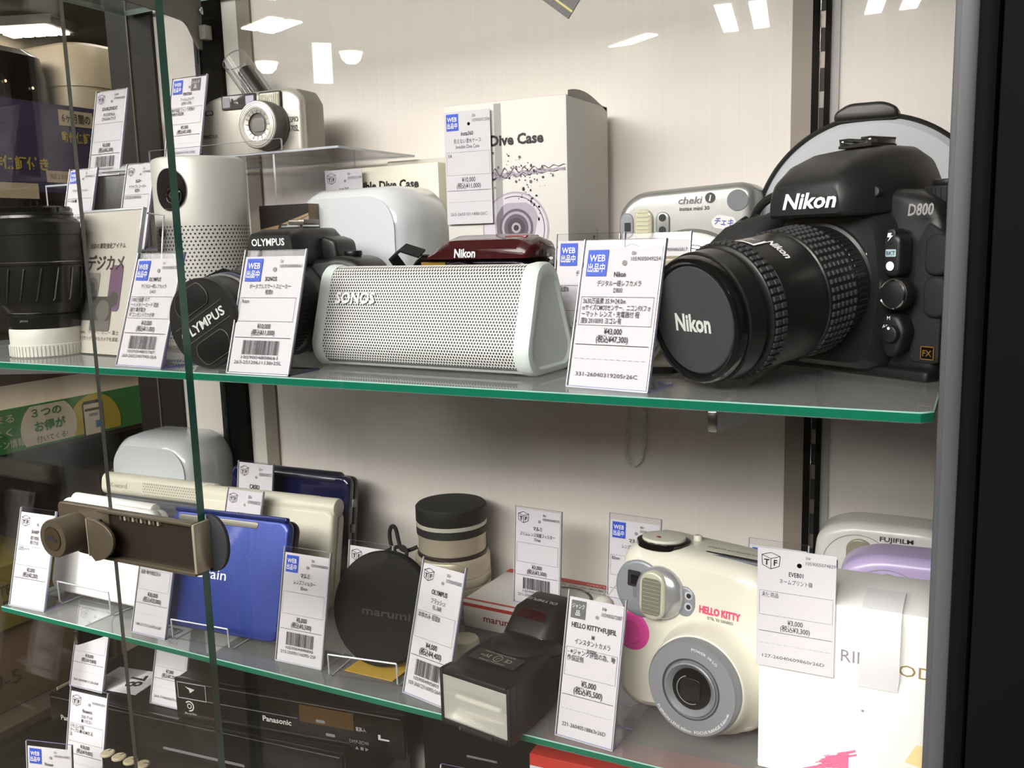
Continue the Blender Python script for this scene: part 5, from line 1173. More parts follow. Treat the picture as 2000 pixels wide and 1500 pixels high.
# ================================================================== things on the lower shelf
def easel(label, loc, rz, w_, depth=0.05, lip=0.018, h_=0.05, wave=True):
    """clear bent display easel: front lip, floor, sloping back rest"""
    t = thing('display_easel', label, 'display easel', loc, rz, 'clear display easels')
    hw = w_ / 2
    prof = [(0.0, lip), (0.0005, 0.004), (0.004, 0.0008), (depth * 0.72, 0.0008), (depth * 0.85, 0.006), (depth * 1.25, h_)]
    m = MB()
    n = len(prof); vs = [(-hw, y, z) for y, z in prof] + [(hw, y, z) for y, z in prof]
    m.add(vs, [(i, i + 1, n + i + 1, n + i) for i in range(n - 1)], ACRYL)
    for s in (-hw, hw): m.tube([(s, y, z) for y, z in prof], 0.0007, AEDGEC, 6)
    for k in (0, n - 1): m.tube([(-hw, prof[k][0], prof[k][1]), (hw, prof[k][0], prof[k][1])], 0.0007, AEDGEC, 6)
    m.build('bent_sheet', t)
    return t

def dictionary(label, loc, rz, w_, h_, th, lean, shell, hinge='bar', text=None, side=None, r=0.012, mesh=False, extra=None):
    """closed clamshell electronic dictionary standing on its front edge; hinge along the top"""
    t = thing('electronic_dictionary', label, 'electronic dictionary', loc, rz, 'electronic dictionaries stood on edge')
    X = T(rx=-lean)
    m = MB(); m.prism(rrect(w_, h_, r, 6, 0, h_ / 2), 0.0, th * 0.52, shell, bev=0.0035, seg=4, X=X); m.build('lid', t)
    m = MB(); m.prism(rrect(w_ * 0.985, h_ * 0.985, r, 6, 0, h_ / 2), th * 0.50, th, side or shell, bev=0.003, seg=3, X=X); m.build('base', t)
    return t, X

blue = M('dict_blue', '#2a3f8f', 0.32, metal=0.35, coat=0.3, bump=0.35, bscale=1500)
blued = M('dict_blue_rim', '#1c2a66', 0.25, metal=0.4, coat=0.4)
t, X = dictionary('blue electronic dictionary with white lettering leaning on a clear easel', (-0.5665, 0.5355, ZL + 0.0068), 4, 0.1255, 0.1000, 0.019, 17, blue, side=M('dict_black', '#15151a', 0.3), r=0.009)
m = MB(); m.prism(rrect(0.086, 0.0055, 0.002, 3, -0.012, 0.0935), -0.0006, 0.001, M('hinge_silver', '#9a978c', 0.3, metal=0.6), bev=0.0006, X=X); m.prism(rrect(0.120, 0.0042, 0.002, 3, 0, 0.1005), -0.0010, 0.004, blued, bev=0.0008, X=X); m.build('hinge', t)
m = MB(); m.text('Brain', WHITEINK, -0.011, 0.0490, 0.0088, w=0.0305, bold=0.005, d=0.0004, X=X); m.build('logo', t)
easel('clear easel under the blue dictionary', (-0.570, 0.522, ZL), 4, 0.060, 0.06, 0.020)

cream = M('dict_cream', '#d8d5c2', 0.42)
t, X = dictionary('cream electronic dictionary with a rounded hinge bar behind the blue one', (-0.5900, 0.6100, ZL + 0.0046), 3, 0.158, 0.0900, 0.022, 12, cream, r=0.008)
m = MB(); m.cyl(0.0088, -0.078, 0.079, cream, 28, 0.002, X @ T(0, 0.010, 0.0922, ry=90)); m.cyl(0.0091, -0.050, 0.056, cream, 28, 0.0005, X @ T(0, 0.010, 0.0922, ry=90)); m.build('hinge', t)
m = MB(); m.box(0.0745, 0.0785, 0.002, 0.008, 0.062, 0.070, M('stylus_violet', '#6d6f97', 0.4), bev=0.0006, X=X); m.build('side_button', t)

navy = M('dict_navy', '#14163a', 0.12, coat=0.6); navyd = M('dict_navy_rim', '#1a1a2a', 0.3, coat=0.3)
t, X = dictionary('dark navy glossy dictionary standing behind the cream one', (-0.6130, 0.6750, ZL + 0.0032), 1, 0.150, 0.105, 0.020, 9, navy, side=navyd, r=0.008)
m = MB(); m.cyl(0.0082, -0.060, 0.060, navyd, 28, 0.002, X @ T(0, 0.008, 0.100, ry=90)); m.build('hinge', t)
m = MB()
for z in (0.05, 0.075): m.box(0.0735, 0.0765, 0.006, 0.012, z, z + 0.008, GREYP, bev=0.0006, X=X)
m.build('side_button', t)

pale = M('dict_white', '#e6e6e2', 0.35)
t, X = dictionary('sunlit white electronic dictionary behind the bronze lock', (-0.7310, 0.5480, ZL + 0.0064), 0, 0.130, 0.0900, 0.021, 14, pale, r=0.011)
m = MB(); m.cyl(0.0060, -0.055, 0.055, pale, 24, 0.0015, X @ T(0, 0.010, 0.0890, ry=90)); m.box(-0.052, -0.047, -0.0004, 0.001, 0.080, 0.0835, GREYP, X=X); m.build('hinge', t)
easel('clear easel under the white dictionary', (-0.7285, 0.534, ZL), 0, 0.070, 0.06, 0.024)

grey_d = M('dict_greyback', '#4a4b50', 0.5)
t, X = dictionary('dictionary with a cream speaker bar over a dark grey lid below the label printer', (-0.7480, 0.6310, ZL + 0.0028), 2, 0.148, 0.074, 0.02, 8, grey_d, r=0.006)
dots = MDots('bar_dots', '#d3d0be', '#3c3b38', 0.0032, 0.00055, 'xz', 0.0, 0.45)
m = MB(); loops = []
for x in (-0.0765, -0.075, 0.075, 0.0765):
    s = 0.85 if abs(x) > 0.076 else 1.0
    loops.append([(x, 0.008 + y * s, 0.0845 + z * s) for y, z in rrect(0.018, 0.023, 0.008, 6)])
m.loft(loops, cream, X=X); m.build('hinge', t)
m = MB(); m.plate(rrect(0.088, 0.0125, 0.001, 2, 0.028, 0.0845), dots, 0.0013, X); m.text('EX-word', M('exword_ink', '#a7a491', 0.5), -0.0525, 0.0845, 0.0055, w=0.028, al='c', d=0.0014, X=X); m.build('speaker_panel', t)

# ---------------------------------------------------------------- round black filter on its easel
t = thing('filter_case', 'large round black lens filter case standing on a clear easel', 'lens filter', (-0.4085, 0.5440, ZL + 0.0046), 3, rx=0)
X = T(rx=-17) @ T(0, 0, 0.0445) @ T(rx=90)
m = MB(); m.lathe([(0, -0.009), (0.042, -0.009), (0.0445, -0.0075), (0.0445, -0.0015), (0.0430, 0.0), (0.0, 0.0008)], M('filter_black', '#0e0d0c', 0.65, spec=0.2), 80, X); m.build('cap', t)
m = MB(); m.text('marumi', M('emboss_grey', '#33312e', 0.35), 0.006, 0.0, 0.0062, w=0.044, bold=0.02, d=0.0012, X=T(rx=-17) @ T(0, 0, 0.0415)); m.build('emboss', t)
easel('clear easel under the round black filter', (-0.405, 0.524, ZL), 8, 0.058, 0.055, 0.020)
tag(MB().box(-0.43, -0.385, 0.534, 0.566, ZL + 0.0013, ZL + 0.0019, M('yellow_card', '#c9a33a', 0.6)).build('yellow_slip'), 'yellow paper slip lying under the round black filter', 'paper')

# ---------------------------------------------------------------- bronze lens
def bronze_lens():
    t = thing('converter_lens', 'short champagne coloured lens with a black cap at the back of the lower shelf', 'lens', (-0.4245, 0.6930, ZL))
    BZ = M('bronze_satin', '#c0b69f', 0.33, metal=0.45); BK = M('cap_flat', '#232221', 0.6)
    m = MB(); m.lathe([(0, 0), (0.0335, 0), (0.0345, 0.001), (0.0345, 0.021), (0.0340, 0.0215), (0.0340, 0.0235), (0.0348, 0.024), (0.0348, 0.030), (0.034, 0.031), (0.0345, 0.0316), (0.0345, 0.046), (0.0338, 0.047), (0.031, 0.049), (0.0305, 0.052), (0.0310, 0.0525), (0.0310, 0.064), (0.0318, 0.0665), (0.0318, 0.068), (0, 0.068)], BZ, 72); m.build('barrel', t)
    m = MB(); m.lathe([(0.0312, 0.0476), (0.0322, 0.0480), (0.0318, 0.0512), (0.0306, 0.0516)], M('brown_band', '#2e2420', 0.35), 72); m.build('dark_band', t)
    m = MB(); m.lathe([(0.0316, 0.068), (0.0323, 0.0685), (0.0323, 0.0745), (0.0316, 0.075)], BK, 72); m.build('grip_band', t)
    m = MB(); m.lathe([(0.0316, 0.075), (0.0324, 0.0755), (0.0324, 0.0785), (0.0316, 0.079)], M('band_pale', '#cfcabd', 0.25, metal=0.3), 72); m.build('bright_band', t)
    m = MB(); m.lathe([(0.0, 0.079), (0.0318, 0.079), (0.0325, 0.080), (0.0325, 0.0925), (0.0310, 0.0940), (0.0, 0.0942)], BK, 72); m.build('front_cap', t)
    m = MB(); SB = M('braided_strap')
    m.tube(spline([(-0.033, -0.008, 0.050), (-0.040, -0.014, 0.0475), (-0.046, -0.016, 0.049), (-0.050, -0.014, 0.056), (-0.054, -0.012, 0.066), (-0.058, -0.012, 0.068), (-0.061, -0.012, 0.062), (-0.059, -0.014, 0.052), (-0.052, -0.018, 0.046), (-0.042, -0.022, 0.042), (-0.036, -0.024, 0.044), (-0.038, -0.02, 0.050), (-0.05, -0.014, 0.050), (-0.075, -0.012, 0.038), (-0.095, -0.012, 0.028)], 5), 0.0019, SB, 10); m.build('cord', t)
bronze_lens()

# ---------------------------------------------------------------- white filter box
RED = M('box_red', '#b4362c', 0.45)
t = thing('filter_box', 'flat white carton with red stripes and a printed ring on its lid', 'box', (-0.3270, 0.6445, ZL), -3)
hw, dd, hh = 0.0615, 0.084, 0.0242; WB = M('box_white', '#d5d2cc', 0.5)
m = MB(); m.box(-hw, hw, 0, dd, 0, hh, WB, bev=0.0008); m.build('carton', t)
m = MB(); m.plate([(-hw, hh - 0.0055), (hw, hh - 0.0055), (hw, hh - 0.0025), (-hw, hh - 0.0025)], RED, 0.0002)
m.text('marumi', M('box_red_text', '#8e2432', 0.5), -0.041, hh - 0.0135, 0.0060, w=0.0300, al='l', bold=0.02, d=0.0003)
X = T(0, 0, hh, rx=-90)   # lid plane: x right, z up the lid
m.plate([(-hw, dd - 0.011), (hw, dd - 0.011), (hw, dd - 0.003), (-hw, dd - 0.003)], RED, 0.0003, X); m.plate([(-hw, 0.001), (hw, 0.001), (hw, 0.004), (-hw, 0.004)], RED, 0.0003, X)
m.text('marumi', M('box_pale_red', '#dca39a', 0.5), 0.036, dd - 0.007, 0.005, w=0.030, bold=0.02, d=0.0005, X=X); m.text('STATIC SLIM LENS PROTECT/Adp', INK, 0.022, dd - 0.0165, 0.0042, w=0.060, d=0.0004, X=X); m.text('帯電防止レンズ保護フィルター', GREYINK, 0.024, dd - 0.023, 0.0032, w=0.048, d=0.0004, X=X)
m.ringplate(0.0255, 0.0282, M('ring_print', '#2a2624', 0.4), 0.014, 0.036, 0.0005, 64, X); m.build('print', t)

# ---------------------------------------------------------------- flash unit lying with its head towards the glass
def flash_unit():
    t = thing('flash_unit', 'black camera flash lying down with its lit window towards the glass', 'camera flash', (-0.2920, 0.4960, ZL), -9)
    FB = M('flash_black', '#1b1a19', 0.5, bump=0.2, bscale=2500)
    w0, h0 = 0.0605, 0.041; loops = []
    for y, sw, z0, z1 in ((0.0085, 0.99, 0.0, 0.0405), (0.012, 1.0, 0.0, 0.0412), (0.030, 0.97, 0.0, 0.0435), (0.052, 0.92, 0.002, 0.0445), (0.062, 0.84, 0.005, 0.040)):
        loops.append([(x, y, z) for x, z in rrect(w0 * sw, z1 - z0, 0.006, 4, 0, (z0 + z1) / 2)])
    m = MB(); m.loft(loops, FB); h = m.build('head', t)
    m = MB()
    for (a0, a1, b0, b1) in ((-0.0300, -0.0268, 0.0, 0.0405), (0.0268, 0.0300, 0.0, 0.0405), (-0.0270, 0.0270, 0.0, 0.0042), (-0.0270, 0.0270, 0.0362, 0.0405)): m.box(a0, a1, 0.0, 0.0095, b0, b1, FB, bev=0.0012)
    m.build('bezel', h)
    m = MB(); nz = 14; vs = []; fs = []
    for i in range(nz + 1):
        zz = 0.0040 + 0.0324 * i / nz
        for xx in (-0.0270, -0.020, 0.020, 0.0270):
            dp = 0.0088 - 0.0070 * ((zz - 0.0202) / 0.0162) ** 2 if abs(xx) < 0.025 else 0.0012
            vs.append((xx, dp, zz))
    for i in range(nz):
        for j in range(3): fs.append((i * 4 + j, i * 4 + j + 1, i * 4 + j + 5, i * 4 + j + 4))
    m.add(vs, fs, M('reflector', '#c9c8be', 0.22, metal=0.8)); m.build('reflector', h)
    m = MB(); m.tube([(-0.019, 0.0052, 0.0202), (0.019, 0.0052, 0.0202)], 0.0018, M('xenon_tube', '#d8d6c8', 0.1, spec=0.9), 12); m.build('tube', h)
    m = MB(); CR = MG('fresnel_sheet', (0.93, 0.93, 0.9), 1.5, haze=0.36, hazecol=(0.92, 0.91, 0.84)); m.add([(-0.0270, 0.0006, 0.0040), (0.0270, 0.0006, 0.0040), (0.0270, 0.0006, 0.0364), (-0.0270, 0.0006, 0.0364)], [(0, 1, 2, 3)], CR)
    for k in range(25): m.add([(-0.0268, 0.0004, 0.0045 + k * 0.00127), (0.0268, 0.0004, 0.0045 + k * 0.00127), (0.0268, -0.0001, 0.0050 + k * 0.00127), (-0.0268, -0.0001, 0.0050 + k * 0.00127)], [(0, 1, 2, 3)], CR)
    m.build('flash_window', h)
    m = MB(); m.box(-0.012, 0.016, -0.002, 0.004, 0.0005, 0.0034, FB, bev=0.0006); m.box(-0.012, -0.0108, -0.0022, 0.0, 0.0008, 0.003, CHROME); m.build('diffuser_tab', h)
    m = MB(); X = T(0, 0.024, 0.0434, rx=-90 + 3.5); LB = M('flash_label', '#33322f', 0.4)
    m.plate(rrect(0.040, 0.0145, 0.0006, 2, 0, 0.002), LB, 0.0006, X)
    m.text('CE  ⊘  3V⎓', M('label_print', '#a4a198', 0.5), 0, 0.002, 0.0042, w=0.026, d=0.0009, X=X, rot=180); m.text('ELECTRONIC FLASH', M('label_print'), 0, 0.0072, 0.0014, w=0.026, d=0.0009, X=X, rot=180); m.text('MADE IN CHINA', M('label_print'), 0, -0.0034, 0.0014, w=0.022, d=0.0009, X=X, rot=180)
    for sx in (-1, 1): m.plate(circ(0.0018, 14, sx * 0.024, -0.018), INK, 0.0004, X)
    m.build('rating_label', h)
    # swivel drum
    m = MB(); Xd = T(0.001, 0.060, 0.036, rx=-10); m.cyl(0.0285, -0.014, 0.004, FB, 48, 0.003, Xd); m.lathe([(0.027, 0.004), (0.024, 0.0075), (0.018, 0.0095), (0.0, 0.0100)], FB, 48, Xd); m.build('swivel', t)
    # body block behind with the dark red window
    loops = []
    for y, hw2, z1 in ((0.066, 0.019, 0.046), (0.070, 0.0215, 0.051), (0.082, 0.023, 0.0605), (0.106, 0.023, 0.062), (0.122, 0.021, 0.055)):
        loops.append([(x - 0.005, y, z) for x, z in rpoly([(-hw2, 0.0), (hw2, 0.0), (hw2, z1 * .8), (hw2 * .72, z1), (-hw2 * .72, z1), (-hw2, z1 * .8)], 0.004, 3)])
    m = MB(); m.loft(loops, FB); b = m.build('body', t)
    m = MB(); m.prism(rpoly([(-0.0165, 0.001), (0.0165, 0.001), (0.0125, 0.0225), (-0.0125, 0.0225)], 0.003), -0.0015, 0.002, M('dark_red_window', '#2a070b', 0.08, coat=0.8), bev=0.001, X=T(-0.005, 0.0660, 0.0415, rx=-38)); m.build('sensor_window', b)
    m = MB(); m.text('OLYMPUS', M('label_print'), 0, 0, 0.0042, w=0.026, bold=0.01, X=T(-0.005, 0.091, 0.0618, rx=-90), rot=180, d=0.0006); m.build('logo', b)
    m = MB(); m.box(-0.018, 0.010, 0.121, 0.132, 0.020, 0.024, DARKMETAL, bev=0.001); m.build('foot', t)
flash_unit()
tag(MB().lathe([(0, 0), (0.0115, 0), (0.012, 0.001), (0.012, 0.026), (0.011, 0.028), (0, 0.028)], M('case_cream', '#cdc9b2', 0.4), 32, T(-0.3435, 0.572, ZL)).build('cream_film_case'), 'small cream cylinder just behind the 4,000 yen card', 'film case')

# ---------------------------------------------------------------- white instant camera with pink details
def white_instant():
    t = thing('instant_camera', 'white instant camera with a pink round button and a big grey lens ring', 'camera', (-0.1660, 0.5600, ZL + 0.0034), -10, rx=-4)
    WH = M('instant_white', '#d9d7c8', 0.33, coat=0.15); PK = M('pink', '#d8479a', 0.4); LG = M('lens_grey', '#898b90', 0.35, metal=0.2)
    W2, H = 0.0560, 0.117
    m = MB(); loops = []
    out = lambda s, zs: [(x * s, z) for x, z in rpoly([(-0.054, 0.008), (-0.040, 0.0), (-0.012, 0.004), (0.012, 0.0), (0.048, 0.004), (0.056, 0.030), (0.0555, 0.095), (0.052, 0.114), (0.02, 0.1165), (-0.045, 0.1185), (-0.054, 0.110), (-0.053, 0.06)], [0.01, 0.012, 0.014, 0.012, 0.012, 0.02, 0.02, 0.010, 0.02, 0.010, 0.012, 0.03], 5)]
    cen = (0, 0.06)
    for y, s in ((-0.002, 0.86), (0.001, 0.93), (0.006, 0.975), (0.014, 1.0), (0.045, 1.0), (0.052, 0.97)):
        loops.append([(x * s, y, 0.06 + (z - 0.06) * s) for x, z in out(1, 1)])
    m.loft(loops, WH); m.build('body', t)
    # lens hill low on the right
    cx, cz = 0.017, 0.0395
    m = MB(); X = T(cx, 0, cz, rx=90)
    m.lathe([(0.0405, -0.004), (0.0365, 0.003), (0.0345, 0.010), (0.0335, 0.017), (0.0322, 0.020), (0.031, 0.0205), (0, 0.0205)], WH, 72, X); d = m.build('lens_mound', t)
    m = MB(); m.lathe([(0.0312, 0.0200), (0.0312, 0.0262), (0.0298, 0.0282), (0.0200, 0.0290), (0.0192, 0.0282), (0.0178, 0.0282), (0.0174, 0.0298), (0.0166, 0.0304), (0.0135, 0.0275), (0.0126, 0.0262)], LG, 72, X); m.lathe([(0.0197, 0.0290), (0.0193, 0.0284), (0.0187, 0.0290)], M('ring_line', '#4a4b50', 0.4), 72, X)
    r = m.build('lens_ring', t)
    m = MB(); m.lathe([(0.0136, 0.0268), (0.0130, 0.0280), (0.0112, 0.0285), (0, 0.0272)], GLOSSB, 56, X); m.prism(rrect(0.0135, 0.0145, 0.003, 4, cx, cz), -0.0292, -0.0285, M('window_black', '#161518', 0.08, coat=0.5), bev=0.0003); m.ringplate(0.0088, 0.0093, M('lens_line', '#8b8b8b', 0.3), cx, cz, 0.0296, 40, a0=110, a1=300); m.build('lens', t)
    m = MB()
    def arc(s, a_mid, rr, h_, w_, flip):
        if flip: return m.text(s, WHITEINK, 0, 0, h_, w=w_, warp=lambda x, z: Vector((cx + (rr - z) * sin(a_mid + x / rr), -0.0290, cz - (rr - z) * cos(a_mid + x / rr))) if True else None)
        return m.text(s, WHITEINK, 0, 0, h_, w=w_, warp=lambda x, z: Vector((cx + (rr + z) * sin(a_mid + x / rr), -0.0287, cz + (rr + z) * cos(a_mid + x / rr))))
    arc('FUJINON LENS 60mm  FOCUS RANGE 0.6m-∞', 0.15, 0.0272, 0.0019, 0.060, True); arc('POWER  HI LO', 0.35, 0.0262, 0.0018, 0.019, False); m.build('ring_lettering', r)
    # viewfinder, flash, sensor cluster
    m = MB(); G1 = M('cluster_grey', '#8d9197', 0.35, metal=0.2)
    m.prism(circ(0.0195, 40, -0.0355, 0.0875, 0.0205), -0.0035, 0.006, G1, bev=0.003); m.prism(rpoly([(-0.0415, 0.0985), (-0.033, 0.0985), (-0.028, 0.083), (-0.0395, 0.081)], 0.001), -0.0042, -0.003, M('funnel_grey', '#6e7278', 0.4)); m.plate(rrect(0.0098, 0.0112, 0.001, 3, -0.0392, 0.0945), INK, 0.0046); m.plate(rrect(0.0058, 0.0066, 0.0006, 2, -0.0385, 0.0938), GLOSSB, 0.0049); m.build('viewfinder', t)
    m = MB(); m.lathe([(0.0185, 0.0), (0.0180, 0.004), (0.0155, 0.0075), (0.010, 0.0095), (0, 0.010)], M('chrome_dome', '#b9babd', 0.2, metal=0.6), 48, T(-0.0200, 0.0, 0.0880, rx=90)); h = m.build('flash_dome', t)
    m = MB(); m.prism(rrect(0.0195, 0.0335, 0.0095, 8, -0.0220, 0.0875), -0.0115, -0.004, M('flash_glass', '#b9b9a6', 0.06, spec=0.9, coat=0.6), bev=0.002); m.plate(rrect(0.0140, 0.0250, 0.003, 4, -0.0220, 0.0870), M('flash_core', '#8e8d7c', 0.25, metal=0.4), 0.0118)
    for k in range(9): m.box(-0.0283, -0.0157, -0.01195, -0.0118, 0.0758 + k * 0.0027, 0.0760 + k * 0.0027, M('flash_rib_grey', '#a3a192', 0.3))
    m.build('flash_window', h)
    m = MB(); m.prism(rpoly([(-0.006, 0.0755), (0.0015, 0.0755), (0.0058, 0.082), (0.0055, 0.092), (0.0, 0.0965), (-0.006, 0.0955)], 0.003), -0.003, 0.004, G1, bev=0.0015)
    for z in (0.0905, 0.0830): m.plate(circ(0.0028, 18, 0.0012, z), M('sensor_pale', '#b9bcc2', 0.3), 0.0033); m.plate(circ(0.0017, 16, 0.0015, z), INK, 0.0036)
    m.build('light_sensor', t)
    # pink shutter button
    m = MB(); X2 = T(-0.0410, -0.001, 0.0565, rx=90); m.cyl(0.0135, -0.004, 0.0020, PK, 48, 0.001, X2); m.lathe([(0.0098, 0.0020), (0.0095, 0.0008), (0.0090, 0.0020)], M('pink_dark', '#8e2560', 0.5), 40, X2); m.lathe([(0.0090, 0.0021), (0.0080, 0.0034), (0, 0.0038)], PK, 40, X2); m.build('shutter_button', t)
    m = MB(); m.box(-0.0565, -0.0515, 0.010, 0.040, 0.040, 0.088, PK, bev=0.002); m.build('pink_side', t)
    # top: mode dial and film slot
    m = MB(); Xt = T(-0.029, 0.018, 0.1172); m.lathe([(0.0185, -0.002), (0.0185, 0.0015), (0.0165, 0.0022), (0.0, 0.0022)], GLOSSB, 48, Xt); m.lathe([(0.0150, 0.0020), (0.0148, 0.0040), (0.0, 0.0052)], WH, 44, Xt); m.plate(circ(0.0016, 14, 0, 0), M('red_dot', '#b52a2a', 0.4), 0, T(-0.029, 0.010, 0.1225, rx=-90)); m.text('○ ☼ ☁', WHITEINK, 0, 0, 0.0026, w=0.014, X=T(-0.025, 0.0012, 0.1197, rx=-90), d=0.0002); m.build('mode_dial', t)
    m = MB(); m.prism(rrect(0.070, 0.0075, 0.0036, 5, 0.019, 0.0), -0.0008, 0.003, M('slot_grey', '#5f6268', 0.4), bev=0.0006, X=T(0, 0.016, 0.1158, rx=-90)); m.prism(rrect(0.064, 0.0026, 0.0013, 4, 0.019, 0.0), -0.0012, 0.0, INK, X=T(0, 0.016, 0.1158, rx=-90)); m.text('FUJIFILM instax', M('slot_print', '#4b4d52', 0.5), 0.018, 0.0095, 0.0030, w=0.036, X=T(0, 0.016, 0.1168, rx=-90), rot=180, d=0.0008); m.build('film_slot', t)
    m = MB(); m.text('HELLO KITTY', M('pink_print', '#d84a74', 0.5), 0.0230, 0.0835, 0.0048, w=0.0285, bold=0.045, d=0.0026); m.text("©'76, '03 SANRIO", INK, 0.0235, 0.0785, 0.0021, w=0.018, d=0.0026); m.build('lettering', t)
    m = MB(); m.cyl(0.003, 0, 0.004, WH, 16, 0.0006, T(-0.012, 0.036, 0.1172)); m.build('strap_lug', t)
    # bead charm on a thin cord at the left
    m = MB(); X3 = T(-0.0680, 0.004, 0.0650); m.lathe([(0, -0.0085), (0.005, -0.007), (0.0085, 0), (0.007, 0.005), (0.004, 0.008), (0, 0.0088)], M('charm_white', '#cfcfc4', 0.35), 28, X3); m.tube([(-0.0665, 0.006, 0.073), (-0.062, 0.012, 0.082), (-0.056, 0.018, 0.088)], 0.0005, M('cord_pale', '#b8b6aa', 0.6), 6); m.lathe([(0.0, -0.013), (0.0022, -0.0125), (0.0022, -0.0095), (0, -0.0085)], CHROME, 14, X3); m.build('charm', t)
white_instant()

# ---------------------------------------------------------------- tall white box with band, its card, cameras behind
def tall_box():
    x0, x1 = -0.1125, 0.012; y0 = 0.5370; hh = 0.1135
    t = thing('printer_box', 'tall white box with a white strap and a brush stroke print at lower right', 'box', ((x0 + x1) / 2, y0, ZL))
    hw = (x1 - x0) / 2; WB = M('bright_carton', '#efeeea', 0.5)
    m = MB(); m.box(-hw, hw, 0, 0.062, 0, hh, WB, bev=0.001); m.build('carton', t)
    m = MB(); GG = M('print_greyviolet', '#8d8790', 0.4); GO = M('print_goldish', '#b09a6a', 0.35, metal=0.3)
    m.text('RING', GG, -hw + 0.0475, 0.0830, 0.0078, w=0.024, al='l', bold=-0.0, d=0.0002); m.text('ODS', GO, -hw + 0.0790, 0.0800, 0.0072, w=0.024, al='l', d=0.0002)
    PKB = M('brush_pink', '#dd6f95', 0.5); r = random.Random(3)
    base = Vector((-hw + 0.0535, 0.022))
    m.plate([(base.x - 0.017, 0.013), (base.x - 0.010, 0.018), (base.x, 0.021), (base.x, 0.0085), (base.x - 0.006, 0.011), (base.x - 0.012, 0.0095)], PKB, 0.0002)
    for k in range(46):
        a = r.random(); l = 0.003 + r.random() * 0.010; x = base.x - 0.004 - a * 0.036; z = 0.019 - a * 0.020 + r.gauss(0, 0.0022) - a * a * 0.006; th = 0.0002 + r.random() * 0.0008 * (1 - a * .6)
        z2 = z + l * 0.45
        if z > 0.002 and x > -hw + 0.002: m.plate([(x, z - th), (x + l, z2 - th), (x + l, z2 + th), (x, z + th)], PKB, 0.0003 + k * 0.00001)
    m.plate(circ(0.0008, 12, -hw + 0.0605, 0.0505), GG, 0.0003)
    YL_, CY, BL = M('brush_yellow', '#e6d39a', 0.5), M('brush_cyan', '#58b8d8', 0.5), M('brush_blue', '#3c63b8', 0.5)
    bx = -hw + 0.0840
    m.plate([(bx, 0.024), (bx + 0.03, 0.018), (bx + 0.03, 0.034), (bx + 0.006, 0.036)], YL_, 0.0002); m.plate([(bx, 0.001), (bx + 0.03, 0.001), (bx + 0.03, 0.012), (bx, 0.008)], CY, 0.0002); m.plate([(bx, 0.008), (bx + 0.006, 0.011), (bx + 0.03, 0.022), (bx + 0.03, 0.012), (bx + 0.015, 0.009), (bx + 0.004, 0.005)], BL, 0.0003); m.build('print', t)
    m = MB(); xs = -hw + 0.0690; SG = M('strap_white', '#e3e2e4', 0.3)
    m.strip([(xs, 0.030, hh + 0.0012), (xs, 0.006, hh + 0.0022), (xs, -0.0015, hh + 0.0005), (xs, -0.0045, hh - 0.006), (xs, -0.0050, hh - 0.020), (xs, -0.0042, 0.082), (xs, -0.0022, 0.074), (xs - 0.001, -0.0006, 0.066)], 0.0215, 0.0010, (1, 0, 0), SG); m.build('strap', t)
tall_box()
t = thing('paper_price_card', 'white price card taped to the tall white box by the right frame', 'price tag', (-0.0910, 0.5345, ZL + 0.0690), 0)
m = MB(); m.box(-0.0225, 0.0225, -0.0004, 0.0, 0, 0.0745, PAPER); print_card(m, 0.045, 0.0745, dict(icon='tf', c2='04r', c13='1059005074829', maker='EVEB01', name=('ネームプリント機',), box=('未使用品',), price='¥3,000', tax='¥3,300', code='127-26040609860r26D'), 0, '#5d4a42'); m.build('card', t)
def simple_instant(label, loc, rz, col, lettering):
    t = thing('instant_camera', label, 'camera', loc, rz)
    B = M('shell_' + col, col, 0.3, coat=0.2)
    m = MB(); out = rpoly([(-0.052, 0), (0.052, 0), (0.054, 0.06), (0.050, 0.112), (0.030, 0.122), (-0.030, 0.122), (-0.050, 0.112), (-0.054, 0.06)], [0.015, 0.015, 0.03, 0.022, 0.02, 0.02, 0.022, 0.03], 6)
    m.prism(out, 0, 0.038, B, bev=0.008, seg=4); b = m.build('body', t)
    m = MB(); m.ringplate(0.0245, 0.0250, M('shell_line', '#8f918c', 0.5), -0.0200, 0.0880, 0.0003, 48, a0=10, a1=190)
    m.prism(rrect(0.0185, 0.040, 0.009, 7, -0.0190, 0.0900), -0.002, 0.003, M('flash_amber', '#9a9682', 0.12, coat=0.6), bev=0.0015); m.prism(rrect(0.0145, 0.020, 0.002, 3, -0.0190, 0.0880), -0.0028, -0.0015, M('flash_core'), bev=0.0004); m.build('flash', t)
    m = MB(); m.lathe([(0.0062, 0), (0.0062, 0.0022), (0.0050, 0.0030), (0.0036, 0.0012), (0, 0.0010)], M('bezel_dark', '#5c5a62', 0.35), 28, T(0.0010, 0, 0.0975, rx=90)); m.lathe([(0.0034, 0.0014), (0, 0.0020)], INK, 20, T(0.0010, 0, 0.0975, rx=90)); m.build('light_sensor', t)
    m = MB(); m.prism(rrect(0.0090, 0.0105, 0.001, 2, -0.0385, 0.0860), -0.0014, 0.002, INK, bev=0.0004); m.plate(rrect(0.002, 0.002, 0.0004, 2, -0.0385, 0.0885), GREYP, 0.0018); m.build('viewfinder', t)
    m = MB(); m.lathe([(0.030, -0.002), (0.029, 0.006), (0.026, 0.010), (0.014, 0.010), (0.012, 0.004), (0, 0.004)], B, 48, T(0.006, 0, 0.045, rx=90)); m.build('lens_ring', t)
    if lettering:
        m = MB(); m.text('FUJIFILM', M('dark_print', '#3e3d3c', 0.5), 0.0060, 0.1120, 0.0036, w=0.0225, bold=0.02, d=0.0005, X=T(0, 0.0005, 0, rx=-8) if False else None); m.build('lettering', t)
    return t
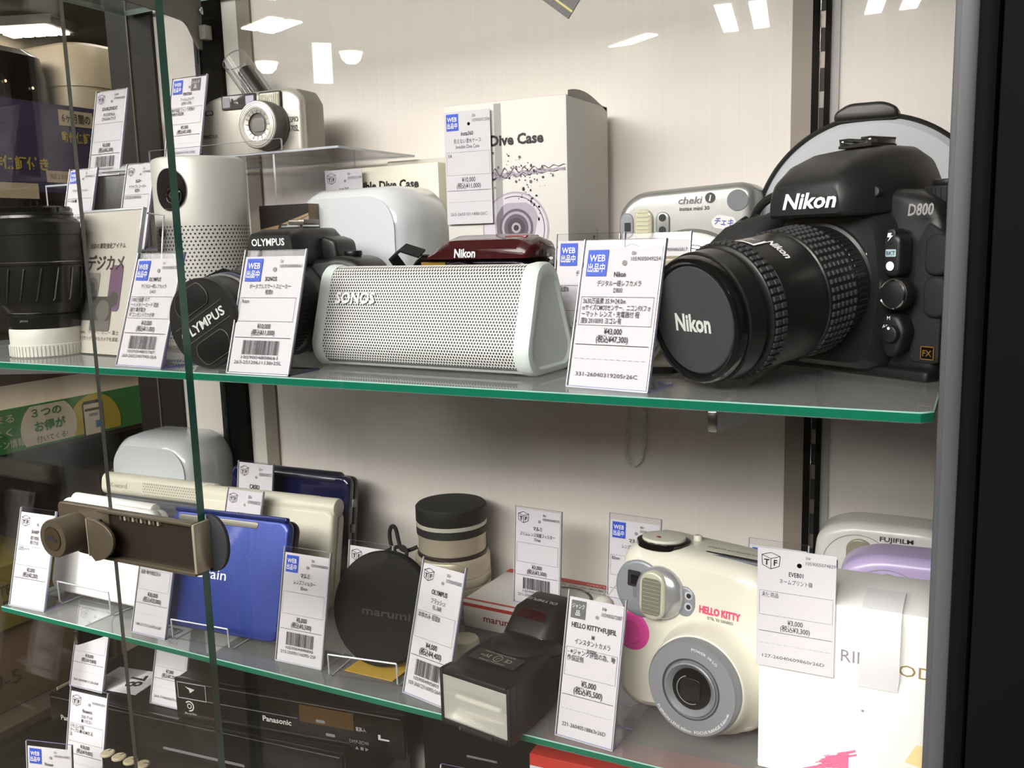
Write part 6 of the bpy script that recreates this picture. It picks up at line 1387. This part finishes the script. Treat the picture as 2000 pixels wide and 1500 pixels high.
a = simple_instant('white instant camera at the very back right, half hidden by the lilac one', (-0.0540, 0.6910, ZL), 0, '#e2e2dc', True)
b = simple_instant('lilac instant camera behind the tall white box', (-0.0290, 0.6330, ZL), 2, '#c3b1dc', False)
a.scale = (1, 1, 0.955); b.scale = (1, 1, 0.925)
# ================================================================== bottom deck
DECK = M('deck_dark', '#14110f', 0.5)
struct(MB().box(-0.905, 0.0, 0.405, YD, 0.755, 0.775, DECK).build('trim_11'))
PG = M('player_gloss', '#070605', 0.12, coat=0.3); PGB = M('player_body', '#0c0a09', 0.4, spec=0.3)
SIL = M('logo_silver', '#c2c2bf', 0.4)
# component with knobs, lowest
t = thing('audio_deck', 'black deck with cream topped knobs at the bottom of the stack', 'audio unit', (-0.680, 0.452, 0.775), 4)
m = MB(); m.box(-0.195, 0.20, 0.0, 0.25, 0, 0.072, PGB, bev=0.002); m.box(-0.195, 0.20, -0.002, 0.004, 0.066, 0.0735, PG, bev=0.001); m.build('cabinet', t)
m = MB(); m.text('Panasonic', SIL, 0, 0, 0.0048, w=0.030, X=T(-0.030, 0.070, 0.0722, rx=-90), d=0.0002); m.box(-0.035, -0.010, 0.040, 0.042, 0.072, 0.0726, GREYINK, X=T(0, 0, 0)); m.build('lettering', t)
for k in range(4):
    px, py, pz = ((-0.6715, 0.500), (-0.6570, 0.500), (-0.6425, 0.500), (-0.6283, 0.5005))[k] + (0.9125,)
    lx, ly = (Vector((px + 0.680, py - 0.452)).rotated if False else None, None)
    v = Matrix.Rotation(rad(-4), 2) @ Vector((px + 0.680, py - 0.452))
    m = MB(); m.cyl(0.0048, 0.072, pz - 0.775 - 0.002, GLOSSB, 24, 0.0004, T(v.x, v.y, 0)); kb = m.build('knob', t)
    m = MB(); m.lathe([(0.0048, 0), (0.0062, 0.0006), (0.0062, 0.0018), (0.0052, 0.0026), (0, 0.0028)], M('knob_cream', '#b9ad90', 0.4), 28, T(v.x, v.y, pz - 0.775 - 0.002)); m.box(-0.0003, 0.0003, 0.001, 0.006, 0, 0.0006, INK, X=T(v.x, v.y, pz - 0.775 + 0.0004, rz=k * -25)); m.build('knob_cap', kb)
def player(label, loc, rz, w_, d_, h_, logo_x, extra):
    t = thing('disc_player', label, 'disc player', loc, rz, 'stacked black disc players')
    m = MB(); m.box(0, w_, 0.004, d_, 0, h_, PGB, bev=0.0015); m.build('cabinet', t)
    m = MB(); m.box(-0.001, w_ + 0.001, 0.0, 0.006, 0.001, h_ + 0.0006, PG, bev=0.0016); m.box(0.002, w_ - 0.002, -0.0003, 0.001, h_ * 0.93, h_ * 0.955, M('trim_silver', '#8a8885', 0.2, metal=0.8)); m.build('front_panel', t)
    m = MB(); m.text('Panasonic', SIL, logo_x, h_ * 0.42, 0.0055, w=0.032, bold=0.02, d=0.0006)
    extra(m, w_, h_); m.build('lettering', t)
    return t
def exA(m, w_, h_):
    m.text('DMP-BD90', GREYINK, w_ * 0.82, h_ * 0.26, 0.0036, w=0.020, d=0.0006); m.text('電源-入', SIL, w_ * 0.83, h_ * 0.56, 0.0032, w=0.0105, d=0.0006)
    m.frame(w_ * 0.74, h_ * 0.42, 0.0004, SIL, w_ * 0.40, h_ * 0.74, 0.0005) if False else None
    m.plate([(0.006, h_ * 0.55), (w_ * 0.56, h_ * 0.55), (w_ * 0.56, h_ * 0.565), (0.006, h_ * 0.565)], GREYINK, 0.0005); m.frame(0.034, h_ * 0.40, 0.0005, SIL, 0.020, h_ * 0.74, 0.0005)
    m.plate([(0.012, h_ * 0.85), (0.024, h_ * 0.80), (0.018, h_ * 0.70), (0.017, h_ * 0.78)], SIL, 0.0006)
    m.ringplate(0.0042, 0.0056, SIL, 0.016, h_ * 0.37, 0.0006, 28, a0=-100, a1=140); m.ringplate(0.0018, 0.0028, SIL, 0.016, h_ * 0.37, 0.0006, 20); m.text('Blu-ray Disc', SIL, 0.017, h_ * 0.19, 0.0022, w=0.014, d=0.0006)
    m.plate([(w_ * .90, h_ * .40), (w_ * .945, h_ * .40), (w_ * .945, h_ * .44), (w_ * .91, h_ * .44), (w_ * .91, h_ * .52), (w_ * .90, h_ * .52)], SIL, 0.0006); m.plate(rrect(0.010, 0.003, 0.0012, 3, w_ * .66, h_ * .58), GREYINK, 0.0005); m.plate(rrect(0.010, 0.003, 0.0012, 3, w_ * .70, h_ * .30), GREYINK, 0.0005)
    m.text('▲ ■ ▶', GREYINK, w_ * .83, h_ * .12, 0.0028, w=0.014, d=0.0006)
    m.plate([(w_ * .57, h_ * .5), (w_ * .80, h_ * .5), (w_ * .80, h_ * .9), (w_ * .57, h_ * .9)], M('display_amber', '#4a3410', 0.1), 0.0004)
player('upper glossy black disc player with a disc logo, right of the white price card', (-0.6950, 0.6000, 0.8893), 6.7, 0.2515, 0.10, 0.0425, 0.118, exA)
player('wide black disc player under the other, with a numbered card lying on it', (-0.8620, 0.5800, 0.8490), 5.3, 0.36, 0.135, 0.0400, 0.030, lambda m, w_, h_: m.plate(rrect(0.10, 0.003, 0.001, 2, 0.2, h_ * .2), GREYINK, 0.0005))
t = thing('number_card', 'white card with big digits lying flat on the wide disc player', 'card', (-0.8080, 0.6350, 0.8892), 8)
m = MB(); m.box(-0.032, 0.032, -0.024, 0.024, 0.0004, 0.0012, PAPER); m.text('78', INK, 0, 0, 0.018, bold=0.02, X=T(0.012, 0.0, 0.0013, rx=-90, rz=0), rot=-70, d=0.0002); m.build('card', t)
price_tag('sunlit price card reading 18,000 yen on the wide disc player', (-0.8330, 0.6020, 0.8898), 3, 0.0470, 0.091, dict(icon='tf', c2='', c13='', maker='Panasonic', name=('ブルーレイ',), box=('動作 HDD 程度C',), price='¥18,000', tax='¥19,800', code='263-26040811120r26B'), 15, edge=AEDGEC)
price_tag('grey lit price card reading 7,000 yen beside the upper disc player', (-0.7235, 0.6110, 0.8898), 3, 0.0430, 0.091, dict(icon='tf', c2='', c13='', maker='Panasonic', name=('ブルーレイ',), box=('',), price='¥7,000', tax='¥7,700', code='263-31060507r26'), 15, foot=0.02)
price_tag('sunlit price card in the lower left corner before the wide disc player', (-0.7470, 0.5260, 0.8476), 4, 0.0470, 0.089, dict(icon='tf', c2='', c13='1059004912011', maker='Panasonic', name=('DVD デッキ', '■ リモコン'), box=('リモコン 付属', 'ケーブル ■ HDMI欠 品', '品'), price='¥18,000', tax='¥19,800'), 12, foot=0.02)
price_tag('price card with blue square at the bottom left corner of the picture', (-0.7080, 0.4640, 0.8476), 14, 0.0450, 0.080, dict(c2='02r', c13='1084000140852', maker='Pioneer', name=('コントローラー',)), 6, foot=0.02)
# right half of the deck
t = thing('red_box', 'red carton with white lettering at the bottom edge of the picture', 'box', (-0.2000, 0.545, 0.775), 2)
RD = M('carton_red', '#b5342a', 0.45)
m = MB(); m.box(-0.075, 0.085, 0, 0.042, 0, 0.212, RD, bev=0.001); m.build('carton', t)
m = MB(); m.text('SwitchBot', WHITEINK, 0.035, 0.200, 0.009, w=0.055, bold=0.02, shear=0.15, d=0.0003); m.text('SwitchBot', WHITEINK, 0, 0, 0.009, w=0.06, bold=0.02, shear=0.15, X=T(0.030, 0.012, 0.2122, rx=-90), d=0.0002); m.build('print', t)
t = thing('paper_price_card', 'white printed slip at the front of the red carton, bottom edge', 'price tag', (-0.2490, 0.5405, 0.9280), 2)
m = MB(); m.box(-0.024, 0.024, -0.0004, 0.0, 0, 0.052, PAPER); m.text('温度計 SwitchBot', INK, -0.021, 0.0445, 0.0044, al='l', w=0.042, d=0.0006); m.text('00000', INK, -0.021, 0.0365, 0.0044, al='l', w=0.014, d=0.0006); m.build('card', t)
t = thing('effects_pedal_box', 'dark box with faint lettering seen through the lower shelf under the white camera', 'box', (-0.1750, 0.592, 0.775), 3)
m = MB(); m.box(-0.080, 0.085, 0, 0.13, 0, 0.228, M('pedal_dark', '#232423', 0.5), bev=0.002); m.build('carton', t)
m = MB(); m.text('ZOOM G2.1u', M('pedal_print', '#6f726f', 0.5), 0, 0, 0.010, w=0.085, X=T(-0.005, 0.022, 0.2282, rx=-90), d=0.0002); m.build('print', t)
t = thing('tag_block', 'small dark box carrying the blue cornered price card at the bottom edge', 'box', (-0.298, 0.450, 0.775), 5)
m = MB(); m.box(-0.03, 0.03, 0, 0.08, 0, 0.129, M('block_dark', '#151311', 0.5), bev=0.001); m.build('carton', t)
price_tag('price card with blue square at the bottom edge below the flash', (-0.2955, 0.4750, 0.9045), 6, 0.0395, 0.093, dict(c2='02r', c13='1084000148834', maker='Panasonic', name=('ビデオデッキ',)), 12, foot=0.02)
price_tag

# ------------------------------------------------------------------ bronze ratchet lock on the doors
BZ = M('lock_bronze', '#5f5647', 0.38, metal=0.5); BZD = M('lock_bronze_shade', '#332c24', 0.4, metal=0.4); BZL = M('lock_edge_highlight', '#b5ab98', 0.3, metal=0.5)  # one bronze in three tones: plain, painted shade, painted highlight
t = thing('showcase_lock', 'bronze ratchet lock clamped across the edge of the glass doors', 'lock', (-0.400, 0.3715, 1.1790))
m = MB(); m.prism(rpoly([(-0.1165, 0.0160), (-0.070, 0.0160), (-0.070, -0.0160), (-0.104, -0.0160), (-0.1165, -0.004)], [0.004, 0.001, 0.001, 0.01, 0.006]), -0.0045, -0.0005, BZ, bev=0.0008); m.build('lock_plate', t)
m = MB(); m.box(-0.078, 0.0015, -0.0025, -0.0005, -0.0150, 0.0145, BZD); m.box(-0.078, 0.0015, -0.0060, -0.0005, 0.0135, 0.0155, BZ, bev=0.0005); m.box(-0.078, 0.0015, -0.0060, -0.0005, -0.0165, -0.0140, BZ, bev=0.0005)
for k in range(10): m.box(-0.060 + k * 0.0035, -0.0583 + k * 0.0035, -0.0045, -0.0015, 0.0105, 0.0138, BZL if k % 2 else BZ)
m.build('ratchet_bar', t)
m = MB(); m.box(0.0006, 0.0028, -0.0058, 0.0072, -0.0150, 0.0150, BZL, bev=0.0007); m.build('hook', t)
m = MB(); pts = [(-0.0005, -0.0175)] + [(-0.0005 + 0.0155 * cos(rad(a)) ** 0.8, 0.0175 * sin(rad(a))) for a in range(-80, 81, 8)] + [(-0.0005, 0.0175)]
m.prism(pts, 0.0068, 0.0098, M('lock_rubber', '#26272a', 0.65), bev=0.0008); m.build('rubber_pad', t)
m = MB(); pts = [(-0.080, -0.0115), (-0.080, 0.0115)] + [(-0.079 + 0.0215 * sin(rad(a)), -0.0005 + 0.0120 * cos(rad(a)) - (0.0035 if a > 90 else 0) * ((a - 90) / 90)) for a in range(10, 171, 10)]
m.prism(pts, -0.0125, -0.0103, BZ, bev=0.0005); m.box(-0.0803, -0.0796, -0.0127, -0.0101, -0.0125, 0.0113, BZL); m.box(-0.0790, -0.0760, -0.0105, -0.0030, -0.0090, 0.0090, BZD); m.build('slide_tab', t)  # light strip paints the tab's edge highlight, dark block its shaded gap
m = MB(); X = T(-0.0985, -0.0040, -0.0010, rx=90); m.lathe([(0.0120, 0), (0.0120, 0.0176), (0.0115, 0.0186), (0.0078, 0.0188), (0.0075, 0.0182), (0.0, 0.0182)], BZ, 48, X); c = m.build('cylinder', t)
m = MB(); m.lathe([(0.0073, 0.0180), (0.0073, 0.0191), (0.0, 0.0192)], M('lock_core', '#5a4c3a', 0.3, metal=0.6), 36, X); Xk = T(-0.0985, -0.0233, -0.0010); m.plate([(-0.0042, -0.0010), (0.0042, -0.0010), (0.0042, 0.0010), (0.0012, 0.0010), (0.0012, 0.0020), (-0.0030, 0.0020), (-0.0030, 0.0010), (-0.0042, 0.0010)], INK, 0.0002, Xk @ T(ry=8)); m.build('keyway', c)

t = thing('dark_filler_block', 'black filler block added to darken the gap below the lens filter and flash', 'disc player', (-0.4385, 0.650, 0.775), 4)  # block added to keep this gap dark
m = MB(); m.box(0, 0.165, 0.0, 0.075, 0, 0.215, PGB, bev=0.003); m.build('cabinet', t)
m = MB(); m.plate(rrect(0.10, 0.02, 0.002, 3, 0.075, 0.16), PG, 0.0006); m.plate(rrect(0.03, 0.002, 0.0005, 2, 0.06, 0.12), GREYINK, 0.0006); m.build('front_panel', t)
# ================================================================== the shop beyond the clear side of the showcase
def store():
    XF = -1.25
    BRN = M('shelf_brown', '#4a3d33', 0.5, var=0.2, vscale=12); DK = M('store_dark', '#1d1a18', 0.4)
    t = thing('store_shelving', 'brown back panel of the shop shelving beyond the clear side of the showcase', 'shelving', (XF, 1.35, 0))
    m = MB(); m.box(-0.52, -0.50, -0.75, 1.2, 0.0, 1.62, BRN); m.build('back_panel', t)
    for z, nm in ((0.66, 'low brown shop shelf board under the cartons at the left edge'), (1.070, 'middle brown shop shelf board behind the green banner'), (1.470, 'upper brown shop shelf board under the printers')):
        b = MB().box(-0.50, 0.0, -0.75, 1.2, z - 0.012, z, BRN).build('shop_shelf'); b.location = (XF, 1.35, 0); tag(b, nm, 'shelf', 'boards of the shop shelving')
    # purple rail with the guarantee sign
    t = thing('guarantee_sign', 'purple sign with yellow lettering on the upper shop shelf', 'sign', (XF + 0.004, 1.35, 1.46))
    PU = M('sign_purple', '#3a3350', 0.5); YE = M('sign_yellow', '#b09a3c', 0.5); PAL = M('sign_pale', '#b9a98c', 0.6)
    X = T(0.0, 0, 0, rz=90)
    m = MB(); m.box(-0.004, 0.0, -0.62, -0.10, -0.02, 0.110, PU); m.build('board', t)
    m = MB(); X = T(0.0006, 0, 0, rz=90)
    m.plate([(-0.395, 0.080), (-0.335, 0.080), (-0.335, 0.103), (-0.395, 0.103)], PAL, 0.0002, X); m.text('6ヶ月間の', M('sign_ink', '#3d332a', 0.6), -0.365, 0.0915, 0.011, w=0.050, bold=0.02, d=0.0006, X=X)
    m.text('動作保証付', YE, -0.362, 0.063, 0.012, w=0.062, bold=0.03, d=0.0006, X=X); m.text('動作保証付き', YE, -0.475, 0.020, 0.014, w=0.11, bold=0.03, d=0.0006, X=X)
    m.plate([(-0.425, -0.005), (-0.315, -0.005), (-0.315, 0.012), (-0.425, 0.012)], PAL, 0.0002, X); m.text('保証１カ月付き 内部清掃仕上げ済み', M('sign_ink'), -0.37, 0.0035, 0.006, w=0.10, d=0.0006, X=X)
    m.plate([(-0.300, -0.005), (-0.20, -0.005), (-0.20, 0.012), (-0.300, 0.012)], PAL, 0.0002, X); m.plate([(-0.52, -0.030), (-0.44, -0.030), (-0.44, -0.008), (-0.52, -0.008)], PAL, 0.0002, X); m.build('print', t)
    # black printer and white printer on top
    t = thing('black_printer', 'large black printer on the upper shop shelf at far left', 'printer', (XF - 0.20, 0.836, 1.470), 4)
    m = MB(); loops = []
    for z, s in ((0, 0.96), (0.02, 1.0), (0.14, 1.0), (0.172, 0.97), (0.182, 0.90)): loops.append([(x * s, y * s, z) for x, y in rrect(0.36, 0.28, 0.04, 5)])
    m.loft(loops, M('printer_black', '#14110f', 0.2, coat=0.3)); m.build('housing', t)
    m = MB(); m.plate([(-0.10, 0.03), (-0.055, 0.03), (-0.055, 0.10), (-0.10, 0.10)], M('printer_tag', '#b3a68c', 0.7), 0.001, X=T(0.182, 0, 0, rz=90)); m.plate([(0.00, 0.075), (0.04, 0.078), (0.04, 0.10), (0.00, 0.098)], M('printer_film', '#4d473c', 0.2), 0.001, X=T(0.182, 0, 0, rz=90)); m.build('paper_tag', t)
    m = MB()
    for k in range(5): m.plate(circ(0.002, 10, -0.09 + k * 0.045, 0.140 - k * 0.004), M('led_warm', '#ffd9a0', 0.5, emit=3.0), 0.001, X=T(0.182, 0, 0, rz=90))
    m.build('status_lights', t)
    t = thing('beige_printer', 'cream printer with rounded lid on the upper shop shelf', 'printer', (XF - 0.14, 1.128, 1.470), 0)
    m = MB(); loops = []
    for z, s in ((0, 0.96), (0.02, 1.0), (0.13, 1.0), (0.131, 0.985), (0.135, 0.985), (0.136, 1.0), (0.175, 0.98), (0.20, 0.90), (0.207, 0.8)): loops.append([(x * s, y * s, z) for x, y in rrect(0.28, 0.27, 0.05, 6)])
    m.loft(loops, M('printer_cream', '#b5a68b', 0.35)); m.build('housing', t)
    # green campaign banner on the middle board
    t = thing('campaign_banner', 'green shelf banner with a pictured phone and a white bubble', 'banner', (XF + 0.006, 1.35, 1.070))
    m = MB(); m.box(-0.003, 0.0, -0.66, -0.285, -0.004, 0.060, M('banner_green', '#3d7a3a', 0.5)); m.build('board', t)
    m = MB(); X = T(0.0005, 0, 0, rz=90); GI = M('banner_green_ink', '#3f7c46', 0.5); PB = M('banner_pale', '#cdbfa6', 0.6)
    m.plate(circ(0.045, 40, -0.383, 0.012, 0.047)[0:21], M('banner_yellow', '#b7a33a', 0.5), 0.0002, X) if False else m.plate([(x, z) for x, z in circ(0.048, 48, -0.385, 0.012, 0.048) if z >= -0.0035], M('banner_yellow', '#b7a33a', 0.5), 0.0002, X)
    m.plate([(x, z) for x, z in circ(0.047, 48, -0.465, 0.022, 0.045) if -0.0035 <= z <= 0.060], PB, 0.0004, X)
    m.text('３つの', GI, -0.468, 0.047, 0.011, w=0.050, bold=0.02, d=0.0008, X=X); m.text('お得が', GI, -0.464, 0.026, 0.012, w=0.052, bold=0.03, d=0.0008, X=X); m.text('付いてくる!', M('sign_ink'), -0.462, 0.007, 0.008, w=0.052, d=0.0008, X=X)
    m.plate(rrect(0.038, 0.075, 0.006, 4, -0.388, 0.0165)[0:0] or [(-0.407, -0.0035), (-0.369, -0.0035), (-0.369, 0.046), (-0.373, 0.050), (-0.403, 0.050), (-0.407, 0.046)], INK, 0.0006, X); m.plate([(-0.4045, -0.0035), (-0.3715, -0.0035), (-0.3715, 0.045), (-0.4045, 0.045)], PB, 0.0008, X); m.plate([(-0.403, 0.034), (-0.373, 0.034), (-0.373, 0.038), (-0.403, 0.038)], M('banner_brown', '#4d3b35', 0.6), 0.001, X); m.plate([(-0.396, 0.025), (-0.380, 0.025), (-0.380, 0.030), (-0.396, 0.030)], GREYINK, 0.001, X); m.plate([(-0.385, 0.006), (-0.374, 0.006), (-0.374, 0.017), (-0.385, 0.017)], M('app_blue', '#4d6fa8', 0.5), 0.001, X)
    m.text('まる', PB, -0.535, 0.046, 0.010, w=0.03, d=0.0006, X=X); m.text('よく', PB, -0.540, 0.026, 0.010, w=0.03, d=0.0006, X=X); m.text('ーン情報', PB, -0.530, 0.009, 0.010, w=0.045, d=0.0006, X=X); m.build('print', t)
    # cartons below the banner
    CB = M('cardboard', '#6b553c', 0.7, var=0.15, vscale=20); CG = M('carton_grey', '#5f564c', 0.6, var=0.15, vscale=15)
    for i, (x, y, z, sx, sy, sz, mt, lb) in enumerate(((-0.23, 0.865, 0.66, 0.36, 0.24, 0.13, CB, 'brown cardboard box on the low shop shelf at the left edge'), (-0.25, 1.13, 0.66, 0.40, 0.25, 0.33, M('carton_umber', '#4a3b2f', 0.6, var=0.2, vscale=10), 'tall dark brown carton on the low shop shelf'), (-0.18, 0.80, 0.87, 0.28, 0.16, 0.10, M('carton_yellow', '#857534', 0.6), 'dull yellow carton stacked in the shop at the left edge'))):
        if i == 2: x, y, z = -0.18, 0.835, 0.79
        b = MB().box(-sx / 2, sx / 2, -sy / 2, sy / 2, 0, sz, mt, bev=0.003).build('storage_carton'); b.location = (XF + x, y, z); tag(b, lb, 'box', 'cartons on the low shop shelf')
        if i == 0:
            q = MB(); q.text('U-5', M('sign_ink'), 0, 0, 0.022, w=0.05, X=T(sx / 2 + 0.001, -0.06, 0.05, rz=90)); q.build('print', b)
        if i == 2:
            q = MB(); q.text('TREND', M('sign_ink'), 0, 0.012, 0.016, w=0.06, X=T(sx / 2 + 0.001, 0.0, 0.05, rz=90)); q.text('FAST', M('sign_ink'), 0, -0.012, 0.016, w=0.05, X=T(sx / 2 + 0.001, 0.0, 0.05, rz=90)); q.build('print', b)
    t = thing('price_plate', 'small pale price plate on the rail of the low shop shelf', 'price tag', (XF + 0.005, 0.868, 0.662))
    # grey-brown goods on the middle board
    t2 = thing('packet', 'grey plastic packet on the middle shop shelf', 'packet', (XF - 0.10, 0.85, 1.0)) if False else None
    m = MB(); X = T(0.0006, 0, 0, rz=90); m.box(-0.002, 0.0, -0.016, 0.016, 0.0, 0.026, PAL); m.text('184', M('sign_ink'), 0, 0.013, 0.012, w=0.026, bold=0.03, X=X); m.build('plate', t)
    b = MB().box(-0.28, 0, -0.17, 0.17, 0, 0.050, M('goods_beige', '#a59884', 0.5), bev=0.008).build('white_appliance'); b.location = (XF - 0.02, 1.02, 1.1325 + 0.0); b.location.z = 1.070; tag(b, 'flat beige appliance above the green banner', 'appliance')
    b = MB().lathe([(0, 0), (0.028, 0), (0.028, 0.25), (0.02, 0.275), (0, 0.28)], M('roll_grey', '#6a6054', 0.35), 28).build('upright_roll'); b.location = (XF - 0.04, 0.975, 0.66); b.location = (XF + 0.035, 0.985, 0.0); b.scale = (1, 1, 3.65); tag(b, 'upright grey roll standing below the green banner', 'roll')
store()
# ------------------------------------------------------------------ shop ceiling lamps (seen directly and mirrored in the glass)
TUBE = M('lamp_tube', '#fff6e6', 0.5, emit=26.0); HOUS = M('lamp_housing', '#b9b2a4', 0.5)
def ceiling_lamp(label, x, y, rz, rows=2, n=6, L=0.75, wd=0.34):
    t = thing('ceiling_lamp', label, 'ceiling lamp', (x, y, 2.62), rz, 'louvred ceiling lamps of the shop')
    m = MB(); m.box(-L / 2, L / 2, -wd / 2, wd / 2, -0.05, 0, HOUS, bev=0.004); m.build('housing', t)
    for r in range(rows):
        yy = (r - (rows - 1) / 2) * wd / max(rows, 1)
        m = MB()
        for k in range(n):
            xa = -L / 2 + 0.03 + k * (L - 0.06) / n
            m.box(xa, xa + (L - 0.06) / n * 0.8, yy - 0.045, yy + 0.045, -0.062, -0.052, TUBE, bev=0.004)
        m.build('tube', t)
ceiling_lamp('louvred ceiling lamp of the shop seen through the glass at upper left', -4.75, 3.52, 20, 2, 5, 0.42, 0.26)
ceiling_lamp('louvred ceiling lamp mirrored in the glass above the film camera', -3.57, -3.36, 20, 2, 5, 0.40, 0.22)
ceiling_lamp('twin tube ceiling lamp mirrored near the upper right upright', -1.27, -4.60, 80, 2, 1, 0.9, 0.36)
ceiling_lamp('short tube ceiling lamp mirrored above the silver camera', -2.07, -4.95, 35, 1, 1, 0.9, 0.2)
ceiling_lamp('twin tube ceiling lamp mirrored in the upper right corner', -0.53, -4.95, 80, 2, 1, 0.9, 0.36)
SPOTL = M('spot_face', '#ffe9c4', 0.5, emit=45.0)
for lb, x, y in (('round ceiling downlight mirrored left of the film camera', -4.45, -4.30), ('round ceiling downlight mirrored right of the film camera', -3.78, -4.36)):
    t = thing('downlight', lb, 'downlight', (x, y, 2.62), 0, 'round ceiling downlights')
    m = MB(); m.lathe([(0.10, 0), (0.10, -0.015), (0.085, -0.02), (0.08, -0.012)], HOUS, 32); m.build('rim', t)
    m = MB(); m.lathe([(0.075, -0.014), (0.062, -0.060), (0.035, -0.085), (0.0, -0.092)], SPOTL, 32); m.build('lens', t)
t = thing('light_box', 'upright lit sign of the shop mirrored above the film camera', 'lit sign', (-2.36, -2.24, 1.945), -42)
m = MB(); m.box(-0.042, 0.042, -0.06, -0.01, 0.035, 0.20, HOUS, bev=0.003); m.build('case', t)
m = MB(); m.box(-0.036, 0.036, -0.012, -0.006, 0.041, 0.194, M('sign_glow', '#fff8ee', 0.5, emit=16.0)); m.build('lit_face', t)
m = MB(); m.lathe([(0.012, -1.945), (0.012, 0.05)], HOUS, 16, T(0, -0.035, 0)); m.lathe([(0.16, -1.945), (0.16, -1.925), (0, -1.92)], HOUS, 28, T(0, -0.035, 0)); m.build('post', t)
